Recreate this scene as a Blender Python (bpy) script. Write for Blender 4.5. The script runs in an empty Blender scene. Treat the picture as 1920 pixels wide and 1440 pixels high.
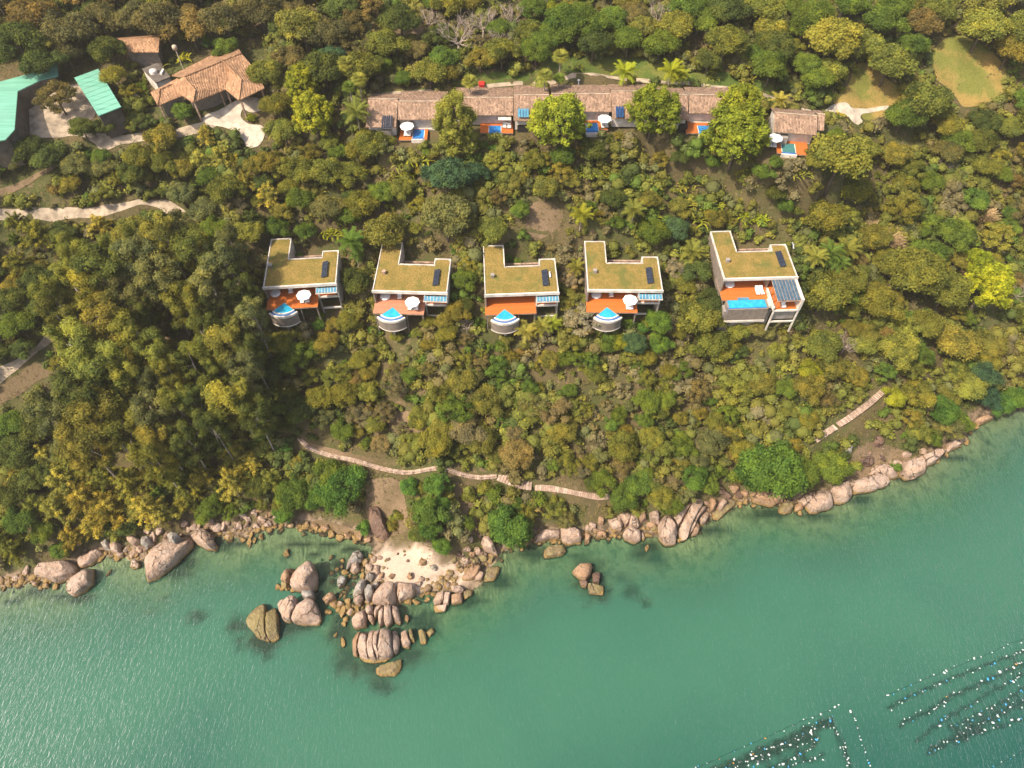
import bpy, bmesh, math, random
import numpy as np
from mathutils import Vector, Matrix
from mathutils.geometry import delaunay_2d_cdt, tessellate_polygon

# ------------------------------------------------------------------ camera, sky, sun, exposure
SC = bpy.context.scene
COL = SC.collection
H = 129.0                      # camera height above the sea
PITCH = math.radians(54.0)     # below the horizon
FPX = 1350.0                   # focal length in pixels of the 1920 px wide photograph
cam_d = bpy.data.cameras.new('camera')
cam_d.sensor_width = 36.0
cam_d.lens = 36.0 * FPX / 1920.0
cam_d.clip_start = 1.0
cam_d.clip_end = 8000.0
cam = bpy.data.objects.new('camera', cam_d)
COL.objects.link(cam)
cam.location = (0, 0, H)
cam.rotation_euler = (math.pi / 2 - PITCH, 0, 0)
SC.camera = cam

SUN_DIR = Vector((-0.62, -0.36, 1.0)).normalized()      # towards the sun
world = bpy.data.worlds.new('World')
SC.world = world
world.use_nodes = True
wn = world.node_tree.nodes
wl = world.node_tree.links
sky = wn.new('ShaderNodeTexSky')
sky.sky_type = 'NISHITA'
sky.sun_disc = False
sky.dust_density = 4.0        # hazy coastal air, a whiter sky
sky.ozone_density = 0.6
sky.sun_elevation = math.asin(SUN_DIR.z)
sky.sun_rotation = math.atan2(SUN_DIR.x, SUN_DIR.y)
bg = wn['Background']
bg.inputs['Strength'].default_value = 0.15
wl.new(sky.outputs[0], bg.inputs['Color'])
sun_d = bpy.data.lights.new('sun', 'SUN')
sun_d.energy = 4.2
sun_d.angle = math.radians(0.55)
sun_d.color = (1.0, 0.90, 0.73)
sun = bpy.data.objects.new('sun', sun_d)
COL.objects.link(sun)
sun.rotation_euler = (-SUN_DIR).to_track_quat('-Z', 'Y').to_euler()
sun.location = SUN_DIR * 300
SC.view_settings.view_transform = 'Standard'
SC.view_settings.look = 'None'
SC.view_settings.gamma = 1.0
SC.view_settings.use_curve_mapping = False
SC.view_settings.exposure = 0.60
SC.render.engine = 'CYCLES'
SC.cycles.max_bounces = 5
SC.cycles.diffuse_bounces = 3
SC.cycles.glossy_bounces = 2
SC.cycles.transmission_bounces = 3
SC.cycles.transparent_max_bounces = 6
SC.cycles.caustics_reflective = False
SC.cycles.caustics_refractive = False

rng = random.Random(7)
nrng = np.random.default_rng(11)

# ------------------------------------------------------------------ pixel of the photograph <-> place
CP, SP = math.cos(PITCH), math.sin(PITCH)
def ray(u, v):
    x = (u - 960.0) / FPX; y = (v - 720.0) / FPX
    return (x, CP - y * SP, -(SP + y * CP))
def W(u, v, z):
    d = ray(u, v)
    t = (z - H) / d[2]
    return (d[0] * t, d[1] * t, z)
def PX(p):
    x, y, z = p[0], p[1], p[2] - H
    dep = y * CP - z * SP
    up = y * SP + z * CP
    return (960 + FPX * x / dep, 720 - FPX * up / dep)
def PXn(X, Y, Z):
    z = Z - H
    dep = Y * CP - z * SP
    up = Y * SP + z * CP
    return 960 + FPX * X / dep, 720 - FPX * up / dep
def depth_of(p):
    return p[1] * CP - (p[2] - H) * SP

def inpoly(px, py, poly):
    px = np.asarray(px, float); py = np.asarray(py, float)
    r = np.zeros(px.shape, bool)
    n = len(poly)
    for i in range(n):
        x0, y0 = poly[i][0], poly[i][1]; x1, y1 = poly[(i + 1) % n][0], poly[(i + 1) % n][1]
        if y0 == y1: continue
        c = ((y0 > py) != (y1 > py)) & (px < (x1 - x0) * (py - y0) / (y1 - y0) + x0)
        r ^= c
    return r
def segdist(px, py, pts):
    best = np.full(np.asarray(px).shape, 1e9)
    for i in range(len(pts) - 1):
        ax, ay = pts[i][0], pts[i][1]; bx, by = pts[i + 1][0], pts[i + 1][1]
        dx, dy = bx - ax, by - ay
        L = dx * dx + dy * dy + 1e-12
        t = np.clip(((px - ax) * dx + (py - ay) * dy) / L, 0, 1)
        best = np.minimum(best, np.hypot(px - ax - t * dx, py - ay - t * dy))
    return best
def _hash(i, j, k, s):
    n = (i * 374761393 + j * 668265263 + k * 2147483647 + s * 974634757) & 0xFFFFFFFF
    n = ((n ^ (n >> 13)) * 1274126177) & 0xFFFFFFFF
    return ((n ^ (n >> 16)) & 0xFFFF) / 65535.0
def vnoise(x, y, z=0.0, s=0):
    x = np.asarray(x, float); y = np.asarray(y, float); z = np.asarray(z, float) + 0 * x
    i = np.floor(x).astype(np.int64); j = np.floor(y).astype(np.int64); k = np.floor(z).astype(np.int64)
    f = x - i; g = y - j; h = z - k
    f = f * f * (3 - 2 * f); g = g * g * (3 - 2 * g); h = h * h * (3 - 2 * h)
    r = 0
    for a in (0, 1):
        for b in (0, 1):
            for c in (0, 1):
                w = (f if a else 1 - f) * (g if b else 1 - g) * (h if c else 1 - h)
                r = r + w * _hash(i + a, j + b, k + c, s)
    return r * 2 - 1
def fbm(x, y, z=0.0, s=0, o=3):
    r = 0; a = 1.0; f = 1.0
    for q in range(o):
        r = r + a * vnoise(np.asarray(x) * f, np.asarray(y) * f, np.asarray(z) * f, s + q); a *= .5; f *= 2.03
    return r

# ------------------------------------------------------------------ terrain heights
SHORE_PX = [(-500, 1200), (-250, 1150), (-120, 1125), (0, 1105), (40, 1098), (100, 1090), (135, 1083), (165, 1060), (200, 1043), (235, 1048),
            (265, 1056), (300, 1050), (345, 1030), (365, 1012), (400, 1008), (430, 1010), (470, 1012), (505, 1000), (540, 992),
            (580, 997), (620, 1004), (660, 1012), (700, 1022), (702, 1045), (688, 1068), (682, 1095), (690, 1128), (738, 1134), (775, 1122),
            (800, 1122), (820, 1116), (850, 1098), (872, 1088), (905, 1076), (932, 1056), (938, 1038), (965, 1026), (1000, 1018), (1050, 1012),
            (1090, 1016), (1140, 1004), (1200, 1006), (1250, 1008), (1290, 1003), (1320, 984), (1350, 966), (1390, 942), (1420, 944),
            (1470, 950), (1510, 952), (1550, 945), (1600, 922), (1660, 902), (1720, 888), (1760, 860), (1810, 826), (1830, 796),
            (1870, 780), (1920, 768), (2050, 735), (2300, 690), (2700, 660)]
SHORE = [W(u, v, 0)[:2] for u, v in SHORE_PX]
SHORE = [(-2500, SHORE[0][1] - 300), (-600, SHORE[0][1] - 60)] + SHORE + [(600, SHORE[-1][1] + 40), (2500, SHORE[-1][1] + 300)]
LAND = SHORE + [(2500, 4000), (-2500, 4000)]
FD = np.array([0, 1.5, 4, 8, 20, 37, 51, 66, 74, 84, 110, 160, 300, 1500, 4000.])
FZ = np.array([0, .35, 1.6, 4.6, 11.4, 20.8, 28.6, 37.0, 40.6, 42.8, 47, 58, 76, 92, 104.])
ZF = 25.7     # floor of the lower villas
ZT = 41.0     # terrace of the upper bungalows
# local flattenings: (u, v, z at which the pixel is read, radius x, radius y, target height, strength)
BUMPS = [(752, 1066, .6, 7, 6, .75, .95), (845, 1085, .4, 7, 4, .35, .95), (715, 1110, .4, 4, 4, .3, .9),
         (600, 1040, 0, 9, 5, -.45, .9), (640, 1075, 0, 5, 5, -.3, .9), (1150, 1045, 0, 12, 4, -1.0, .8), (820, 1135, 0, 6, 3, -.9, .7), (540, 1010, 0, 9, 3, -.3, .8)]
# dark weedy rocks under water: (u, v, rx m, ry m, top z)
SUNK = [(312, 1122, 1.4, .9, -1.05), (375, 1160, 2.6, 1.7, -1.15), (285, 1150, 1.2, .5, -1.5), (1185, 1110, 2.6, 2.4, -1.25), (1210, 1135, 1.4, 1.8, -1.4), (1165, 1085, 2, .9, -1.3),
        (490, 1200, 5.6, 4.2, -.55), (445, 1175, 3.0, 2.6, -.9), (560, 1175, 5.2, 2.0, -.7), (640, 1180, 3.2, 4.6, -.5), (700, 1250, 6.0, 3.2, -.55), (720, 1290, 3.5, 2.2, -1.0), (770, 1230, 3.8, 2.6, -.8),
        (790, 1170, 4.2, 3.4, -.6), (650, 1240, 2.8, 3.2, -.9), (600, 1130, 2.0, 6.0, -.5), (330, 1075, 4.5, 1.6, -.6), (350, 1055, 3.5, 1.4, -.5), (410, 1025, 3.6, 1.2, -.5), (440, 1020, 3, 1, -.4),
        (1105, 1085, 4.4, 4.6, -.45), (1125, 1110, 2.4, 3.0, -.7), (870, 1130, 5, 1.6, -.6), (935, 1090, 3.6, 2.4, -.6), (1000, 1040, 4.5, 1.4, -.5), (1080, 1045, 3, 1.0, -.9),
        (1215, 1025, 3.8, 1.6, -.4), (1230, 1050, 3.2, 2.2, -1.1), (1200, 1040, 2.4, 1.4, -.6), (1340, 995, 3.8, 1.2, -.6), (1440, 965, 5, 1.3, -.5), (1530, 968, 4, 1.1, -.6), (1615, 938, 3.4, 1.0, -.9), (1700, 902, 3.5, .9, -.7),
        (1790, 860, 4, .9, -.7), (1850, 830, 1.1, .8, -1.2), (1878, 873, 1.2, .8, -1.4), (150, 1122, 3.6, 1.2, -.5), (60, 1112, 3, 1, -.4), (20, 1128, 2, .7, -.5), (110, 1118, 2.5, .9, -.5),
        (560, 1020, 3, .8, -.25), (620, 1020, 3, .8, -.2), (660, 1030, 2.6, 1.2, -.2), (640, 1060, 2.6, 1.4, -.2), (625, 1090, 1.8, 1.6, -.3), (590, 1040, 1.6, .6, -.25), (540, 1040, 1.6, 1.0, -.4)]

def rect_w(X, Y, fr, x0, x1, y0, y1, fall):
    ox, oy, ang = fr
    c, s = math.cos(ang), math.sin(ang)
    lx = (X - ox) * c + (Y - oy) * s
    ly = -(X - ox) * s + (Y - oy) * c
    dx = np.maximum(np.maximum(x0 - lx, lx - x1), 0)
    dy = np.maximum(np.maximum(y0 - ly, ly - y1), 0)
    return np.clip(1 - np.hypot(dx, dy) / fall, 0, 1)

class Frame:
    """local frame: origin on the ground plan, x along the front, y to the back"""
    def __init__(s, o, ang, z):
        s.o = o; s.ang = ang; s.z = z; s.c = math.cos(ang); s.s = math.sin(ang)
    def w(s, x, y, z=0.0):
        return (s.o[0] + x * s.c - y * s.s, s.o[1] + x * s.s + y * s.c, s.z + z)
    def l(s, p):
        dx, dy = p[0] - s.o[0], p[1] - s.o[1]
        return (dx * s.c + dy * s.s, -dx * s.s + dy * s.c)
    def px(s, u, v, z=0.0):
        return s.l(W(u, v, s.z + z))
def frame_px(a, b, z, zf):
    A = W(a[0], a[1], z); B = W(b[0], b[1], z)
    f = Frame(A[:2], math.atan2(B[1] - A[1], B[0] - A[0]), zf)
    return f, math.hypot(B[0] - A[0], B[1] - A[1])
ZR = ZF + 3.5
VPX = [((493, 539), (630, 531)), ((698, 545), (838, 549)), ((909, 553), (1048, 548)), ((1102, 543.5), (1243, 544.6)), ((1358, 523), (1496, 519))]
VF = [frame_px(a, b, ZR, ZF) for a, b in VPX]
# upper bungalows: origin at the front left corner of the deck
BPX = [(748, 263, 0.0), (903, 250, 0.0), (1103, 243, 0.0), (1288, 249, -.03), (1459, 289, -.14)]
BF = [Frame(W(u, v, ZT)[:2], a, ZT) for u, v, a in BPX]

def terrain(X, Y):
    land = inpoly(X, Y, LAND)
    d = segdist(X, Y, SHORE)
    zl = np.interp(d, FD, FZ) + np.clip(d / 10, 0, 1) * (1.1 * fbm(X / 13, Y / 13, 0, 3) + .35 * fbm(X / 3.5, Y / 3.5, 0, 9, 2))
    zl = np.maximum(zl, .08 + .0 * d)
    zw = -np.minimum(.10 * d + .012 * d * d, 7.5) - .1 + .18 * np.clip(d / 6, 0, 1) * fbm(X / 4, Y / 4, 0, 5, 2)
    z = np.where(land, zl, zw)
    for u, v, zr, rx, ry, zt, st in BUMPS:
        c = W(u, v, zr)
        q = np.hypot((X - c[0]) / rx, (Y - c[1]) / ry)
        w = st * np.clip(1.6 - 1.3 * q, 0, 1)
        w = w * w * (3 - 2 * w)
        z = z * (1 - w) + w * zt
    alg = np.zeros_like(z)
    for i, (u, v, rx, ry, zt) in enumerate(SUNK):
        zt = zt * .62
        c = W(u, v, zt)
        q = np.hypot((X - c[0]) / rx, (Y - c[1]) / ry) + .28 * fbm(X / 1.3, Y / 1.3, 0, 20 + i, 2)
        w = np.clip((1.25 - q) / .9, 0, 1); w = w * w * (3 - 2 * w)
        w = w * (z < -.03)
        z = z + w * np.maximum(zt - z, 0)
        alg = np.maximum(alg, w)
    # cut the villas and bungalows into the slope
    for i, (f, wd) in enumerate(VF):
        fr = (f.o[0], f.o[1], f.ang)
        w = rect_w(X, Y, fr, -.4, wd + 1.0, 2.0, 13.6, 2.2)
        z = np.where(w > 0, np.minimum(z, z * (1 - w) + w * (ZF - .25)), z)
        w = rect_w(X, Y, fr, -.6, wd + .6, -6.5 if i == 4 else -4.2, 2.0, 2.5)
        z = np.where(w > 0, np.minimum(z, z * (1 - w) + w * (ZF - (4.6 if i == 4 else 3.4))), z)
    for f in BF:
        fr = (f.o[0], f.o[1], f.ang)
        w = rect_w(X, Y, fr, -9.0, 14.0, 2.6, 13.0, 3.0)
        z = z * (1 - w) + w * (ZT - .3)
        w = rect_w(X, Y, fr, -3, 9, -1.6, 2.6, 2.5)
        z = z * (1 - w) + w * (ZT - .75)
    return z, alg, d, land

GX = np.concatenate([[-2400, -1500, -900, -500, -330, -240], np.arange(-190, 190.1, 1.0), [240, 330, 500, 900, 1500, 2400]])
GY = np.concatenate([[-1500, -900, -500, -280, -160], np.arange(-90, 250.1, 1.0), [270, 320, 420, 650, 1000, 1700, 2600]])
MX, MY = np.meshgrid(GX, GY)
TZ, TALG, TD, TLAND = terrain(MX, MY)

def gz(x, y):
    i = np.clip(np.searchsorted(GX, x) - 1, 0, len(GX) - 2); j = np.clip(np.searchsorted(GY, y) - 1, 0, len(GY) - 2)
    fx = (x - GX[i]) / (GX[i + 1] - GX[i]); fy = (y - GY[j]) / (GY[j + 1] - GY[j])
    return (TZ[j, i] * (1 - fx) + TZ[j, i + 1] * fx) * (1 - fy) + (TZ[j + 1, i] * (1 - fx) + TZ[j + 1, i + 1] * fx) * fy
TS = np.arange(60, 330, .6)
def G(u, v, h=0.0):
    """point seen at this pixel on the ground raised by h"""
    d = ray(u, v)
    x = d[0] * TS; y = d[1] * TS; z = H + d[2] * TS
    k = np.nonzero(z <= gz(x, y) + h)[0]
    if len(k) == 0: k = [len(TS) - 1]
    a = TS[max(k[0] - 1, 0)]; b = TS[k[0]]
    for _ in range(12):
        m = (a + b) / 2
        if H + d[2] * m <= float(gz(d[0] * m, d[1] * m)) + h: b = m
        else: a = m
    return (d[0] * b, d[1] * b, H + d[2] * b)

# ------------------------------------------------------------------ object helpers
def tag(o, label=None, cat=None, group=None, kind=None):
    if label: o['label'] = label
    if cat: o['category'] = cat
    if group: o['group'] = group
    if kind: o['kind'] = kind
    return o
def empty(name, loc=(0, 0, 0), rz=0.0, label=None, cat=None, group=None):
    o = bpy.data.objects.new(name, None); COL.objects.link(o)
    o.empty_display_size = .3
    o.location = loc; o.rotation_euler = (0, 0, rz)
    return tag(o, label, cat, group)
def link(name, me, parent=None, loc=None, rot=None, scale=None):
    o = bpy.data.objects.new(name, me); COL.objects.link(o)
    if parent: o.parent = parent
    if loc is not None: o.location = loc
    if rot is not None: o.rotation_euler = rot
    if scale is not None: o.scale = scale
    return o
def copy_tree(o, parent=None):
    c = o.copy(); COL.objects.link(c)
    if parent: c.parent = parent
    for ch in list(o.children): copy_tree(ch, c)
    return c
class MB:
    def __init__(s): s.v = []; s.f = []; s.m = []
    def add(s, vs, fs, mi=0):
        n = len(s.v); s.v += [tuple(p) for p in vs]; s.f += [tuple(i + n for i in f) for f in fs]; s.m += [mi] * len(fs); return s
    def box(s, x0, x1, y0, y1, z0, z1, mi=0):
        return s.add([(x0, y0, z0), (x1, y0, z0), (x1, y1, z0), (x0, y1, z0), (x0, y0, z1), (x1, y0, z1), (x1, y1, z1), (x0, y1, z1)],
                     [(3, 2, 1, 0), (4, 5, 6, 7), (0, 1, 5, 4), (1, 2, 6, 5), (2, 3, 7, 6), (3, 0, 4, 7)], mi)
    def prism(s, poly, z0, z1, mi=0):
        n = len(poly)
        z0 = z0 if hasattr(z0, '__len__') else [z0] * n; z1 = z1 if hasattr(z1, '__len__') else [z1] * n
        a = sum(poly[i][0] * poly[(i + 1) % n][1] - poly[(i + 1) % n][0] * poly[i][1] for i in range(n))
        if a < 0: poly = poly[::-1]; z0 = z0[::-1]; z1 = z1[::-1]
        vs = [(p[0], p[1], z) for p, z in zip(poly, z0)] + [(p[0], p[1], z) for p, z in zip(poly, z1)]
        tr = tessellate_polygon([[Vector((p[0], p[1], 0)) for p in poly]])
        fs = []
        for t in tr:
            A, B, C = (poly[i] for i in t)
            ccw = (B[0] - A[0]) * (C[1] - A[1]) - (B[1] - A[1]) * (C[0] - A[0]) > 0
            t = tuple(t) if ccw else tuple(t)[::-1]
            fs.append(tuple(i + n for i in t)); fs.append(t[::-1])
        fs += [(i, (i + 1) % n, n + (i + 1) % n, n + i) for i in range(n)]
        return s.add(vs, fs, mi)
    def bar(s, p, q, w, h=None, mi=0):
        h = h or w
        p = Vector(p); q = Vector(q); d = (q - p).normalized()
        a = d.cross(Vector((0, 0, 1)))
        a = Vector((1, 0, 0)) if a.length < 1e-4 else a.normalized()
        b = a.cross(d)
        vs = []
        for c in (p, q):
            for e, g in ((-1, -1), (1, -1), (1, 1), (-1, 1)): vs.append(c + a * e * w / 2 + b * g * h / 2)
        return s.add(vs, [(0, 1, 2, 3), (7, 6, 5, 4), (0, 4, 5, 1), (1, 5, 6, 2), (2, 6, 7, 3), (3, 7, 4, 0)], mi)
    def tube(s, pts, rad, n=6, mi=0):
        pts = [Vector(p) for p in pts]; m = len(pts)
        vs = []
        for i, p in enumerate(pts):
            d = (pts[min(i + 1, m - 1)] - pts[max(i - 1, 0)]).normalized()
            a = d.cross(Vector((.31, .2, 1)));
            a = Vector((1, 0, 0)) if a.length < 1e-4 else a.normalized()
            b = d.cross(a)
            r = rad[i] if hasattr(rad, '__len__') else rad
            for k in range(n):
                t = 2 * math.pi * k / n
                vs.append(p + (a * math.cos(t) + b * math.sin(t)) * r)
        fs = [(i * n + k, i * n + (k + 1) % n, (i + 1) * n + (k + 1) % n, (i + 1) * n + k) for i in range(m - 1) for k in range(n)]
        fs += [tuple(range(n))[::-1], tuple((m - 1) * n + k for k in range(n))]
        return s.add(vs, fs, mi)
    def disc(s, c, r, z, n=16, mi=0, rim=.04):
        return s.prism([(c[0] + r * math.cos(2 * math.pi * k / n), c[1] + r * math.sin(2 * math.pi * k / n)) for k in range(n)], z - rim, z, mi)
    def lathe(s, prof, n=16, c=(0, 0), mi=0, arc=None):
        vs = []; m = len(prof)
        for r, z in prof:
            for k in range(n): vs.append((c[0] + r * math.cos(2 * math.pi * k / n), c[1] + r * math.sin(2 * math.pi * k / n), z))
        fs = [(i * n + k, i * n + (k + 1) % n, (i + 1) * n + (k + 1) % n, (i + 1) * n + k) for i in range(m - 1) for k in range(n)]
        return s.add(vs, fs, mi)
    def mesh(s, name, mat, smooth=False):
        me = bpy.data.meshes.new(name)
        me.from_pydata(s.v, [], s.f)
        for m in (mat if isinstance(mat, (list, tuple)) else [mat]): me.materials.append(m)
        if any(s.m): me.polygons.foreach_set('material_index', s.m)
        if smooth: me.polygons.foreach_set('use_smooth', [True] * len(s.f))
        me.update()
        return me
    def build(s, name, mat, parent=None, smooth=False, **k):
        return link(name, s.mesh(name, mat, smooth), parent, **k)
def np_mesh(name, V, F, mat, attrs=None, smooth=False):
    """V (n,3), F (m,4) or (m,3)"""
    me = bpy.data.meshes.new(name)
    k = F.shape[1]
    me.vertices.add(len(V)); me.vertices.foreach_set('co', np.ascontiguousarray(V, np.float32).ravel())
    me.loops.add(F.size); me.loops.foreach_set('vertex_index', np.ascontiguousarray(F, np.int32).ravel())
    me.polygons.add(len(F)); me.polygons.foreach_set('loop_start', np.arange(0, F.size, k, dtype=np.int32))
    if smooth: me.polygons.foreach_set('use_smooth', np.ones(len(F), bool))
    for nm, a in (attrs or {}).items():
        at = me.attributes.new(nm, 'FLOAT', 'POINT'); at.data.foreach_set('value', np.ascontiguousarray(a, np.float32))
    me.update(calc_edges=True)
    me.materials.append(mat)
    return me

# ------------------------------------------------------------------ materials
class NT:
    def __init__(s, name):
        s.mat = bpy.data.materials.new(name); s.mat.use_nodes = True
        s.t = s.mat.node_tree; s.t.nodes.clear()
        s.out = s.t.nodes.new('ShaderNodeOutputMaterial')
    def n(s, typ, **kw):
        nd = s.t.nodes.new('ShaderNode' + typ)
        for k, v in kw.items():
            if k in nd.inputs.keys() if hasattr(nd.inputs, 'keys') else False: pass
            setattr(nd, k, v)
        return nd
    def set(s, nd, i, val):
        if hasattr(val, 'is_output') or isinstance(val, bpy.types.NodeSocket): s.t.links.new(val, nd.inputs[i])
        else:
            if nd.inputs[i].type == 'RGBA' and len(val) == 3: val = (*val, 1)
            nd.inputs[i].default_value = val
    def pos(s): return s.n('NewGeometry').outputs['Position']
    def obj(s): return s.n('TexCoord').outputs['Object']
    def noise(s, vec, scale, det=3, rough=.55, dist=0.0):
        nd = s.n('TexNoise'); s.t.links.new(vec, nd.inputs['Vector'])
        nd.inputs['Scale'].default_value = scale; nd.inputs['Detail'].default_value = det; nd.inputs['Roughness'].default_value = rough
        nd.inputs['Distortion'].default_value = dist
        return nd.outputs['Fac']
    def math(s, op, a, b=0.0, c=0.0, clamp=False):
        nd = s.n('Math'); nd.operation = op; nd.use_clamp = clamp
        s.set(nd, 0, a); s.set(nd, 1, b)
        if len(nd.inputs) > 2: s.set(nd, 2, c)
        return nd.outputs[0]
    def ramp(s, f, stops, interp='LINEAR'):
        nd = s.n('ValToRGB'); s.t.links.new(f, nd.inputs[0]); cr = nd.color_ramp; cr.interpolation = interp
        while len(cr.elements) < len(stops): cr.elements.new(.5)
        for e, (p, c) in zip(cr.elements, stops):
            e.position = p; e.color = (*c, 1) if len(c) == 3 else c
        return nd.outputs[0]
    def step(s, f, a, b):
        nd = s.n('MapRange'); nd.interpolation_type = 'SMOOTHSTEP'
        s.set(nd, 0, f); nd.inputs[1].default_value = a; nd.inputs[2].default_value = b
        return nd.outputs[0]
    def mix(s, f, a, b, mode='MIX'):
        nd = s.n('Mix'); nd.data_type = 'RGBA'; nd.blend_type = mode
        s.set(nd, 0, f); s.set(nd, 6, a); s.set(nd, 7, b)
        return nd.outputs[2]
    def sep(s, vec):
        nd = s.n('SeparateXYZ'); s.t.links.new(vec, nd.inputs[0]); return nd.outputs
    def mapping(s, vec, scale=(1, 1, 1), rot=(0, 0, 0)):
        nd = s.n('Mapping'); s.t.links.new(vec, nd.inputs[0]); nd.inputs['Scale'].default_value = scale; nd.inputs['Rotation'].default_value = rot
        return nd.outputs[0]
    def bump(s, h, strength=.5, dist=.1):
        nd = s.n('Bump'); s.t.links.new(h, nd.inputs['Height']); nd.inputs['Strength'].default_value = strength; nd.inputs['Distance'].default_value = dist
        return nd.outputs[0]
    def pbsdf(s, color, rough=.7, normal=None, metal=0.0, spec=.3):
        nd = s.n('BsdfPrincipled'); s.set(nd, 'Base Color', color); s.set(nd, 'Roughness', rough)
        nd.inputs['Metallic'].default_value = metal; nd.inputs['Specular IOR Level'].default_value = spec
        if normal is not None: s.t.links.new(normal, nd.inputs['Normal'])
        return nd.outputs[0]
    def done(s, sh):
        s.t.links.new(sh, s.out.inputs[0]); return s.mat
def M_plain(name, c, rough=.7, var=.18, scale=1.5, bump=0.0, metal=0.0, spec=.3, c2=None):
    t = NT(name); p = t.pos()
    f = t.noise(p, scale, 4, .6)
    c2 = c2 or tuple(x * (1 - 2 * var) for x in c)
    col = t.mix(t.step(f, .35, .68), tuple(min(x * (1 + var * .5), 1) for x in c), c2)
    nrm = t.bump(t.noise(p, scale * 6, 3), bump, .05) if bump else None
    return t.done(t.pbsdf(col, rough, nrm, metal, spec))

def M_leaf(name, gain=1.12, transl=.36):
    t = NT(name)
    oi = t.n('ObjectInfo'); at = t.n('Attribute'); at.attribute_name = 'tone'
    tone = at.outputs['Fac']
    col = t.mix(1.0, oi.outputs['Color'], t.ramp(tone, [(0, (.30 * gain, .36 * gain, .42 * gain)), (.5, (gain, gain, gain)), (1, (1.72 * gain, 1.55 * gain, 1.1 * gain))]), 'MULTIPLY')
    n = t.noise(t.pos(), .35, 2)
    col = t.mix(t.step(n, .35, .7), col, t.mix(1.0, col, (1.10, 1.0, .85), 'MULTIPLY'))
    d = t.n('BsdfDiffuse'); t.t.links.new(col, d.inputs[0])
    tr = t.n('BsdfTranslucent'); t.t.links.new(t.mix(1.0, col, (1.2, 1.25, .5), 'MULTIPLY'), tr.inputs[0])
    ms = t.n('MixShader'); ms.inputs[0].default_value = transl
    t.t.links.new(d.outputs[0], ms.inputs[1]); t.t.links.new(tr.outputs[0], ms.inputs[2])
    return t.done(ms.outputs[0])
LEAF = M_leaf('leaf')
BARK = M_plain('bark', (.16, .12, .085), .9, .3, 3)
BARK_PALE = M_plain('pale_bark', (.34, .28, .22), .9, .25, 2)
TWIG = M_plain('dead_wood', (.40, .31, .25), .9, .25, 1.5)
STRAW = M_plain('dry_straw', (.42, .28, .13), .9, .3, 2.5)

def M_ground():
    t = NT('hillside_soil'); p = t.pos()
    a = t.noise(p, .09, 5, .6); b = t.noise(p, .8, 4, .6); c = t.noise(p, 4, 3)
    col = t.mix(t.step(a, .42, .6), (.095, .074, .036), (.066, .070, .024))
    col = t.mix(t.step(b, .54, .72), col, (.15, .105, .062))
    col = t.mix(t.step(c, .4, .75), col, t.mix(1.0, col, (1.5, 1.4, 1.3), 'MULTIPLY'))
    at = t.n('Attribute'); at.attribute_name = 'algae'
    sx = t.sep(p)
    z = t.math('ADD', sx[2], t.math('MULTIPLY', t.math('SUBTRACT', b, .5), .8))
    sand = t.mix(t.step(c, .35, .7), (.52, .40, .31), (.43, .32, .235))
    wet = t.mix(t.step(b, .40, .58), (.24, .17, .115), (.085, .062, .040))
    bed = t.mix(t.step(t.noise(p, .5, 4, .65), .45, .62), (.36, .34, .18), (.20, .20, .10))
    shore = t.mix(t.step(z, .12, .5), wet, sand)
    ab = t.n('Attribute'); ab.attribute_name = 'beach'
    low = t.mix(t.step(z, -.25, .1), bed, t.mix(ab.outputs['Fac'], wet, shore))
    inland = t.math('MULTIPLY', t.step(z, .5, 1.3), t.math('SUBTRACT', 1.0, ab.outputs['Fac']), clamp=True)
    col = t.mix(inland, low, col)
    col = t.mix(at.outputs['Fac'], col, t.mix(t.step(c, .4, .65), (.012, .014, .012), (.05, .045, .02)))
    n = t.bump(b, .6, .3)
    return t.done(t.pbsdf(col, .95, n, 0, .1))
GROUND = M_ground()

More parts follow.
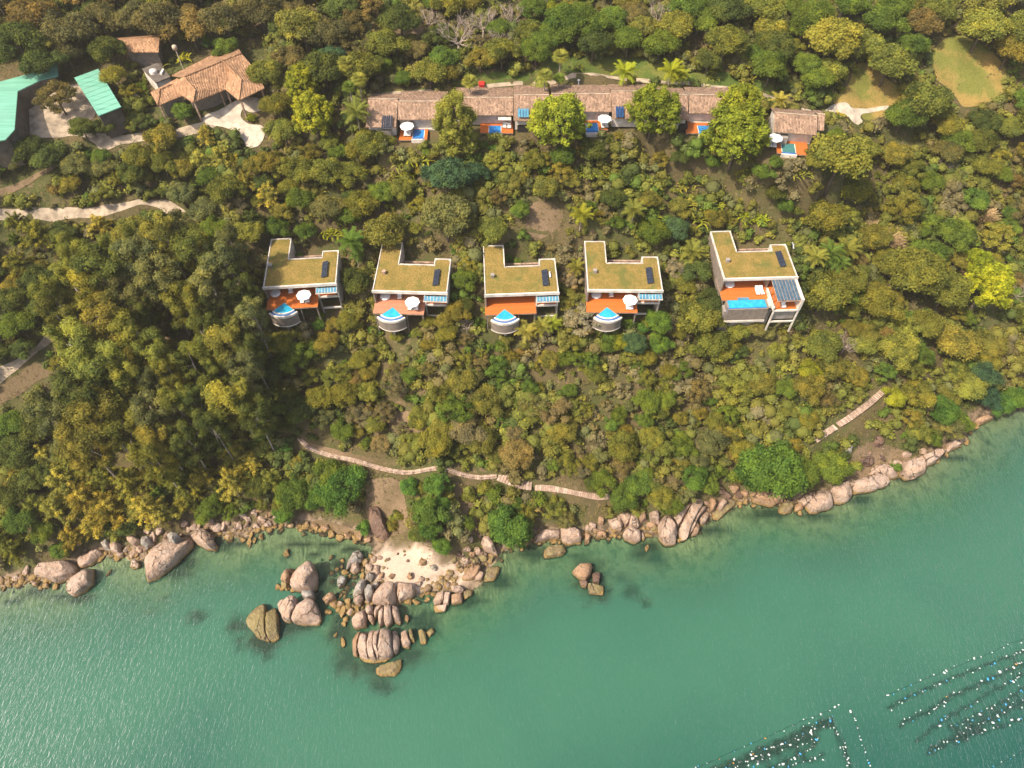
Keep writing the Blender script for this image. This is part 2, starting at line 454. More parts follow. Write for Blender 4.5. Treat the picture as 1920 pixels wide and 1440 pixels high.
def M_water():
    t = NT('sea_water'); p = t.pos()
    at = t.n('Attribute'); at.attribute_name = 'depth'
    dp = at.outputs['Fac']
    op = t.math('SUBTRACT', 1.0, t.math('POWER', 2.718, t.math('MULTIPLY', dp, -.62)), clamp=True)
    big = t.noise(p, .018, 3, .55)
    # milky green over the shelf, clearer and darker teal far out
    da = t.n('Attribute'); da.attribute_name = 'offshore'
    off = t.math('ADD', da.outputs['Fac'], t.math('MULTIPLY', t.math('SUBTRACT', big, .5), 26.0))
    col = t.mix(t.step(off, 3.0, 14.0), (.028, .138, .068), (.033, .122, .075))
    col = t.mix(t.step(off, 24.0, 54.0), col, (.005, .064, .048))
    col = t.mix(t.step(t.noise(p, .06, 3, .6), .40, .66), col, t.mix(1.0, col, (.92, .94, .97), 'MULTIPLY'))
    dif = t.n('BsdfDiffuse'); t.t.links.new(col, dif.inputs[0])
    trn = t.n('BsdfTransparent'); trn.inputs[0].default_value = (.80, .93, .84, 1)
    m1 = t.n('MixShader'); t.t.links.new(op, m1.inputs[0]); t.t.links.new(trn.outputs[0], m1.inputs[1]); t.t.links.new(dif.outputs[0], m1.inputs[2])
    # wind ripples: short crests running down to the right
    mv = t.mapping(p, (1.0, .30, 1.0), (0, 0, math.radians(-24)))
    w1 = t.noise(mv, 1.9, 3, .6, .4); w2 = t.noise(mv, 5.5, 2, .5); w3 = t.noise(p, .22, 2)
    hgt = t.math('ADD', t.math('MULTIPLY', w1, 1.0), t.math('MULTIPLY', w2, .42))
    bn = t.bump(hgt, 1.0, .62)
    gl = t.n('BsdfGlossy'); gl.inputs['Roughness'].default_value = .13; t.t.links.new(bn, gl.inputs['Normal'])
    gr = t.n('BsdfGlossy'); gr.inputs['Roughness'].default_value = .50; gr.inputs['Color'].default_value = (.66, .68, .68, 1)
    mg = t.n('MixShader'); mg.inputs[0].default_value = .55; t.t.links.new(gl.outputs[0], mg.inputs[1]); t.t.links.new(gr.outputs[0], mg.inputs[2])
    fr = t.n('Fresnel'); fr.inputs['IOR'].default_value = 1.30; t.t.links.new(bn, fr.inputs['Normal'])
    m2 = t.n('MixShader'); t.t.links.new(fr.outputs[0], m2.inputs[0]); t.t.links.new(m1.outputs[0], m2.inputs[1]); t.t.links.new(mg.outputs[0], m2.inputs[2])
    return t.done(m2.outputs[0])
WATER = M_water()

def M_rock(name, base, alt, grey, greyness):
    t = NT(name); p = t.pos()
    a = t.noise(p, .35, 4, .6); b = t.noise(p, 1.6, 4, .65); c = t.noise(p, 6, 3, .6)
    col = t.mix(t.step(a, .35, .65), base, alt)
    col = t.mix(t.math('MULTIPLY', t.step(b, .52, .66), greyness), col, grey)
    col = t.mix(t.step(c, .45, .75), col, t.mix(1.0, col, (.72, .70, .68), 'MULTIPLY'))
    e = t.noise(t.mapping(p, (1, .8, .6)), .55, 5, .7, .5)
    col = t.mix(t.math('MULTIPLY', t.step(e, .49, .62), .55), col, (.21, .14, .10))
    # thin joints and weather streaks
    mv = t.mapping(p, (1.0, .22, .5), (0, 0, .25))
    st = t.noise(mv, 2.6, 4, .7, .6)
    col = t.mix(t.math('MULTIPLY', t.step(st, .57, .68), .55), col, (.10, .065, .045))
    dv = t.n('VectorMath'); dv.operation = 'ADD'; t.t.links.new(t.mapping(p, (1.0, .62, .8), (0, 0, .3)), dv.inputs[0])
    nz = t.n('TexNoise'); nz.inputs['Scale'].default_value = .9; nz.inputs['Detail'].default_value = 3; t.t.links.new(p, nz.inputs['Vector'])
    ns = t.n('VectorMath'); ns.operation = 'SCALE'; ns.inputs['Scale'].default_value = .9; t.t.links.new(nz.outputs['Color'], ns.inputs[0]); t.t.links.new(ns.outputs[0], dv.inputs[1])
    vo = t.n('TexVoronoi'); vo.feature = 'DISTANCE_TO_EDGE'; vo.inputs['Scale'].default_value = .40; t.t.links.new(dv.outputs[0], vo.inputs['Vector'])
    joint = t.math('MULTIPLY', t.step(vo.outputs['Distance'], .035, .008), t.step(t.noise(p, .33, 2), .47, .60))
    col = t.mix(t.math('MULTIPLY', joint, .8), col, (.06, .042, .03))
    sx = t.sep(p)
    z = t.math('ADD', sx[2], t.math('MULTIPLY', t.math('SUBTRACT', b, .5), .7))
    col = t.mix(t.step(z, .95, .55), col, (.30, .195, .075))
    col = t.mix(t.step(z, .38, .05), col, (.045, .038, .022))
    h = t.math('ADD', t.math('ADD', t.math('MULTIPLY', b, 1.0), t.math('MULTIPLY', c, .4)), t.math('MULTIPLY', joint, -.7))
    return t.done(t.pbsdf(col, .85, t.bump(h, 1.0, .5), 0, .2))
ROCK = M_rock('pink_granite', (.52, .375, .29), (.46, .31, .22), (.38, .35, .31), .55)
ROCK_GREY = M_rock('grey_granite', (.42, .36, .30), (.34, .31, .27), (.48, .47, .45), .8)
ROCK_ORANGE = M_rock('ochre_rock', (.44, .275, .165), (.36, .215, .12), (.36, .27, .2), .3)
ROCK_DARK = M_rock('dark_rock', (.22, .13, .09), (.16, .10, .075), (.3, .22, .17), .4)
ROCK_WEED = M_rock('weedy_rock', (.30, .23, .10), (.24, .19, .085), (.40, .32, .2), .5)

CONC = M_plain('pale_concrete', (.54, .45, .35), .85, .16, .55, .2)
CONC_ROAD = M_plain('concrete_road', (.43, .335, .24), .9, .22, .5, .3)
WHITE = M_plain('white_paint', (.70, .62, .54), .6, .14, .7)
WHITE_CLEAN = M_plain('white_canvas', (.86, .85, .83), .7, .03, 1)
GREY = M_plain('grey_render', (.30, .26, .23), .8, .12, .9)
BROWNWALL = M_plain('taupe_wall', (.24, .19, .155), .8, .12, 1.2)
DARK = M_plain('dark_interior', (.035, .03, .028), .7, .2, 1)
STEEL = M_plain('galvanised_steel', (.45, .45, .45), .4, .1, 2, 0, .6)
TIMBER = M_plain('weathered_timber', (.42, .28, .2), .85, .25, 1.4, .2)
RED = M_plain('red_plastic', (.62, .035, .03), .5, .1, 2)
BUOY_W = M_plain('white_buoy', (.60, .61, .60), .5, .06, 2)
BUOY_B = M_plain('blue_buoy', (.06, .34, .62), .5, .1, 2)
BUOY_O = M_plain('orange_buoy', (.75, .30, .05), .5, .1, 2)
BUOY_K = M_plain('dark_float', (.14, .14, .15), .5, .1, 2)
SOCK = M_plain('mussel_socks', (.022, .030, .026), .95, .3, 3)
ROPE = M_plain('mussel_rope', (.010, .050, .043), .95, .3, 3)
def M_deck(name, c):
    t = NT(name); o = t.obj()
    s = t.sep(o)
    bd = t.math('FLOOR', t.math('MULTIPLY', s[1], 6.6))
    wn_ = t.n('TexWhiteNoise'); wn_.noise_dimensions = '1D'; t.t.links.new(bd, wn_.inputs['W'])
    f = t.noise(t.mapping(o, (.5, 5, 1)), 1.8, 4)
    col = t.mix(wn_.outputs['Value'], c, tuple(x * .80 for x in c))
    col = t.mix(t.step(f, .4, .75), col, tuple(x * .70 for x in c))
    return t.done(t.pbsdf(col, .55, None, 0, .3))
DECK = M_deck('orange_hardwood', (.62, .165, .035))
DECK_PINK = M_deck('faded_pink_hardwood', (.55, .235, .135))
def M_turf():
    t = NT('dry_turf'); p = t.pos()
    f = t.noise(p, .5, 4, .6); g = t.noise(p, 3.5, 3, .7)
    col = t.mix(t.step(f, .38, .66), (.305, .205, .062), (.215, .165, .044))
    col = t.mix(t.step(g, .45, .68), col, (.175, .125, .030))
    col = t.mix(t.step(t.noise(p, .22, 4, .65), .52, .66), col, (.15, .145, .038))
    return t.done(t.pbsdf(col, .95, t.bump(g, 1.0, .25), 0, .1))
TURF = M_turf()
PATHPINK = M_plain('pink_concrete', (.60, .46, .38), .85, .15, 1.0, .2)
SHEDWALL = M_plain('eave_shaded_wall', (.10, .08, .062), .85, .2, .8)  # wall brown darkened to put in the shade under the roof edges
GREY_ROOF = M_plain('stained_grey_roof', (.13, .105, .085), .8, .2, .8)
def M_lawn(name, a, b):
    t = NT(name); p = t.pos()
    f = t.noise(p, .13, 4, .6); g = t.noise(p, 2.5, 3, .7)
    col = t.mix(t.step(f, .40, .60), a, b)
    col = t.mix(t.step(g, .42, .72), col, t.mix(1.0, col, (.68, .72, .6), 'MULTIPLY'))
    return t.done(t.pbsdf(col, .95, t.bump(g, .8, .15), 0, .1))
LAWN = M_lawn('lawn_dry', (.17, .17, .040), (.33, .22, .07))
LAWN_G = M_lawn('lawn_green', (.085, .12, .025), (.15, .15, .038))
SOIL = M_lawn('bare_soil', (.22, .148, .092), (.150, .105, .060))
def M_tile(name, c):
    t = NT(name); o = t.obj()
    s = t.sep(o)
    row = t.math('MULTIPLY', s[1], 2.6); colm = t.math('MULTIPLY', s[0], 3.6)
    cb = t.n('CombineXYZ'); t.t.links.new(t.math('FLOOR', colm), cb.inputs[0]); t.t.links.new(t.math('FLOOR', row), cb.inputs[1])
    wn_ = t.n('TexWhiteNoise'); wn_.noise_dimensions = '3D'; t.t.links.new(cb.outputs[0], wn_.inputs['Vector'])
    p = t.pos()
    f = t.noise(p, .45, 4, .65); g = t.noise(p, 2.4, 3, .7)
    v = wn_.outputs['Value']
    col = t.ramp(v, [(0, tuple(x * .50 for x in c)), (.25, tuple(x * .85 for x in c)), (.65, c), (1, tuple(min(1, x * 1.38) for x in c))])
    col = t.mix(t.math('MULTIPLY', t.step(f, .42, .66), .6), col, tuple(x * .58 for x in c))
    col = t.mix(t.math('MULTIPLY', t.step(g, .55, .72), .6), col, (.20, .14, .085))
    hgt = t.math('ADD', t.math('ABSOLUTE', t.math('SINE', t.math('MULTIPLY', colm, math.pi))), t.math('MULTIPLY', t.math('FRACT', row), -.6))
    return t.done(t.pbsdf(col, .85, t.bump(hgt, .9, .12), 0, .2))
TILE = M_tile('clay_tiles', (.385, .245, .165))
TILE_O = M_tile('orange_clay_tiles', (.46, .255, .14))
def M_greenroof():
    t = NT('green_sheet_roof'); o = t.obj(); s = t.sep(o)
    f = t.noise(t.mapping(o, (.12, 1.2, 1)), .9, 4, .6)
    col = t.mix(t.step(f, .4, .62), (.135, .345, .24), (.175, .42, .30))
    col = t.mix(t.math('MULTIPLY', t.step(t.noise(t.pos(), .3, 4, .6), .5, .7), .5), col, (.16, .33, .24))
    h = t.math('SINE', t.math('MULTIPLY', s[1], 14))
    return t.done(t.pbsdf(col, .5, t.bump(h, .3, .05), 0, .4))
GREENROOF = M_greenroof()
def M_pool(name, c, c2):
    t = NT(name); f = t.noise(t.pos(), 1.3, 3)
    col = t.mix(t.step(f, .35, .65), c, c2)
    return t.done(t.pbsdf(col, .08, t.bump(t.noise(t.pos(), 4, 2), .12, .05), 0, .5))
POOL = M_pool('pool_water', (.02, .30, .50), (.03, .40, .58))
POOL_DEEP = M_pool('overflow_water', (.05, .13, .32), (.07, .17, .38))
POOL_BLUE = M_pool('blue_pool_water', (.025, .17, .48), (.035, .24, .55))
POOL_GREEN = M_pool('green_pool_water', (.05, .16, .15), (.06, .2, .19))
PGLASS = M_pool('blue_glass', (.07, .20, .30), (.10, .27, .37))
PGLASS_G = M_pool('smoke_glass', (.05, .09, .13), (.08, .13, .17))
SOLAR = M_plain('solar_cells', (.03, .035, .05), .25, .2, 2, 0, 0, .5)
SOLAR_B = M_plain('blue_solar_cells', (.02, .06, .16), .2, .2, 2, 0, 0, .5)

# ------------------------------------------------------------------ ground, sea
def grid_faces(nx, ny):
    i = np.arange(nx - 1); j = np.arange(ny - 1)
    I, J = np.meshgrid(i, j)
    a = (J * nx + I).ravel()
    return np.stack([a, a + 1, a + 1 + nx, a + nx], 1)
BEACH = np.zeros_like(TZ)
for u, v, rx, ry in ((748, 1062, 5.2, 4.4), (738, 1090, 4.0, 3.2), (775, 1050, 5.0, 2.6), (845, 1085, 5.5, 3.2), (800, 1075, 5, 4.5), (725, 1048, 3.5, 1.8), (790, 1100, 4, 3)):
    c = W(u, v, .5)
    q = np.hypot((MX - c[0]) / rx, (MY - c[1]) / ry) + .25 * fbm(MX / 1.6, MY / 1.6, 0, 77, 2)
    BEACH = np.maximum(BEACH, np.clip((1.06 - q) / .4, 0, 1))
gv = np.stack([MX.ravel(), MY.ravel(), TZ.ravel()], 1)
gme = np_mesh('ground', gv, grid_faces(len(GX), len(GY)), GROUND, {'algae': TALG.ravel(), 'beach': BEACH.ravel()}, smooth=True)
tag(link('ground', gme), kind='structure')
# the floating mussel lines, as seen in the photograph
def zpx(pts): return [(1280 + a / 3, 960 + b / 3) for a, b in pts]
LINES = [
 ('outermost float line of the right mussel field', zpx([(1130, 1040), (1190, 1015), (1290, 970), (1440, 910), (1510, 880), (1640, 830), (1780, 770), (1850, 738), (1920, 715), (2000, 680)]), 26, .35),
 ('second float line of the right mussel field', zpx([(1150, 1110), (1250, 1050), (1320, 1020), (1380, 990), (1440, 965), (1535, 928), (1660, 880), (1750, 845), (1870, 805), (1920, 780), (2000, 745)]), 30, .8),
 ('third float line of the right mussel field', zpx([(1215, 1200), (1280, 1165), (1400, 1115), (1450, 1080), (1490, 1048), (1600, 1000), (1700, 955), (1790, 910), (1870, 870), (1920, 850), (2000, 815)]), 40, 1.0),
 ('fourth float line of the right mussel field', zpx([(1305, 1300), (1440, 1190), (1490, 1155), (1590, 1100), (1630, 1078), (1730, 1015), (1840, 960), (1870, 937), (1920, 905), (2000, 870)]), 26, .7),
 ('fifth float line of the right mussel field', zpx([(1500, 1215), (1600, 1172), (1665, 1138), (1750, 1095), (1880, 1020), (1920, 985), (2000, 950)]), 20, .6),
 ('sixth float line of the right mussel field', zpx([(1385, 1350), (1430, 1325), (1510, 1280), (1600, 1230), (1700, 1180), (1760, 1150), (1830, 1110), (1920, 1070), (2000, 1040)]), 44, 1.2),
 ('seventh float line of the right mussel field', zpx([(1530, 1310), (1650, 1250), (1790, 1210), (1860, 1180), (1920, 1155), (2000, 1120)]), 14, .5),
 ('faint lowest float line of the right mussel field', zpx([(1700, 1460), (1760, 1430), (1815, 1400), (1885, 1365), (1920, 1340), (2000, 1310)]), 8, .3),
 ('outer float line of the lower mussel field', zpx([(30, 1460), (100, 1430), (180, 1395), (300, 1340), (400, 1298), (520, 1245), (640, 1190), (770, 1140), (855, 1098), (880, 1085)]), 22, .25),
 ('dense mussel line topping the lower field', zpx([(170, 1460), (280, 1420), (370, 1385), (450, 1340), (580, 1290), (690, 1230), (770, 1205), (830, 1170)]), 46, 2.0),
 ('second mussel line of the lower field', zpx([(230, 1460), (380, 1405), (440, 1395), (520, 1350), (620, 1310), (710, 1280), (750, 1270)]), 34, 1.4),
 ('third mussel line of the lower field', zpx([(440, 1470), (590, 1393), (680, 1350), (745, 1320)]), 12, .7),
 ('fourth mussel line of the lower field', zpx([(560, 1470), (620, 1425), (700, 1400), (745, 1388), (800, 1362)]), 10, .6),
 ('upright mussel line edging the lower field', zpx([(830, 1170), (870, 1240), (900, 1320), (915, 1370), (935, 1420), (950, 1470)]), 22, 1.2),
 ('thin float line between the two mussel fields', zpx([(940, 1105), (975, 1190), (1005, 1290), (1045, 1400), (1065, 1470)]), 16, .15)]
keep = (TZ < .9)
ff = grid_faces(len(GX), len(GY))
kf = keep.ravel()[ff].any(1)
ff = ff[kf]
used = np.unique(ff); remap = np.full(TZ.size, -1); remap[used] = np.arange(len(used))
wv = gv[used].copy(); wv[:, 2] = 0.0
dep = np.clip(-TZ.ravel()[used], 0, 12)
for _lab, _px, _cnt, _dens in LINES:          # less water above the hanging socks than above the seabed
    if _dens > .4:
        _d = segdist(wv[:, 0], wv[:, 1], [W(u, v, 0)[:2] for u, v in _px])
        _w = np.clip((.22 + .36 * _dens + .45 - _d) / .7, 0, 1)
        dep = dep * (1 - _w) + np.minimum(dep, .55) * _w
wme = np_mesh('sea', wv, remap[ff], WATER, {'depth': dep, 'offshore': np.where(TLAND, 0, TD).ravel()[used]}, smooth=True)
tag(link('sea', wme), kind='structure')

def world_poly(pts, z=None, h=0.0):
    return [(W(u, v, z) if z is not None else G(u, v, h)) for u, v in pts]
def smooth_closed(P, n=6):
    P = [np.array(p[:2]) for p in P]; m = len(P); out = []
    for i in range(m):
        p0, p1, p2, p3 = P[i - 1], P[i], P[(i + 1) % m], P[(i + 2) % m]
        for k in range(n):
            t = k / n
            out.append(.5 * ((2 * p1) + (-p0 + p2) * t + (2 * p0 - 5 * p1 + 4 * p2 - p3) * t * t + (-p0 + 3 * p1 - 3 * p2 + p3) * t ** 3))
    return out
def smooth_line(P, n=6):
    P = [np.array(p, float) for p in P]; out = []
    Q = [2 * P[0] - P[1]] + P + [2 * P[-1] - P[-2]]
    for i in range(1, len(Q) - 2):
        p0, p1, p2, p3 = Q[i - 1], Q[i], Q[i + 1], Q[i + 2]
        for k in range(n):
            t = k / n
            out.append(.5 * ((2 * p1) + (-p0 + p2) * t + (2 * p0 - 5 * p1 + 4 * p2 - p3) * t * t + (-p0 + 3 * p1 - 3 * p2 + p3) * t ** 3))
    out.append(P[-1])
    return out
def drape(name, px, mat, eps=.07, smooth=True, step=.8, level=None):
    P = world_poly(px)
    B = smooth_closed(P, 5) if smooth else [np.array(p[:2]) for p in P]
    xs = [p[0] for p in B]; ys = [p[1] for p in B]
    gx, gy = np.meshgrid(np.arange(min(xs), max(xs), step), np.arange(min(ys), max(ys), step))
    inn = inpoly(gx, gy, B) & (segdist(gx, gy, [tuple(b) for b in B] + [tuple(B[0])]) > step * .35)
    pts = [Vector((float(p[0]), float(p[1]))) for p in B]
    nb = len(pts)
    pts += [Vector((float(a), float(b))) for a, b in zip(gx[inn], gy[inn])]
    r = delaunay_2d_cdt(pts, [(i, (i + 1) % nb) for i in range(nb)], [], 1, 1e-4)
    v2 = np.array([(p.x, p.y) for p in r[0]]); f = [tuple(t) for t in r[2] if len(t) == 3]
    z = gz(v2[:, 0], v2[:, 1]) + eps if level is None else np.full(len(v2), level)
    me = np_mesh(name, np.column_stack([v2, z]), np.array(f), mat, smooth=True)
    return tag(link(name, me), kind='structure')

PARKING = [(42, 178), (90, 165), (158, 160), (180, 210), (150, 235), (125, 248), (60, 258), (48, 255)]
ROAD_A = [(55, 250), (120, 245), (200, 251), (280, 248), (340, 240), (400, 224), (412, 236), (340, 258), (285, 263), (230, 271), (192, 284), (175, 268), (130, 256), (58, 262)]
COURT = [(378, 226), (405, 210), (448, 188), (482, 184), (492, 205), (472, 212), (456, 206), (452, 220), (466, 233), (492, 237), (496, 256), (482, 276), (464, 276), (455, 262), (430, 243), (400, 236)]
ROAD_B = [(-20, 393), (60, 389), (170, 390), (230, 381), (270, 374), (312, 375), (336, 388), (348, 399), (326, 409), (306, 404), (296, 390), (268, 384), (236, 393), (200, 405), (170, 409), (45, 411), (-20, 411)]
ROAD_C = [(-20, 735), (-20, 692), (0, 688), (64, 653), (92, 622), (125, 600), (150, 585), (152, 596), (112, 628), (90, 648), (62, 668), (22, 702)]
SOILA = [(-20, 738), (25, 708), (62, 682), (90, 690), (100, 702), (70, 715), (30, 745), (-20, 765)]
SOILB = [(230, 600), (330, 590), (360, 640), (330, 665), (290, 670), (300, 735), (260, 730), (215, 660)]
TRACK = [(-20, 362), (0, 355), (50, 335), (100, 312), (102, 318), (55, 346), (10, 368), (-20, 380)]
LAWN_A = [(1775, 72), (1800, 66), (1840, 84), (1870, 108), (1892, 140), (1889, 166), (1870, 182), (1840, 197), (1806, 200), (1790, 180), (1770, 160), (1745, 140), (1738, 112), (1755, 88)]
LAWN_B = [(1605, 122), (1640, 118), (1662, 148), (1695, 165), (1690, 190), (1680, 212), (1630, 226), (1612, 215), (1590, 196), (1562, 192), (1590, 160)]
GRASS_C = [(690, 172), (760, 168), (850, 156), (900, 138), (1000, 132), (1040, 104), (1150, 108), (1260, 112), (1300, 132), (1420, 150), (1480, 178), (1400, 172), (1290, 157), (1180, 151), (1000, 160), (880, 170), (760, 176), (690, 180)]
PATH_D = [(1466, 192), (1500, 203), (1540, 209), (1562, 197), (1588, 194), (1602, 204), (1660, 199), (1668, 206), (1622, 213), (1613, 220), (1617, 229), (1605, 234), (1586, 216), (1562, 212), (1540, 217), (1500, 212), (1466, 200)]
PATH_E = [(690, 176), (760, 171), (880, 164), (1000, 155), (1180, 147), (1290, 153), (1400, 168), (1470, 190), (1465, 196), (1400, 175), (1290, 160), (1180, 154), (1000, 162), (880, 171), (760, 178), (690, 183)]
BARE_F = [(995, 385), (1030, 380), (1055, 400), (1045, 430), (1010, 450), (985, 440)]
BARE_G = [(860, 905), (885, 935), (905, 990), (880, 1000), (858, 960), (845, 915)]
BARE_H = [(690, 905), (745, 900), (760, 940), (765, 990), (730, 1005), (692, 985)]
BARE_I = [(1600, 850), (1640, 830), (1700, 850), (1700, 885), (1640, 900), (1600, 890)]
BANK_J = [(600, 975), (640, 985), (690, 1002), (700, 1014), (650, 1008), (600, 995), (575, 985)]
BARE_K = [(565, 828), (610, 838), (690, 858), (700, 868), (640, 856), (590, 842)]
BARE_L = [(740, 770), (790, 780), (800, 820), (760, 830), (730, 800)]
BARE_M = [(1480, 600), (1500, 600), (1498, 630), (1478, 625)]
BARE_N = [(460, 30), (510, 40), (505, 58), (465, 58)]
BARE_O = [(585, 100), (600, 98), (605, 130), (585, 135)]
BARE_Q = [(735, 40), (785, 30), (790, 62), (740, 66)]
drape('parking_court', PARKING, CONC_ROAD)
drape('road', ROAD_A, CONC_ROAD, .11)
drape('driveway', COURT, CONC, .15)
drape('road', ROAD_B, CONC_ROAD)
drape('road', ROAD_C, CONC_ROAD, .11)
drape('soil_bank', SOILA, SOIL, .06)
drape('soil_bank', SOILB, SOIL, .06)
drape('track', TRACK, SOIL, .09)
drape('lawn', LAWN_A, LAWN, .06)
drape('lawn', LAWN_B, LAWN, .06)
drape('lawn', GRASS_C, LAWN_G, .06)
drape('path', PATH_D, CONC, .11)
drape('path', PATH_E, CONC_ROAD, .12)
for q in (BARE_F, BARE_G, BARE_H, BARE_I, BANK_J, BARE_K, BARE_L, BARE_M, BARE_N, BARE_O, BARE_Q): drape('soil_bank', q, SOIL, .06)

# ------------------------------------------------------------------ rocks
def resample(P, n):
    P = [np.array(p[:2], float) for p in P] + [np.array(P[0][:2], float)]
    L = [0]
    for a, b in zip(P, P[1:]): L.append(L[-1] + float(np.linalg.norm(b - a)))
    out = []
    for k in range(n):
        s = L[-1] * k / n
        i = max(j for j in range(len(L) - 1) if L[j] <= s)
        t = (s - L[i]) / max(L[i + 1] - L[i], 1e-6)
        out.append(P[i] * (1 - t) + P[i + 1] * t)
    return np.array(out)
ROCKS = []
def outline_rock(px, h, seed, base=None, shrink=1.0, n=40, rough=.15, tilt=0.0, slab=False):
    """rounded granite block whose plan follows an outline; returns (centre xyz, local verts, faces)"""
    c0 = (sum(p[0] for p in px) / len(px), sum(p[1] for p in px) / len(px))
    g = G(c0[0], c0[1], h * .35)
    zb = base if base is not None else max(float(gz(g[0], g[1])), 0.0)
    P = resample([W(u, v, zb + h * .42) for u, v in px], n)
    P = .6 * P + .2 * (np.roll(P, 1, 0) + np.roll(P, -1, 0))
    c = P.mean(0)
    prof = [(1.08, -1.6), (1.06, -.25), (1.04, .12 * h), (1.02, .36 * h), (1.0, .58 * h), (.96, .75 * h), (.88, .87 * h), (.76, .94 * h), (.58, .985 * h), (.36, 1.0 * h), (.16, 1.01 * h)]
    if slab: prof = [(1.03, -1.6), (1.02, -.25), (1.015, .12 * h), (1.01, .4 * h), (1.0, .65 * h), (.985, .80 * h), (.955, .89 * h), (.89, .955 * h), (.75, .99 * h), (.48, 1.01 * h), (.2, 1.015 * h)]
    V = []
    for s, z in prof:
        q = c + (P - c) * s * shrink
        V.append(np.column_stack([q, np.full(n, z)]))
    V.append(np.array([[c[0], c[1], h * 1.01]]))
    V = np.concatenate(V)
    R = np.linalg.norm(P - c, axis=1).mean()
    amp = rough * min(R, 2.2)
    k = 1.0 / max(R * .55, .4)
    for a in range(3):
        nz = fbm(V[:, 0] * k, V[:, 1] * k, V[:, 2] * k * 1.2, seed * 3 + a, 3)
        n2 = fbm(V[:, 0] * k * 3.1, V[:, 1] * k * 3.1, V[:, 2] * k * 3.1, seed * 5 + a, 2)
        V[:, a] += (nz * (.55 if a < 2 else .8) + n2 * .28) * amp
    rr = np.random.default_rng(seed)
    cc = np.array([c[0], c[1], h * .35])
    for _ in range(2 if slab else 8):          # planed faces left by old joints
        nn = rr.normal(size=3) * np.array([1, 1, .8]); nn[2] = abs(nn[2]) + .35; nn /= np.linalg.norm(nn)
        kk = (V - cc) @ nn; dd = np.quantile(kk, rr.uniform(.87, .97))
        V -= np.outer(np.maximum(kk - dd, 0) * .95, nn)
    V[:, 2] += tilt * (V[:, 1] - c[1])
    F = []
    m = len(prof)
    for i in range(m - 1):
        for q in range(n): F.append((i * n + q, i * n + (q + 1) % n, (i + 1) * n + (q + 1) % n, (i + 1) * n + q))
    for q in range(n): F.append(((m - 1) * n + q, (m - 1) * n + (q + 1) % n, m * n, m * n))
    V[:, 0] -= c[0]; V[:, 1] -= c[1]
    if not slab and R < 2.4: V[:, :2] *= 1.06
    return (float(c[0]), float(c[1]), zb), V, F
def rock_mesh(V, F, mat):
    me = bpy.data.meshes.new('rock')
    me.from_pydata([tuple(v) for v in V], [], [f if f[2] != f[3] else f[:3] for f in F])
    me.polygons.foreach_set('use_smooth', [True] * len(me.polygons))
    me.materials.append(mat); me.update(); me.set_sharp_from_angle(angle=math.radians(32))
    return me
MATS = {'p': ROCK, 'g': ROCK_GREY, 'o': ROCK_ORANGE, 'd': ROCK_DARK, 'w': ROCK_WEED}
WORD = {'p': 'pink granite', 'g': 'grey granite', 'o': 'ochre', 'd': 'dark brown', 'w': 'weed-covered brown'}
_rs = [100]
def rock(px, h, m='p', label=None, **k):
    _rs[0] += 1
    c, V, F = outline_rock(px, h, _rs[0], **k)
    o = link('boulder', rock_mesh(V, F, MATS[m]), loc=c)
    tag(o, label, 'boulder', 'boulders along the shore')
    ext = V[:, 0].max() - V[:, 0].min()
    ROCKS.append((o, c, m, ext, label))
    return o
def rock_set(slabs, m='p', label=None, name='cracked_boulder', grp=None):
    """one split outcrop: every slab between its cracks is a part"""
    pts = [p for s in slabs for p in s[0]]
    c0 = W(sum(p[0] for p in pts) / len(pts), sum(p[1] for p in pts) / len(pts), .3)
    wp = np.array([W(p[0], p[1], .6)[:2] for p in pts]); ex = max((wp[:, 0].max() - wp[:, 0].min()) / 2, 1.0); ey = max((wp[:, 1].max() - wp[:, 1].min()) / 2, 1.0)
    c0 = ((wp[:, 0].max() + wp[:, 0].min()) / 2, (wp[:, 1].max() + wp[:, 1].min()) / 2, .3)
    root = empty(name, (c0[0], c0[1], 0), 0, label, 'boulder', grp or 'split outcrops along the shore')
    for s in slabs:
        _rs[0] += 1
        c, V, F = outline_rock(s[0], s[1], _rs[0], base=max(0.0, s[2] if len(s) > 2 else 0.0), shrink=.985, rough=.10, slab=True)
        # the slabs together keep the dome of the boulder they were split from
        q = np.hypot((V[:, 0] + c[0] - c0[0]) / ex, (V[:, 1] + c[1] - c0[1]) / ey)
        V[:, 2] = np.where(V[:, 2] > 0, V[:, 2] * np.sqrt(np.clip(1.12 - .72 * q * q, .12, 1.1)), V[:, 2])
        link('rock_slab', rock_mesh(V, F, MATS[s[3] if len(s) > 3 else m]), root, (c[0] - c0[0], c[1] - c0[1], c[2]))
    return root

# left shore
rock([(59, 1061), (94, 1053), (100, 1047), (114, 1050), (133, 1054), (141, 1064), (139, 1075), (119, 1084), (100, 1090), (75, 1079), (61, 1075)], 2.6, 'p', 'broad brown-pink boulder with a hollow in it, leftmost big rock on the shore')
rock([(173, 1064), (172, 1092), (156, 1106), (137, 1115), (128, 1107), (131, 1093), (144, 1076), (156, 1067)], 2.6, 'p', 'pink boulder shaped like a loaf, pointing into the water at lower left')
rock([(257, 1080), (273, 1057), (273, 1043), (288, 1027), (307, 1010), (323, 1013), (347, 1002), (358, 1007), (358, 1020), (343, 1037), (330, 1052), (313, 1065), (298, 1078), (273, 1087)], 3.4, 'p', 'largest pink boulder of the left shore, sloping diagonally into the water')
rock([(360, 1002), (380, 993), (397, 1003), (400, 1015), (408, 1023), (403, 1030), (388, 1027), (372, 1018), (362, 1010)], 2.8, 'p', 'smooth tan boulder right of the largest boulder of the left shore')
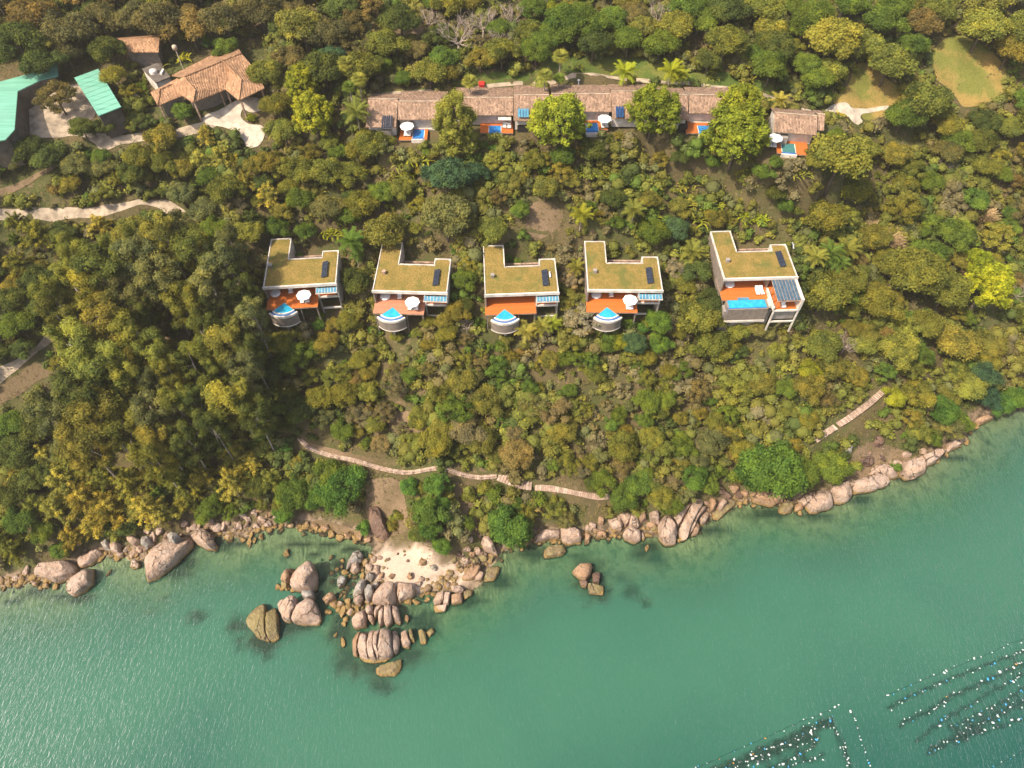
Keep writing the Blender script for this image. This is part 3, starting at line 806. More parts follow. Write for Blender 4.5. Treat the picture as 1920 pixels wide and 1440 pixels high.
rock([(208, 1014), (225, 1020), (223, 1036), (208, 1032)], 2.0); rock([(239, 1007), (253, 1004), (261, 1012), (250, 1021), (241, 1015)], 2.0)
rock([(266, 1011), (280, 1007), (284, 1017), (272, 1026), (266, 1020)], 2.0, 'g'); rock([(317, 1003), (327, 998), (337, 1007), (330, 1020), (318, 1015)], 2.4, 'g', base=2.2)
rock([(190, 1018), (205, 1010), (207, 1030), (196, 1028)], 1.8, 'g'); rock([(140, 1052), (165, 1040), (187, 1030), (190, 1038), (172, 1056), (150, 1062)], 1.6, 'p')
# rocks off the point
rock([(544, 1099), (550, 1083), (556, 1066), (570, 1057), (582, 1053), (591, 1061), (594, 1079), (590, 1102), (570, 1105), (556, 1105)], 4.4, 'p', 'tall pink boulder with a grey streak, at the top of the left rock stack')
rock_set([([(527, 1090), (532, 1076), (539, 1066), (550, 1063), (550, 1076), (544, 1086), (538, 1093)], 2.6, 0, 'o'), ([(527, 1092), (539, 1090), (538, 1104), (527, 1104)], 1.3, 0, 'w')], 'o', 'small orange split rock leaning on the tall pink boulder')
rock_set([([(523, 1144), (532, 1131), (547, 1119), (558, 1122), (561, 1138), (547, 1154), (545, 1165), (530, 1162)], 3.2), ([(578, 1125), (590, 1127), (597, 1141), (602, 1160), (597, 1170), (570, 1170), (547, 1166), (550, 1154), (562, 1138)], 3.4),
          ([(521, 1134), (529, 1122), (534, 1125), (530, 1133), (523, 1144)], 2.0), ([(568, 1110), (587, 1107), (590, 1121), (578, 1125), (568, 1121)], 3.2, 0, 'g')], 'p', 'big round pink boulder split by one diagonal crack')
rock_set([([(469, 1144), (483, 1134), (497, 1131), (500, 1151), (498, 1168), (498, 1188), (506, 1203), (486, 1197), (469, 1180), (461, 1168), (463, 1154)], 1.9, 0, 'w'), ([(507, 1134), (516, 1138), (521, 1153), (522, 1196), (507, 1203), (500, 1191), (500, 1168), (503, 1147)], 2.5)], 'w', 'round olive-brown rock with a deep notch, alone at the far left of the point')
# the point
rock([(650, 1067), (651, 1057), (662, 1042), (670, 1031), (680, 1041), (680, 1052), (672, 1055), (660, 1060)], 2.0, 'g', 'grey wedge-shaped rock left of the little beach')
rock([(659, 1062), (672, 1056), (674, 1069), (665, 1075), (657, 1071)], 2.0); rock([(631, 1090), (640, 1080), (649, 1085), (646, 1095), (635, 1101)], 1.8, 'g')
rock([(605, 1122), (624, 1111), (630, 1122), (611, 1132)], 1.9, 'o'); rock([(662, 1115), (670, 1099), (675, 1089), (685, 1089), (685, 1102), (680, 1112), (670, 1119)], 2.5, 'g')
rock([(662, 1120), (680, 1112), (681, 1125), (675, 1135), (664, 1132)], 2.2); rock([(684, 1110), (690, 1099), (700, 1101), (700, 1116), (691, 1127), (685, 1122)], 2.8, 'g', 'egg-shaped pale grey boulder in the middle of the rocky point')
rock([(686, 1085), (690, 1074), (699, 1074), (701, 1081), (696, 1089)], 1.6, 'g'); rock([(700, 1095), (709, 1091), (711, 1099), (706, 1104), (700, 1101)], 1.5, 'g')
rock([(700, 1129), (706, 1114), (719, 1097), (730, 1094), (742, 1097), (741, 1120), (739, 1132), (720, 1132), (709, 1131)], 3.4, 'p', 'large triangular pale boulder below the sandy beach')
rock([(746, 1110), (747, 1095), (757, 1090), (775, 1100), (776, 1109), (772, 1116), (757, 1121), (749, 1126)], 2.4, 'p', 'five-sided pink boulder right of the large triangular boulder')
rock([(661, 1164), (671, 1152), (684, 1141), (686, 1151), (686, 1172), (670, 1177), (662, 1172)], 3.0, 'p', 'pink rounded block left of the row of upright slabs')
rock_set([([(686, 1139), (692, 1134), (700, 1139), (700, 1151), (692, 1155), (687, 1151)], 2.8), ([(690, 1156), (700, 1156), (702, 1165), (699, 1171), (691, 1162)], 2.2)], 'p', 'narrow twin rock in the gap left of the upright slabs')
rock_set([([(702, 1136), (720, 1134), (712, 1146), (702, 1160)], 2.8), ([(721, 1140), (720, 1169), (710, 1174), (712, 1151)], 3.1), ([(722, 1137), (735, 1137), (736, 1166), (725, 1175), (721, 1169)], 3.2), ([(736, 1137), (746, 1137), (751, 1160), (750, 1170), (739, 1165)], 2.9)], 'p', 'upper row of four upright pink slabs on the rocky point')
rock_set([([(661, 1197), (670, 1182), (677, 1185), (671, 1204), (670, 1231), (662, 1229)], 2.5, 0, 'o'), ([(675, 1200), (680, 1187), (691, 1180), (690, 1204), (690, 1235), (674, 1234), (672, 1216)], 3.4), ([(692, 1180), (704, 1181), (702, 1210), (705, 1237), (692, 1235), (690, 1204)], 3.7),
          ([(705, 1181), (715, 1178), (711, 1204), (709, 1236), (704, 1236), (702, 1210)], 3.9), ([(716, 1179), (732, 1180), (736, 1204), (737, 1225), (730, 1232), (710, 1236), (712, 1204)], 4.1), ([(734, 1180), (742, 1181), (749, 1197), (747, 1219), (739, 1226), (737, 1204)], 3.4),
          ([(671, 1231), (712, 1237), (741, 1230), (725, 1240), (700, 1244), (677, 1240)], .9, 0, 'w')], 'p', 'largest pink boulder of the point, split by upright cracks into slabs')
rock([(701, 1255), (712, 1249), (737, 1242), (751, 1237), (750, 1257), (741, 1265), (725, 1266), (706, 1266)], 1.1, 'w', 'low weedy rock at the very tip of the point')
rock([(752, 1186), (762, 1184), (769, 1204), (767, 1214), (754, 1212)], 1.8); rock([(765, 1179), (772, 1181), (777, 1202), (771, 1205)], 1.5, 'w')
rock([(785, 1184), (797, 1177), (800, 1205), (789, 1206)], 1.1, 'w'); rock([(800, 1185), (811, 1177), (815, 1185), (805, 1194)], .9, 'w'); rock([(759, 1162), (762, 1151), (767, 1160), (764, 1167)], 1.0, 'o')
# right of the beach
rock([(899, 1015), (917, 1006), (932, 1035), (911, 1029)], 2.6, 'p', 'angular pink boulder left of the bright green tree at the waterline')
rock_set([([(865, 1081), (877, 1069), (893, 1057), (903, 1065), (897, 1079), (885, 1087), (867, 1087)], 2.2, 0, 'o'), ([(897, 1073), (909, 1075), (903, 1087), (889, 1089)], 1.6), ([(919, 1063), (938, 1061), (936, 1075), (926, 1089), (907, 1091), (909, 1079)], 1.1, 0, 'w')], 'p', 'weed-fringed split outcrop at the right end of the beach')
rock_set([([(812, 1126), (820, 1112), (833, 1110), (833, 1124), (826, 1132), (814, 1134)], 2.1), ([(835, 1112), (845, 1112), (841, 1134), (831, 1134)], 1.9), ([(845, 1100), (859, 1097), (871, 1106), (865, 1114), (849, 1110)], 1.8), ([(847, 1116), (867, 1114), (867, 1130), (847, 1134)], 1.5, 0, 'o'), ([(869, 1110), (887, 1104), (885, 1116), (871, 1124)], 1.2, 0, 'w'), ([(812, 1136), (839, 1134), (835, 1146), (816, 1148)], 1.3)], 'p', 'cluster of joined pink blocks below the beach, right of the point')
rock([(1014, 1035), (1029, 1025), (1057, 1023), (1065, 1031), (1053, 1041), (1021, 1045)], 1.5, 'w', 'flat oval brown rock lying in the water below the green tree')
rock([(994, 1015), (1017, 996), (1049, 992), (1047, 1006), (1017, 1013)], 2.4, 'p'); rock([(1051, 996), (1069, 982), (1085, 996), (1089, 1011), (1067, 1019), (1057, 1015)], 2.6, 'p')
rock([(1097, 998), (1107, 1000), (1105, 1017), (1097, 1019)], 1.5, 'o'); rock([(1120, 996), (1136, 996), (1136, 1007), (1120, 1007)], 1.8, 'o'); rock([(1122, 970), (1133, 970), (1131, 980), (1122, 980)], 1.6, 'o')
rock_set([([(1072, 1072), (1087, 1057), (1105, 1056), (1112, 1062), (1107, 1078), (1098, 1090), (1083, 1082)], 2.1, 0, 'o'), ([(1111, 1076), (1126, 1073), (1123, 1094), (1112, 1094)], 1.5, 0, 'd'), ([(1102, 1096), (1132, 1098), (1131, 1114), (1105, 1113)], 1.7, 0, 'w'), ([(1086, 1089), (1103, 1091), (1099, 1102), (1090, 1100)], 1.2, 0, 'd')], 'w', 'small jagged rock islet standing alone in the green water', 'rock_islet')
rock_set([([(1138, 973), (1158, 966), (1169, 980), (1165, 995), (1147, 991)], 2.2), ([(1160, 968), (1179, 963), (1184, 977), (1172, 988)], 3.0), ([(1179, 966), (1193, 966), (1200, 984), (1197, 991), (1179, 989)], 3.0), ([(1167, 1002), (1179, 991), (1200, 996), (1202, 1012), (1190, 1018), (1172, 1010)], 2.6), ([(1202, 998), (1211, 1005), (1207, 1014), (1203, 1010)], 1.4)], 'p', 'fan of layered pink slabs on the shore, left one of two slab outcrops')
rock([(1195, 966), (1208, 961), (1211, 973), (1200, 980)], 1.8, 'o'); rock([(1218, 963), (1232, 959), (1236, 977), (1222, 973)], 2.0)
rock([(1236, 977), (1254, 968), (1264, 984), (1268, 998), (1266, 1016), (1250, 1018), (1238, 1007), (1236, 991)], 3.0, 'p', 'rounded pink block left of the long diagonal slabs')
rock_set([([(1261, 970), (1300, 940), (1289, 959), (1271, 987), (1266, 984)], 3.0), ([(1301, 938), (1319, 936), (1317, 949), (1307, 966), (1292, 995), (1289, 1010), (1278, 1012), (1272, 995), (1289, 961)], 3.5), ([(1319, 943), (1326, 943), (1323, 956), (1307, 975), (1296, 1000), (1292, 998), (1308, 966)], 3.0), ([(1310, 975), (1324, 959), (1330, 966), (1323, 980), (1314, 984)], 2.0), ([(1296, 1005), (1305, 980), (1312, 987), (1308, 1002)], 2.0, 0, 'o')], 'p', 'long diagonal pink slabs with straight cracks running down to the water')
rock([(1330, 936), (1340, 934), (1342, 952), (1333, 956)], 2.0, 'o'); rock([(1328, 970), (1346, 959), (1367, 945), (1390, 926), (1381, 943), (1363, 961), (1340, 980)], 1.1, 'w', 'low yellowish weedy ledge right of the diagonal slabs'); rock([(1344, 949), (1356, 936), (1363, 945), (1349, 959)], 1.7, 'p')
rock([(1406, 917), (1434, 925), (1475, 923), (1475, 936), (1448, 947), (1415, 939)], 2.2, 'o', 'undercut ochre ledge below the big round green tree')
rock([(1459, 958), (1469, 941), (1488, 939), (1486, 958), (1472, 963)], 1.6, 'w'); rock([(1490, 947), (1505, 941), (1505, 955), (1491, 959)], 1.5, 'o'); rock([(1496, 936), (1532, 922), (1521, 941), (1507, 947)], 2.2)
rock([(1513, 947), (1534, 922), (1553, 920), (1567, 941), (1553, 952), (1524, 959)], 3.0, 'p', 'smooth pink shore block right of the ochre ledge'); rock([(1556, 920), (1570, 906), (1589, 906), (1597, 928), (1586, 939), (1570, 941)], 3.0, 'p', 'square pink shore block between two dark cracks')
rock([(1591, 906), (1629, 895), (1651, 890), (1670, 895), (1664, 909), (1637, 918), (1602, 924)], 2.4, 'p', 'long low pink shore ledge right of the square shore block'); rock([(1629, 887), (1651, 868), (1686, 890), (1673, 895)], 2.0)
rock([(1692, 887), (1694, 858), (1716, 860), (1740, 871), (1735, 882), (1716, 893), (1700, 895)], 3.0, 'p', 'pale pink boulder where the right shore bends'); rock([(1716, 858), (1743, 852), (1759, 839), (1773, 844), (1759, 863), (1740, 871)], 2.4)
rock([(1773, 833), (1803, 817), (1813, 822), (1803, 833), (1775, 849)], 1.8, 'p', 'narrow pink ledge at the right end of the bare rocks'); rock([(1824, 790), (1851, 776), (1862, 784), (1840, 794)], 2.0, 'o', 'reddish rock under the trees at the far right shore')
rock([(693, 947), (710, 947), (720, 973), (730, 1000), (710, 1007), (693, 987)], 2.6, 'd', 'dark brown sloping slab in the bank above the beach', tilt=.25)
rock([(1640, 818), (1656, 820), (1656, 832), (1640, 832)], 1.4, 'd'); rock([(1584, 832), (1598, 832), (1598, 846), (1584, 846)], 1.4, 'g'); rock([(1614, 858), (1638, 858), (1636, 870), (1614, 870)], 1.4, 'd')

# generic boulders
def boulder_proto(seed):
    bm = bmesh.new(); bmesh.ops.create_icosphere(bm, subdivisions=3, radius=1.0)
    V = np.array([v.co for v in bm.verts])
    r_ = np.random.default_rng(seed)
    for _ in range(9):
        n = r_.normal(size=3); n /= np.linalg.norm(n); d = r_.uniform(.42, .78)
        k = V @ n; V -= np.outer(np.maximum(k - d, 0) * .92, n)
    V *= (1 + .17 * fbm(V[:, 0] * 1.6, V[:, 1] * 1.6, V[:, 2] * 1.6 + seed, seed, 3))[:, None]
    for v, c in zip(bm.verts, V): v.co = c
    out = {}
    for k, m in MATS.items():
        me = bpy.data.meshes.new('boulder'); bm.to_mesh(me); me.polygons.foreach_set('use_smooth', [True] * len(me.polygons)); me.materials.append(m); me.update(); me.set_sharp_from_angle(angle=math.radians(30)); out[k] = me
    bm.free()
    return out
BP = [boulder_proto(s) for s in range(40, 47)]
def boulder(u, v, rx, ry=None, m='p', h=None, z=None):
    ry = ry or rx
    p = G(u, v, .3) if z is None else W(u, v, z)
    s = depth_of(p) / FPX
    a = rx * s; b = ry * s * 1.25; hh = h or min(a, b) * 1.05
    zz = max(float(gz(p[0], p[1])), -.15)
    o = link('boulder', rng.choice(BP)[m], None, (p[0], p[1], zz + hh * .22), (rng.uniform(-.35, .35), rng.uniform(-.35, .35), rng.uniform(-.5, .5) + rng.choice((0, 3.14))), (a * rng.uniform(1.0, 1.35), b * rng.uniform(.95, 1.3), hh * rng.uniform(.9, 1.25)))
    tag(o, None, 'boulder', 'boulders along the shore'); ROCKS.append((o, (p[0], p[1], zz), m, a * 2, None))
    return o
for q in [(64, 1092, 9, 7), (87, 1096, 10, 6), (106, 1100, 6, 9), (205, 1076, 4, 6), (48, 1070, 8), (237, 1029, 6), (256, 1059, 9), (249, 1036, 7), (193, 1042, 5, 9), (226, 1042, 8, 6), (30, 1085, 7), (15, 1094, 6),
          (345, 983, 7), (352, 991, 6), (363, 990, 7), (373, 985, 6, 9), (405, 988, 11, 9), (420, 987, 8), (458, 965, 9, 6), (482, 985, 6), (502, 983, 7), (430, 1008, 7, 8), (455, 1012, 5), (468, 1017, 5, 7), (478, 1013, 5), (490, 1005, 6, 8), (472, 1003, 5), (538, 1040, 6, 9, 'w'),
          (290, 978, 12, 4), (440, 992, 6), (448, 985, 6), (465, 975, 6), (492, 972, 7), (475, 960, 6), (515, 968, 5), (488, 955, 8, 5, 'o'), (505, 962, 6, 9, 'o'), (392, 975, 7), (300, 995, 6), (275, 995, 6), (262, 1028, 6), (288, 1005, 7),
          (716, 1078, 5, 6, 'o'), (735, 1079, 7, 6, 'o'), (770, 1080, 7, 6, 'o'), (792, 1055, 9, 7, 'o'), (812, 1064, 6, 5, 'g'), (764, 1051, 3, 3, 'd'), (784, 1095, 6, 5), (789, 1086, 6, 5), (766, 1025, 3, 2.5, 'w'), (757, 1033, 3.5, 2.5, 'w'), (758, 1040, 2.5, 2, 'd'), (745, 1038, 3, 2, 'd'), (728, 1048, 3, 2.5, 'd'), (723, 1050, 3, 3, 'w'), (718, 1063, 3, 3, 'w'), (726, 1065, 2, 2, 'd'),
          (641, 1052, 4, 6), (686, 1054, 7), (692, 1064, 7), (706, 1064, 6), (700, 1050, 6), (712, 1046, 5), (695, 1043, 5), (678, 1066, 5, 8, 'o'), (680, 1080, 6, 7, 'o'), (648, 1074, 7, 5, 'o'), (655, 1083, 6, 5), (707, 1073, 5), (713, 1088, 5),
          (654, 1128, 6), (641, 1135, 7), (627, 1136, 8, 7, 'o'), (617, 1149, 7, 6, 'o'), (645, 1148, 8), (660, 1151, 9), (671, 1140, 6), (640, 1118, 3, 8), (647, 1118, 3, 7), (697, 1131, 4), (681, 1136, 4, 8), (652, 1140, 6), (635, 1145, 6, 5, 'o'), (648, 1162, 6, 5, 'w'), (646, 1170, 5, 5, 'w'),
          (629, 1192, 4, 4, 'w'), (644, 1204, 5, 10, 'w'), (668, 1145, 5), (688, 1128, 5), (556, 1112, 6), (545, 1112, 6), (536, 1114, 5), (530, 1110, 6, 5, 'w'), (1213, 1028, 5, 5, 'w'), (1313, 998, 4), (1272, 1013, 5), (940, 1012, 6), (1040, 1016, 6, 4, 'w'), (1085, 1020, 6, 4, 'o'), (1110, 985, 7), (1102, 990, 6), (1150, 1003, 6, 4, 'o'), (1160, 1008, 5, 4, 'w'), (1140, 1012, 5, 4, 'w'), (1222, 985, 8, 6, 'o'), (1228, 992, 8, 6, 'w'), (1216, 1002, 6, 5, 'w'),
          (895, 1030, 7, 6), (885, 1038, 7, 6, 'o'), (875, 1030, 6), (905, 1045, 8, 6, 'w'), (920, 1050, 7, 6, 'w'), (890, 1050, 7, 5, 'w'), (870, 1050, 7, 6), (860, 1040, 6, 6, 'd'), (850, 1050, 6, 5, 'w'), (860, 1062, 5, 5, 'w'), (845, 1075, 6, 4, 'w'), (830, 1090, 7, 5, 'w'), (822, 1100, 6, 5, 'w'), (850, 1088, 6, 4, 'w'), (800, 1110, 7, 5, 'w'), (790, 1118, 6, 5, 'w'), (780, 1130, 7, 5, 'w'), (765, 1128, 7, 6, 'w'), (800, 1128, 8, 5, 'w'),
          (882, 1010, 5), (900, 1000, 6, 6, 'd'), (640, 1008, 9, 6, 'o'), (655, 1002, 10, 8, 'o'), (622, 1000, 9, 7, 'o'), (675, 1005, 8, 7, 'o'), (610, 992, 9, 7, 'o'), (690, 1012, 8, 6, 'o'), (665, 1015, 7, 4, 'o'), (560, 988, 7, 6), (1362, 925, 9, 7, 'd'), (1375, 915, 9, 7, 'o'), (1350, 920, 8, 7, 'o'), (1385, 930, 9, 6, 'd'), (1395, 925, 8, 6, 'o'), (1398, 942, 8, 6, 'o'), (1412, 948, 6, 4, 'o'),
          (1680, 870, 9, 7), (1668, 878, 8, 6), (1655, 858, 8, 6, 'd'), (1640, 880, 9, 6), (1500, 930, 7, 5), (1700, 850, 7), (1730, 846, 7), (1610, 905, 8, 5), (1500, 962, 5, 4, 'w'), (1830, 800, 7, 5, 'd'), (1812, 830, 5, 4, 'w'), (960, 1005, 6), (980, 1008, 7), (545, 985, 6), (575, 985, 7, 5, 'o'), (590, 988, 7, 5, 'o')]:
    boulder(*q)

def rubble():
    """small broken stones wedged along the waterline, too many to count"""
    r_ = np.random.default_rng(620)
    bm = bmesh.new(); bmesh.ops.create_icosphere(bm, subdivisions=2, radius=1.0)
    iv = np.array([v.co for v in bm.verts]); jf = np.array([[v.index for v in f.verts] for f in bm.faces]); bm.free()
    Vs, Fs = [], []; off = 0
    px = [(0, 1098), (60, 1085), (110, 1080), (170, 1050), (210, 1038), (260, 1035), (320, 1010), (380, 1000), (440, 998), (500, 985), (530, 985)]
    segs = [(px, 230, 9, 9), ([(560, 990), (620, 1002), (690, 1014)], 50, 7, 5), ([(640, 1060), (660, 1100), (640, 1140), (680, 1150)], 70, 18, 12), ([(790, 1115), (830, 1105), (870, 1060), (900, 1040), (940, 1030)], 90, 14, 12), ([(950, 1020), (1010, 1015), (1060, 1008), (1120, 1000), (1180, 985), (1230, 985), (1300, 975), (1350, 950), (1400, 930)], 190, 8, 9), ([(1420, 940), (1500, 945), (1560, 925), (1640, 900), (1700, 880), (1760, 850), (1820, 815)], 80, 7, 6), ([(1620, 860), (1680, 850)], 20, 20, 12)]
    for line, cnt, ju, jv in segs:
        for k in range(cnt):
            t = r_.uniform(0, len(line) - 1.001); i = int(t); f = t - i
            u = line[i][0] * (1 - f) + line[i + 1][0] * f + r_.normal() * ju; v = line[i][1] * (1 - f) + line[i + 1][1] * f + r_.normal() * jv
            p = G(u, v, .1)
            if p[2] < -.5: continue
            sz = .22 + .5 * r_.random() ** 2
            V = iv.copy()
            for _ in range(6):
                n = r_.normal(size=3); n /= np.linalg.norm(n); d = r_.uniform(.4, .75); q = V @ n; V -= np.outer(np.maximum(q - d, 0) * .95, n)
            a = r_.uniform(0, 6.28); ca, sa = math.cos(a), math.sin(a)
            V = V * np.array([sz * r_.uniform(.9, 1.7), sz * r_.uniform(.9, 1.4), sz * r_.uniform(.6, 1.0)])
            V = np.column_stack([V[:, 0] * ca - V[:, 1] * sa, V[:, 0] * sa + V[:, 1] * ca, V[:, 2]]) + np.array([p[0], p[1], max(float(gz(p[0], p[1])), -.25) + .1 * sz])
            Vs.append(V); Fs.append(jf + off); off += len(V)
    me = np_mesh('shore_rubble', np.concatenate(Vs), np.concatenate(Fs), ROCK_RUBBLE)
    tag(link('shore_rubble', me), 'broken brown stones wedged along the waterline', 'stones', None, 'stuff')
ROCK_RUBBLE = M_rock('rubble_stone', (.34, .22, .15), (.22, .145, .10), (.34, .29, .24), .5)
rubble()

# ------------------------------------------------------------------ furniture kinds (things that stand on decks)
KIT = {}
def kit(name, maker):
    """first use builds the thing, later uses copy it and its parts"""
    def place(loc, rz, label, cat, group):
        if name not in KIT:
            KIT[name] = maker(); r = KIT[name]
        else: r = copy_tree(KIT[name])
        r.location = loc; r.rotation_euler = (0, 0, rz)
        tag(r, label, cat, group)
        return r
    return place
def mk_parasol():
    r = empty('parasol')
    m = MB(); m.tube([(0, 0, 0), (0, 0, 2.45)], .04, 6); m.build('pole', STEEL, r)
    m = MB(); n = 8; R = 1.42
    ring = [(R * math.cos(2 * math.pi * k / n), R * math.sin(2 * math.pi * k / n), 2.05) for k in range(n)]
    low = [(p[0], p[1], 1.88) for p in ring]
    m.add([(0, 0, 2.6)] + ring + low, [(0, 1 + k, 1 + (k + 1) % n) for k in range(n)] + [(1 + k, n + 1 + k, n + 1 + (k + 1) % n, 1 + (k + 1) % n) for k in range(n)])
    m.build('canopy', WHITE_CLEAN, r)
    m = MB(); m.disc((0, 0), .35, .1, 12, rim=.1); m.build('base', STEEL, r)
    return r
parasol = kit('parasol', mk_parasol)
def mk_lounger():
    r = empty('sun_lounger')
    m = MB(); m.box(-.34, .34, -1.0, .35, .30, .42); m.build('mattress', WHITE_CLEAN, r)
    m = MB(); m.add([(-.34, .36, .30), (.34, .36, .30), (.34, 1.0, .68), (-.34, 1.0, .68), (-.34, .36, .42), (.34, .36, .42), (.34, .95, .80), (-.34, .95, .80)], [(3, 2, 1, 0), (4, 5, 6, 7), (0, 1, 5, 4), (1, 2, 6, 5), (2, 3, 7, 6), (3, 0, 4, 7)]); m.build('backrest', WHITE_CLEAN, r)
    m = MB(); m.box(-.36, .36, -1.02, .98, .22, .29); m.build('frame', TIMBER, r)
    for x in (-.3, .3):
        for y in (-.9, .85): MB().box(x - .04, x + .04, y - .04, y + .04, 0, .22).build('leg', TIMBER, r)
    return r
lounger = kit('lounger', mk_lounger)
def mk_pod():
    r = empty('round_daybed')
    m = MB(); m.lathe([(0.02, .12), (.95, .12), (1.02, .30), (.95, .42), (.7, .46), (.01, .47)], 18); m.build('cushion', WHITE_CLEAN, r, True)
    n = 14; m = MB()
    for k in range(n):
        a0 = math.pi * (.05 + .9 * k / n); a1 = math.pi * (.05 + .9 * (k + 1) / n)
        h = lambda a: .42 + .55 * math.sin(a)
        m.add([(1.06 * math.cos(a0), 1.06 * math.sin(a0), .1), (1.06 * math.cos(a1), 1.06 * math.sin(a1), .1), (1.1 * math.cos(a1), 1.1 * math.sin(a1), h(a1)), (1.1 * math.cos(a0), 1.1 * math.sin(a0), h(a0)),
               (.97 * math.cos(a0), .97 * math.sin(a0), .1), (.97 * math.cos(a1), .97 * math.sin(a1), .1), (1.0 * math.cos(a1), 1.0 * math.sin(a1), h(a1)), (1.0 * math.cos(a0), 1.0 * math.sin(a0), h(a0))],
              [(0, 1, 2, 3), (7, 6, 5, 4), (3, 2, 6, 7)])
    m.build('backrest', TIMBER, r)
    for k in range(4): MB().box(.6 * math.cos(k * 1.57 + .78) - .05, .6 * math.cos(k * 1.57 + .78) + .05, .6 * math.sin(k * 1.57 + .78) - .05, .6 * math.sin(k * 1.57 + .78) + .05, 0, .12).build('leg', TIMBER, r)
    return r
pod = kit('pod', mk_pod)
def mk_chair():
    r = empty('armchair')
    MB().box(-.40, .40, -.38, .36, .24, .44).build('seat', WHITE_CLEAN, r)
    MB().box(-.40, .40, .365, .50, .20, .92).build('backrest', WHITE_CLEAN, r)
    for x in (-.46, .46): MB().box(x - .055, x + .055, -.40, .50, .20, .64).build('armrest', TIMBER, r)
    for x in (-.42, .42):
        for y in (-.35, .44): MB().box(x - .03, x + .03, y - .03, y + .03, 0, .198).build('leg', TIMBER, r)
    return r
armchair = kit('chair', mk_chair)
def mk_table():
    r = empty('round_table')
    m = MB(); m.disc((0, 0), .62, .76, 18, rim=.05); m.build('tabletop', WHITE_CLEAN, r)
    m = MB(); m.tube([(0, 0, .03), (0, 0, .71)], .06, 8); m.build('pedestal', STEEL, r)
    m = MB(); m.disc((0, 0), .32, .03, 12, rim=.03); m.build('base', STEEL, r)
    return r
table = kit('table', mk_table)

# ------------------------------------------------------------------ lower villas with turf roofs
def ring_poly(R, a0, a1, n=18, c=(0, 0)):
    return [(c[0] + R * math.cos(a0 + (a1 - a0) * k / n), c[1] + R * math.sin(a0 + (a1 - a0) * k / n)) for k in range(n + 1)]
def sector(r0, r1, a0, a1, n=18):
    return ring_poly(r1, a0, a1, n) + ring_poly(r0, a1, a0, n)
def edge_strip(m, poly, w, z0, z1):
    n = len(poly)
    for i in range(n):
        a = np.array(poly[i]); b = np.array(poly[(i + 1) % n])
        d = (b - a) / np.linalg.norm(b - a); nn = np.array([-d[1], d[0]])
        p = [a + d * .0, b + d * .0, b + nn * w, a + nn * w]
        # mitre: shorten the strip by w at its far end so that neighbours butt
        e = d * (w + .002)
        p = [a, b - e, b - e + nn * w, a + nn * w]
        m.prism([tuple(q) for q in p], z0, z1)
ORD = ['leftmost', 'second from the left', 'middle', 'fourth from the left', 'rightmost']
VNAME = ['the leftmost turf-roofed villa', 'the second turf-roofed villa from the left', 'the middle turf-roofed villa', 'the fourth turf-roofed villa from the left', 'the rightmost turf-roofed villa']
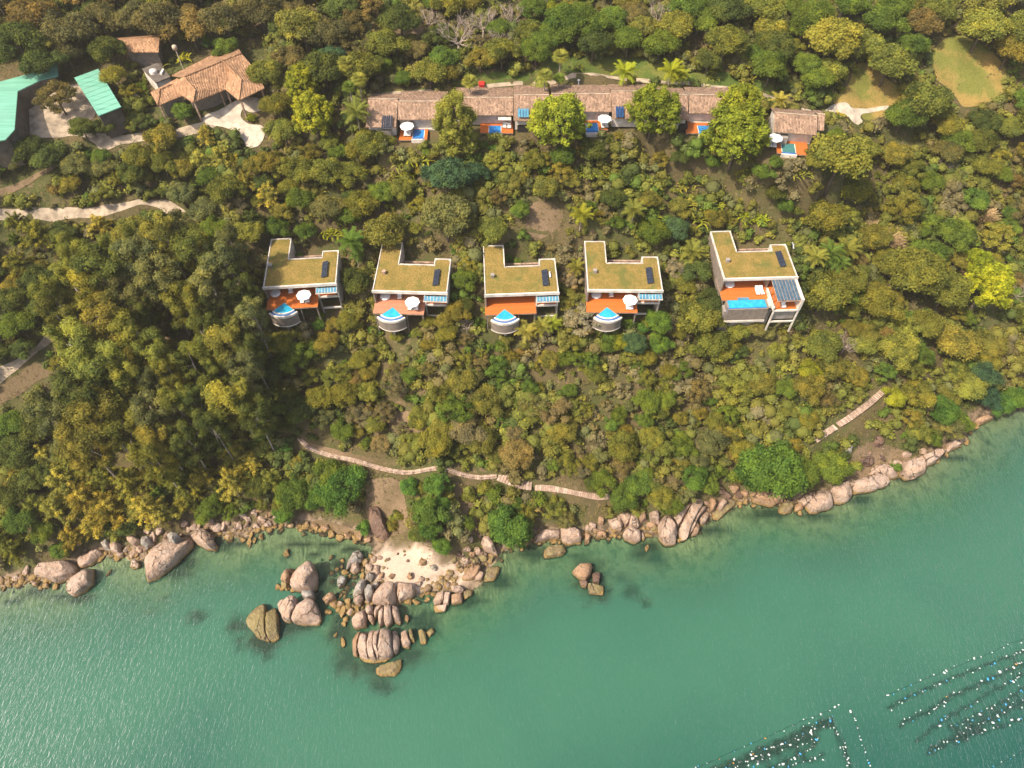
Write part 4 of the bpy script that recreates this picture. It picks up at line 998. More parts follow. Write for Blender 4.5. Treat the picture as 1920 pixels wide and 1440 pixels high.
def villa(i):
    f, Wd = VF[i]
    last = i == 4
    lab = ['leftmost turf-roofed villa, half shaded by the tall grove', 'second turf-roofed villa from the left, with a faded pink deck', 'middle turf-roofed villa with an empty orange deck and no parasol',
           'fourth turf-roofed villa from the left, parasol by its fan-shaped pool', 'rightmost turf-roofed villa with a rectangular pool and large glass pergola'][i]
    r = empty('villa', (f.o[0], f.o[1], f.z), f.ang, lab, 'villa', 'turf-roofed villas in the lower row')
    D1 = 13.3; D2 = 9.0; Dn = 7.3; xl = 4.1; xr = Wd - 3.2
    plan = [(0, 0), (Wd, 0), (Wd, D2), (xr, D2), (xr, Dn), (xl, Dn), (xl, D1), (0, D1)]
    m = MB(); m.prism(plan, 3.0, 3.34); roof = m.build('roof', WHITE, r)
    ins = [(.24, .24), (Wd - .24, .24), (Wd - .24, D2 - .24), (xr + .24, D2 - .24), (xr + .24, Dn - .24), (xl - .24, Dn - .24), (xl - .24, D1 - .24), (.24, D1 - .24)]
    tp = drape_local(ins, 3.45, .10, 51 + i, .55)
    link('turf', tp, roof)
    m = MB(); edge_strip(m, plan, .16, 3.342, 3.57); m.build('parapet', WHITE, roof)
    m = MB(); m.box(-.12, Wd + .12, -.16, -.003, 2.98, 3.60); m.build('fascia', WHITE, roof)
    # walls
    m = MB(); m.box(0, .25, .0, D1, -1.5, 2.998); m.build('side_wall', BROWNWALL, r)
    m = MB(); m.box(Wd - .25, Wd, .35, D2, -4.5, 2.998); m.build('side_wall', WHITE, r)
    m = MB(); m.box(.252, Wd - .252, Dn - .4, Dn - .15, 0.002, 2.998); m.build('back_wall', WHITE, r)
    m = MB(); m.box(.252, xl, D1 - .3, D1 - .05, -.5, 2.998); m.box(xl - .25, xl, Dn, D1 - .302, -.5, 2.998); m.build('back_wall', WHITE, r)
    m = MB(); m.box(xr, Wd - .252, D2 - .3, D2 - .05, -.5, 2.998); m.box(xr, xr + .25, Dn, D2 - .302, -.5, 2.998); m.build('back_wall', WHITE, r)
    xd = 9.7 if not last else 9.2
    # glazed front of the rooms
    g = empty_part('glazed_front', r)
    for k in range(5):
        a = .4 + k * (xd - .6) / 5
        MB().box(a + .05, a + (xd - .6) / 5 - .05, 3.85, 3.9, .05, 2.7).build('pane', PGLASS_G if k != 2 else PGLASS, g)
    m = MB()
    for k in range(6):
        a = .4 + k * (xd - .6) / 5; m.box(a - .045, a + .045, 3.82, 3.93, 0.003, 2.75)
    m.box(.36, xd - .1, 3.8, 3.95, 2.752, 2.99); m.build('frame', WHITE, g)
    MB().box(xd - .1, xd + .12, .5, Dn - .42, 0.002, 2.99).build('party_wall', TIMBER, r)
    # deck boards, joined: each is about one pixel wide
    yd = (-1.9 if i == 2 else -2.5) if not last else -2.3
    m = MB(); y = yd; 
    while y < 3.75:
        m.box(.26 if y > 0 else -.05, xd, y, y + .142, -.06, 0.0); y += .152
    dk = m.build('deck', DECK_PINK if i == 1 else DECK, r); dk['kind'] = 'stuff'
    m = MB(); m.box(-.05, xd, yd, 3.7, -.32, -.062); m.build('deck_frame', TIMBER, r)
    for x in (.3, 3.2, 6.3, xd - .3):
        for y in (yd + .4, 1.5): MB().box(x - .12, x + .12, y - .12, y + .12, -7.5, -.321).build('post', BROWNWALL, r)
    # dining bay on the right
    fy = 0.0 if not last else -5.4
    MB().box(xd + .01, Wd, fy, 6.9, -.36, -.002).build('floor_slab', WHITE, r)
    MB().box(xd + .2, Wd - .3, fy + .3, 6.6, 0.0, .015).build('floor_boards', DECK, r)
    for x in (xd + .15, Wd - .15):
        MB().box(x - .14, x + .14, fy + .02, fy + .3, -6.5, -.361).build('column', GREY if not last else WHITE, r)
        if not last: MB().box(x - .12, x + .12, fy + .02, fy + .26, 0.0, 2.97).build('column', WHITE, r)
    MB().box(xd + .29, Wd - .29, fy + .03, fy + .27, -3.5, -3.15).build('beam', WHITE, r)
    if last: MB().box(xd + .3, Wd - .3, fy + .6, fy + .75, -3.1, -.38).build('lower_wall', GREY, r)
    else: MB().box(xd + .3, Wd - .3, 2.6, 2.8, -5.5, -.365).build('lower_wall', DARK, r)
    # glass canopy
    gy = -1.15 if not last else -5.2
    cg = empty_part('glass_canopy', r)
    nP = 7; x0 = xd + .1; x1 = Wd - .05 if not last else Wd - .55
    zf, zb = (2.35, 2.58) if not last else (2.62, 2.9)
    for k in range(nP):
        a = x0 + (x1 - x0) * k / nP; b = x0 + (x1 - x0) * (k + 1) / nP
        MB().prism([(a + .04, gy), (b - .04, gy), (b - .04, -.17), (a + .04, -.17)], [zf, zf, zb, zb], [zf + .04, zf + .04, zb + .04, zb + .04]).build('pane', PGLASS if not last else PGLASS_G, cg)
    m = MB()
    for k in range(nP + 1):
        a = x0 + (x1 - x0) * k / nP; m.bar((a, gy - .05, zf - .02), (a, -.17, zb - .02), .06, .16)
    m.build('rafters', WHITE if not last else TIMBER, cg)
    MB().bar((x0 - .1, gy - .08, zf - .15), (x1 + .1, gy - .08, zf - .15), .1, .16).build('beam', WHITE if not last else TIMBER, cg)
    if last:
        MB().box(Wd - .5, Wd, -5.5, -.17, -.002, 3.0).build('side_wall', WHITE, r)
        MB().box(xd - .25, xd, -5.4, -.17, 0.003, .9).build('side_wall', WHITE, r)
        for y in (-5.2, -3.4, -1.6): MB().box(x0 - .06, x0 + .06, y - .06, y + .06, 0.01, 2.6).build('post', TIMBER, cg)
    # solar collectors
    sx = Wd - (2.35 if i < 3 else 2.2); sy = 1.6 if i != 4 else 2.6
    sp = empty_part('solar_collector', r)
    for k in range(4):
        y = sy + k * 1.06
        MB().add([(sx - .55, y, 3.62), (sx + .55, y, 3.95), (sx + .55, y + 1.0, 3.95), (sx - .55, y + 1.0, 3.62), (sx - .57, y, 3.68), (sx + .53, y, 4.01), (sx + .53, y + 1.0, 4.01), (sx - .57, y + 1.0, 3.68)],
                 [(3, 2, 1, 0), (4, 5, 6, 7), (0, 1, 5, 4), (1, 2, 6, 5), (2, 3, 7, 6), (3, 0, 4, 7)]).build('panel', SOLAR, sp)
    m = MB()
    for y in (sy + .1, sy + 4.1): m.bar((sx + .5, y, 3.42), (sx + .5, y, 3.94), .06); m.bar((sx - .5, y, 3.42), (sx - .5, y, 3.62), .06)
    m.build('rack', STEEL, sp)
    if i == 2: m = MB(); m.tube([(sx + 1.0, sy + 2.2, 3.75), (sx + 1.0, sy + 3.6, 3.75)], .2, 8); m.build('water_tank', WHITE, sp, True)
    # vent box
    cx, cy = (1.6, 4.6) if i != 0 else (.9, 5.4)
    ch = MB().box(cx - .3, cx + .3, cy - .3, cy + .3, 3.5, 4.15).build('vent_box', GREY if i != 1 else TIMBER, r)
    MB().box(cx - .36, cx + .36, cy - .36, cy + .36, 4.152, 4.22).build('cap', GREY if i != 1 else TIMBER, ch)
    # courtyard path behind the notch
    MB().box(xl + .1, xr + 1.5, Dn + 1.6, Dn + 2.7, -.18, -.02).build('courtyard_path', PATHPINK, r)
    MB().box(xl + .1, xr + 2.2, Dn + 3.6, Dn + 3.95, -.4, .45).build('retaining_wall', TIMBER, r)
    # pool
    if not last:
        ap = f.px(*[(533.5, 567.5), (736.7, 576), (946, 580), (1138, 576)][i])
        pl = empty_part('plunge_pool', r, (ap[0], ap[1], 0))
        a0, a1 = math.radians(-90 - 44), math.radians(-90 + 44)
        MB().prism(sector(.05, 2.75, a0, a1), -.9, .035).build('pool_water', POOL, pl)
        MB().prism(sector(2.752, 2.98, a0 - .02, a1 + .02), -1.0, .10).build('pool_rim', WHITE, pl)
        MB().prism(sector(2.982, 3.46, a0 - .02, a1 + .02), -1.2, -.12).build('overflow_channel', POOL_DEEP, pl)
        MB().prism(sector(3.462, 3.78, a0 - .05, a1 + .05), -.45, .02).build('outer_rim', WHITE, pl)
        MB().prism(sector(2.3, 3.70, a0 - .04, a1 + .04), -2.7, -1.21).build('pool_wall', BROWNWALL, pl)
        MB().prism(sector(3.47, 3.72, a0 - .04, a1 + .04), -1.209, -.452).build('pool_wall', BROWNWALL, pl)
        MB().prism(sector(2.35, 3.76, a0 - .05, a1 + .05), -2.9, -2.702).build('pool_base', WHITE, pl)
        m = MB()
        for a in (a0, a1): m.bar((.05 * math.cos(a), .05 * math.sin(a), .02), (2.75 * math.cos(a), 2.75 * math.sin(a), .02), .12, .06)
        m.build('coping', TIMBER, pl)
        MB().box(-.25, .25, -2.8, -2.4, -8, -2.902).build('pillar', GREY, pl)
    else:
        pl = empty_part('lap_pool', r, (0, 0, 0))
        MB().box(.9, 8.2, -4.3, -2.35, -1.2, -.05).build('pool_water', POOL, pl)
        MB().box(3.0, 5.2, -2.34, -1.75, -.4, .03).build('pool_step', PGLASS, pl)
        MB().box(.6, 8.3, -4.62, -4.302, -1.2, -.10).build('overflow_channel', POOL_DEEP, pl)
        MB().box(.55, 8.35, -4.86, -4.622, -3.3, .02).build('pool_wall', BROWNWALL, pl)
        MB().box(.6, .898, -4.3, -2.35, -4, -.02).build('pool_wall', BROWNWALL, pl)
        MB().box(8.202, 8.5, -4.6, -2.35, -3.3, .02).build('pool_wall', BROWNWALL, pl)
        MB().box(.5, 8.4, -5.0, -4.862, -3.6, -3.1).build('pool_base', WHITE, pl)
        MB().box(8.55, 9.15, -4.4, -2.5, -.3, .35).build('planter', WHITE, pl)
        MB().box(.2, 9.4, -4.2, -2.4, -7.5, -1.21).build('pool_base', GREY, pl)
    return r
def empty_part(name, parent, loc=(0, 0, 0)):
    o = bpy.data.objects.new(name, None); COL.objects.link(o); o.parent = parent; o.location = loc; o.empty_display_size = .2
    return o
def drape_local(poly, z, amp, seed, step):
    """turf sheet with an uneven surface over a plan"""
    xs = [p[0] for p in poly]; ys = [p[1] for p in poly]
    P = resample(poly, 110); nb = len(P)
    gx, gy = np.meshgrid(np.arange(min(xs), max(xs), step), np.arange(min(ys), max(ys), step))
    inn = inpoly(gx, gy, poly) & (segdist(gx, gy, list(poly) + [poly[0]]) > step * .4)
    pts = [Vector((float(a), float(b))) for a, b in P] + [Vector((float(a), float(b))) for a, b in zip(gx[inn], gy[inn])]
    r = delaunay_2d_cdt(pts, [(k, (k + 1) % nb) for k in range(nb)], [], 1, 1e-4)
    v2 = np.array([(p.x, p.y) for p in r[0]]); fc = np.array([tuple(t) for t in r[2] if len(t) == 3])
    zz = z + amp * (fbm(v2[:, 0] * 1.1, v2[:, 1] * 1.1, 0, seed, 3) * .6 + np.clip(segdist(v2[:, 0], v2[:, 1], list(poly) + [poly[0]]) * 1.5, 0, 1) * .6)
    return np_mesh('turf', np.column_stack([v2, zz]), fc, TURF, smooth=True)
for i in range(5): villa(i)
# what stands on the villa decks
def on(i, u, v, z=0.0):
    f, _ = VF[i]; p = W(u, v, ZF + z); return (p[0], p[1], ZF + .004)
VS = ['of the leftmost villa', 'of the second villa', 'of the middle villa', 'of the fourth villa', 'of the rightmost villa']
for i, (u, v) in ((0, (569, 552)), (1, (773, 565)), (3, (1182, 561))):
    parasol(on(i, u, v, 2.2), rng.uniform(0, 1), 'white octagonal parasol on the deck ' + VS[i], 'parasol', 'white parasols')
for i, pts in ((0, [(567, 560), (577, 559)]), (1, [(769, 573), (781, 573)]), (3, [(1177, 572), (1183, 572)]), (4, [(1420, 544.5), (1428, 544)])):
    for k, (u, v) in enumerate(pts):
        p = on(i, u, v, .4); lounger(p, VF[i][0].ang + (.05 if k else -.02), '%s white sun lounger of the pair on the deck %s' % (('left', 'right')[k], VS[i]), 'sun lounger', 'white sun loungers')
for i, (u, v) in ((0, (516, 549)), (1, (722, 555)), (3, (1118, 552)), (4, (1368, 532))):
    pod(on(i, u, v, .4), VF[i][0].ang, 'round white daybed in the left corner of the deck ' + VS[i], 'daybed', 'round daybeds')
for i, (u, v) in ((0, (545, 546)), (1, (749, 556)), (3, (1146, 553))):
    armchair(on(i, u, v, .4), VF[i][0].ang + .1, 'pale armchair under the roof edge on the deck ' + VS[i], 'armchair', 'deck armchairs')
for i in (0, 1, 3):
    f, Wd = VF[i]
    table(f.w(11.4, 1.1, .018), 0, 'round white table in the open dining bay ' + VS[i], 'table', 'dining tables')
    armchair(f.w(13.0, .9, .018), f.ang + .5, 'pale armchair beside the table in the dining bay ' + VS[i], 'armchair', 'dining armchairs')
for i in (2, 4):
    f, Wd = VF[i]
    y0 = .8 if i == 2 else -4.5
    armchair(f.w(11.2, y0, .018), f.ang, 'pale armchair in the dining bay ' + VS[i], 'armchair', 'dining armchairs')

# ------------------------------------------------------------------ tiled bungalows of the upper row
def gable(m, x0, x1, y0, yr, y1, z0, zr, z1, t=.16):
    """roof with its ridge along x: eaves at y0 and y1, ridge at yr"""
    top = [(x0, y0, z0), (x1, y0, z0), (x1, yr, zr), (x0, yr, zr), (x1, y1, z1), (x0, y1, z1)]
    bot = [(x, y, z - t) for x, y, z in top]
    m.add(top + bot, [(0, 1, 2, 3), (3, 2, 4, 5), (7, 6, 9, 8), (8, 9, 11, 10)][:2] + [(9, 8, 7, 6), (11, 10, 8, 9), (0, 6, 7, 1), (4, 10, 11, 5), (1, 7, 8, 2), (2, 8, 10, 4), (3, 9, 6, 0), (5, 11, 9, 3)])
def bungalow(i, sp):
    f = BF[i]
    names = ['leftmost tiled bungalow of the upper row', 'second tiled bungalow from the left, beside the red box', 'middle tiled bungalow between the two left yellow-green trees', 'fourth tiled bungalow, mostly hidden by the largest yellow-green tree', 'rightmost tiled bungalow, turned slightly, by the stone path']
    r = empty('bungalow', (f.o[0], f.o[1], f.z), f.ang, names[i], 'bungalow', 'tiled bungalows in the upper row')
    for nm, (ua, ub), ve, vr, vb, ze, zr in sp['roofs']:
        a = f.px((ua + ub) / 2, ve, ze); b = f.px((ua + ub) / 2, vr, zr); c = f.px((ua + ub) / 2, vb, ze)
        xa = f.px(ua, (ve + vr) / 2, (ze + zr) / 2)[0]; xb = f.px(ub, (ve + vr) / 2, (ze + zr) / 2)[0]
        m = MB(); gable(m, xa, xb, a[1], b[1], c[1], ze, zr, ze)
        ro = m.build(nm, TILE, r)
        m = MB(); m.tube([(xa, b[1], zr + .03), (xb, b[1], zr + .03)], .13, 6); m.build('ridge_tiles', CONC_ROAD, ro)
        m = MB(); m.box(xa - .02, xa + .18, a[1] + .05, c[1] - .05, ze - .16, ze - .02)
        MB().box(xa + .3, xb - .3, a[1] + 1.1, c[1] - .5, -.3, ze - .03).build('wall', WHITE, r)
        # gable ends close the roof space
        g = MB()
        for x in (xa + .3, xb - .45): g.prism([(x, a[1] + 1.15), (x + .15, a[1] + 1.15), (x + .15, c[1] - .55), (x, c[1] - .55)], ze - .05, ze + .0)
    if 'solar' in sp:
        (ua, va, ub, vb, z0, z1, mt, n) = sp['solar']
        A = f.px(ua, vb, z0); B = f.px(ub, va, z1)
        s = empty_part('solar_collector', r)
        for k in range(n):
            xa = A[0] + (B[0] - A[0]) * k / n; xb = A[0] + (B[0] - A[0]) * (k + 1) / n - .09
            MB().prism([(xa, A[1]), (xb, A[1]), (xb, B[1]), (xa, B[1])], [z0, z0, z1, z1], [z0 + .07, z0 + .07, z1 + .07, z1 + .07]).build('panel', mt, s)
    for (ua, va, ub, vb, mt, nm, z0, z1) in sp['flats']:
        A = f.px(ua, vb, z1); B = f.px(ub, va, z1)
        MB().box(min(A[0], B[0]), max(A[0], B[0]), min(A[1], B[1]), max(A[1], B[1]), z0, z1).build(nm, mt, r)
    # deck boards joined
    ua, va, ub, vb = sp['deck']
    A = f.px(ua, vb); B = f.px(ub, va)
    m = MB(); y = A[1]
    while y < B[1]: m.box(A[0], B[0], y, y + .142, -.06, 0.0); y += .152
    d = m.build('deck', DECK, r); d['kind'] = 'stuff'
    MB().box(A[0], B[0], A[1], B[1], -.3, -.062).build('deck_frame', TIMBER, r)
    for x in (A[0] + .2, (A[0] + B[0]) / 2, B[0] - .2): MB().box(x - .1, x + .1, A[1] + .2, A[1] + .4, -4, -.301).build('post', TIMBER, r)
    ua, va, ub, vb, mt = sp['pool']
    A = f.px(ua, vb); B = f.px(ub, va)
    pl = empty_part('plunge_pool', r)
    MB().box(A[0], B[0], A[1], B[1], -1.2, .03).build('pool_water', mt, pl)
    MB().box(A[0] - .12, B[0] + .12, A[1] - .45, A[1] - .002, -.3, .05).build('pool_step', POOL_DEEP, pl)
    MB().box(A[0] - .25, B[0] + .25, A[1] - .75, A[1] - .452, -1.4, .02).build('pool_rim', WHITE, pl)
    MB().box(A[0] - .2, B[0] + .2, A[1] - .72, A[1] + 1.2, -2.4, -1.402).build('pool_wall', WHITE, pl)
    m = MB(); m.box(A[0] - .14, A[0] - .002, A[1], B[1], -.3, .04); m.box(B[0] + .002, B[0] + .14, A[1], B[1], -.3, .04); m.build('coping', WHITE, pl)
    return r
BUNG = [
    dict(roofs=[('main_roof', (745, 836), 224, 190, 171, 2.6, 4.1), ('wing_roof', (688, 744), 238, 186, 176, 2.4, 4.3)], solar=(715, 217, 737, 240, 2.75, 3.5, SOLAR, 5),
         flats=[(772, 228, 802, 238, GREY, 'terrace', -.3, -.02), (770, 237, 815, 241, WHITE, 'terrace_kerb', -.3, .12), (768, 225, 775, 237, GREY, 'wall', -.2, 1.6), (715, 238, 735, 246, GREY, 'wall', -2, 1.2)], deck=(748, 240, 803, 262), pool=(774, 243, 796, 258, POOL_BLUE)),
    dict(roofs=[('main_roof', (852, 962), 216, 183, 164, 2.6, 4.1), ('wing_roof', (963, 1030), 226, 178, 160, 2.5, 4.5)], solar=(971, 204, 992, 220, 3.15, 3.6, PGLASS, 4),
         flats=[(898, 217, 934, 226, GREY, 'terrace', -.3, -.02), (934, 215, 958, 225, WHITE, 'terrace_canopy', 2.0, 2.1), (898, 226, 960, 230, WHITE, 'terrace_kerb', -.3, .12), (970, 226, 992, 236, DARK, 'wall', -2, .8)], deck=(900, 230, 962, 249), pool=(917, 236, 939, 249, POOL_BLUE)),
    dict(roofs=[('main_roof', (1034, 1146), 209, 176, 159, 2.6, 4.1), ('wing_roof', (1147, 1222), 222, 171, 158, 2.4, 4.4)], solar=(1155, 200, 1170, 220, 2.75, 3.6, SOLAR_B, 3),
         flats=[(1095, 212, 1135, 222, GREY, 'terrace', -.3, -.02), (1092, 221, 1125, 225, WHITE, 'terrace_kerb', -.3, .12), (1146, 228, 1176, 234, WHITE, 'terrace', -.4, -.02)], deck=(1098, 225, 1138, 243), pool=(1100, 231, 1120, 246, POOL_BLUE)),
    dict(roofs=[('main_roof', (1291, 1402), 213, 178, 164, 2.6, 4.1), ('wing_roof', (1240, 1290), 224, 178, 164, 2.4, 4.4)],
         flats=[(1292, 213, 1324, 225, GREY, 'terrace', -.3, -.02), (1294, 225, 1335, 229, WHITE, 'terrace_kerb', -.3, .12), (1274, 226, 1288, 236, DARK, 'wall', -2, .8)], deck=(1287, 229, 1345, 249), pool=(1311, 236, 1332, 250, POOL_BLUE)),
    dict(roofs=[('main_roof', (1452, 1531), 250, 214, 205, 2.6, 4.2), ('wing_roof', (1532, 1546), 244, 214, 207, 2.4, 3.9)],
         flats=[(1470, 254, 1509, 266, WHITE, 'terrace', -.3, -.02), (1466, 246, 1476, 258, GREY, 'wall', -.2, 1.6)], deck=(1457, 262, 1512, 286), pool=(1467, 270, 1489, 285, POOL_GREEN)),
]
for i, sp in enumerate(BUNG): bungalow(i, sp)
BS = ['of the leftmost bungalow', 'of the second bungalow', 'of the middle bungalow', 'of the fourth bungalow', 'of the rightmost bungalow']
def onb(u, v, z=0.0):
    p = W(u, v, ZT + z); return (p[0], p[1], ZT + .004)
for i, (u, v) in ((0, (763, 235)), (2, (1134, 221)), (4, (1455, 257))):
    parasol(onb(u, v, 2.2), .2 * i, 'white parasol on the orange pool deck ' + BS[i], 'parasol', 'white parasols')
for i, pts in ((0, [(761, 248), (768, 248)]), (2, [(1130, 233), (1137, 232)]), (4, [(1445, 268), (1453, 269)])):
    for k, (u, v) in enumerate(pts): lounger(onb(u, v, .4), BF[i].ang + rng.uniform(-.08, .08), '%s white sun lounger by the pool %s' % (('left', 'right')[k], BS[i]), 'sun lounger', 'white sun loungers')
for k, (u, v) in enumerate(((946, 236), (954, 237))): armchair(onb(u, v, .4), -.2 + .3 * k, '%s armchair on the pool deck of the second bungalow' % ('left', 'right')[k], 'armchair', 'pool deck armchairs')
table(onb(1163, 227, .8), 0, 'round grey-white table below the blue solar panel of the middle bungalow', 'table', 'pool deck tables')

# ------------------------------------------------------------------ reception hall, sheds and small outbuildings
def pgeom(pts):          # (u, v, z) -> world
    return [W(u, v, z) for u, v, z in pts]
def roof_faces(name, faces, parent, origin, mat, t=.22):
    """thick sheets: every face a list of (u, v, z)"""
    m = MB()
    for fc in faces:
        P = [Vector(W(*p)) - Vector(origin) for p in fc]
        n = len(P)
        c = sum(P, Vector()) / n
        N = Vector()
        for k in range(n): N += (P[k] - c).cross(P[(k + 1) % n] - c)
        if N.z < 0: P = P[::-1]
        tr = tessellate_polygon([[Vector((p.x, p.y, 0)) for p in P]])
        fs = []
        for q in tr:
            A, B, C = (P[k] for k in q)
            q = tuple(q) if (B - A).cross(C - A).z > 0 else tuple(q)[::-1]
            fs.append(q); fs.append(tuple(k + n for k in q)[::-1])
        fs += [((k + 1) % n, k, n + k, n + (k + 1) % n) for k in range(n)]
        m.add([p for p in P] + [p - Vector((0, 0, t)) for p in P], fs)
    return m.build(name, mat, parent)
gr = G(420, 205)
zb = gr[2]
ze, zm, zr = zb + 4.3, zb + 5.6, zb + 7.2
o0 = (W(400, 160, ze)[0], W(400, 160, ze)[1], zb)
hall = empty('reception_hall', o0, 0, 'large hall with clay-tiled hipped roofs and a porch over the driveway', 'hall')
roof_faces('main_roof', [[(322, 141, ze + .7), (345, 144, zr), (453, 100, zr), (448, 92, ze + .9), (433, 85, ze + .7)],
                         [(345, 144, zr), (418, 114.5, zr), (430, 133, zm + .3), (423, 167, ze), (362, 192, ze), (367, 170, zm + .2)]], hall, o0, TILE_O)
roof_faces('porch_roof', [[(418, 114.5, zr + .02), (453, 150, zm + .4), (448, 188, ze), (423, 167, ze), (430, 133, zm + .3)], [(418, 114.5, zr + .02), (453, 100, zr), (478, 130, ze + 1.0), (496, 165, ze), (448, 188, ze), (453, 150, zm + .4)]], hall, o0, TILE_O)
roof_faces('wing_roof', [[(345, 144, zr), (367, 170, zm + .2), (362, 192, ze), (342, 179, ze), (318, 157, zm - .6)], [(300, 168, zm - .7), (337, 152, zm - .3), (342, 179, ze - .3), (296, 198, ze - .3)], [(300, 168, zm - .7), (296, 198, ze - .3), (282, 173, ze - .3)], [(282, 173, ze - .3), (300, 168, zm - .7), (337, 152, zm - .3), (333, 146, ze + .6)]], hall, o0, TILE_O)
m = MB()
for a, b in (((345, 144, zr), (453, 100, zr)), ((345, 144, zr), (367, 170, zm + .2)), ((418, 114.5, zr), (453, 150, zm + .4)), ((453, 150, zm + .4), (448, 188, ze)), ((367, 170, zm + .2), (362, 192, ze)), ((300, 168, zm - .7), (296, 198, ze - .3)), ((300, 168, zm - .7), (337, 152, zm - .3))):
    A = Vector(W(*a)) - Vector(o0); B = Vector(W(*b)) - Vector(o0)
    m.tube([A + Vector((0, 0, .08)), B + Vector((0, 0, .08))], .15, 6)
m.build('ridge_tiles', TILE_O, hall)
for u, v in ((451, 191), (364, 195), (412, 172), (424, 170), (299, 199), (340, 181), (490, 169)):
    P = Vector(W(u, v - 4, ze - .5)) - Vector(o0)
    MB().box(P.x - .16, P.x + .16, P.y - .16, P.y + .16, float(gz(P.x + o0[0], P.y + o0[1])) - o0[2] - .3, ze - zb - .25).build('pillar', TIMBER, hall)
hw = [Vector(W(*p)) - Vector(o0) for p in ((335, 152, ze), (355, 180, ze), (418, 155, ze), (440, 150, ze), (470, 140, ze), (445, 98, ze))]
MB().prism([(p.x, p.y) for p in hw], -1.5, ze - zb - .1).build('wall', BROWNWALL, hall)
hw = [Vector(W(*p)) - Vector(o0) for p in ((295, 176, ze - .5), (302, 192, ze - .5), (338, 178, ze - .5), (330, 160, ze - .5))]
MB().prism([(p.x, p.y) for p in hw], -1.5, ze - zb - .5).build('wing_wall', BROWNWALL, hall)

def flat_shed(name, px, zrel, mat, label, cat, slope=0.0, wallm=None, inset=.5, t=.18, wall_h=None, nrib=0):
    cu = sum(p[0] for p in px) / len(px); cv = sum(p[1] for p in px) / len(px)
    g = G(cu, cv, zrel)
    zz = g[2]
    base = zz - zrel
    r = empty(name, (g[0], g[1], base), 0, label, cat)
    P = [Vector(W(u, v, zz)) - Vector((g[0], g[1], base)) for u, v in px]
    poly = [(p.x, p.y) for p in P]
    MB().prism(poly, zrel - t, [zrel] * len(poly)).build('roof', mat, r)
    c = np.mean(poly, 0)
    pw = [tuple(c + (np.array(p) - c) * (1 - inset * .14)) for p in poly]
    MB().prism(pw, -2.0, zrel - t - .002).build('wall', wallm or SHEDWALL, r)
    return r, P, zz
def seams(r, P, zt, n, i0, i1, i2, i3, mat):
    """standing seams of a metal sheet roof, joined: each is under a pixel wide"""
    m = MB()
    for k in range(1, n):
        a = P[i0].lerp(P[i1], k / n); b = P[i3].lerp(P[i2], k / n)
        m.bar((a.x, a.y, zt + .03), (b.x, b.y, zt + .03), .07, .06)
    o = m.build('roof_seams', mat, r); o['kind'] = 'stuff'
r1, P1, z1 = flat_shed('green_roof_shed', [(-40, 168), (0, 153), (55, 138), (107, 116), (108.5, 142), (78, 149), (33, 171), (27, 243), (10, 262), (-40, 270)], 4.4, GREENROOF, 'left green sheet-metal building, L-shaped, cut by the photo edge', 'shed')
r2, P2, z2 = flat_shed('green_roof_shed', [(139, 145.5), (184, 129), (227, 200), (184.5, 217)], 3.6, GREENROOF, 'smaller rectangular shed with a green sheet-metal roof beside the parking court', 'shed')
seams(r2, P2, 3.6, 9, 0, 3, 2, 1, GREENROOF)
r3, P3, z3 = flat_shed('flat_roof_annex', [(266, 129), (295, 118), (320, 144), (292, 155)], 3.2, GREY_ROOF, 'small annex with a flat dark grey roof behind the hall', 'annex', wallm=WHITE)
m = MB(); m.lathe([(0.01, .62), (.75, .62), (.8, .5), (.8, 0)], 14, ((P3[0].x + P3[2].x) / 2 - .5, (P3[0].y + P3[2].y) / 2)); 
wt = m.build('water_tank', WHITE, r3, True); wt.location = (0, 0, 3.202)
MB().box(1.1, 1.5, -.9, .9, 3.202, 3.6).build('roof_hatch', WHITE, r3)
# little tiled roof at the top left, showing through the trees
g = G(262, 78, 3); zq = g[2]
tr = empty('tiled_cottage', (g[0], g[1], zq - 3.2), 0, 'small cottage with a mossy clay-tiled roof among trees at upper left', 'cottage')
o1 = (g[0], g[1], zq - 3.2)
roof_faces('roof', [[(218, 71, zq), (300, 65, zq), (299, 70, zq + 1.2), (228, 75, zq + 1.2)], [(228, 75, zq + 1.2), (299, 70, zq + 1.2), (297, 97, zq), (235, 97, zq)]], tr, o1, TILE_O)
Pc = [Vector(W(*p)) - Vector(o1) for p in ((228, 76, zq), (294, 72, zq), (292, 92, zq), (238, 92, zq))]
MB().prism([(p.x, p.y) for p in Pc], -1.5, 3.0).build('wall', BROWNWALL, tr)
# orange roofs just entering at the top edge
for (ua, ub, v0, v1, lb, mt) in ((1432, 1492, -22, 5, 'orange roof edge entering at the top of the photo', TILE_O), (1578, 1632, -22, 12, 'dark grey roof edge entering at the top right', GREY)):
    rr, PP, zz = flat_shed('cut_off_house', [(ua, v0), (ub, v0), (ub - 2, v1), (ua + 3, v1)], 3.5, mt, lb, 'house')
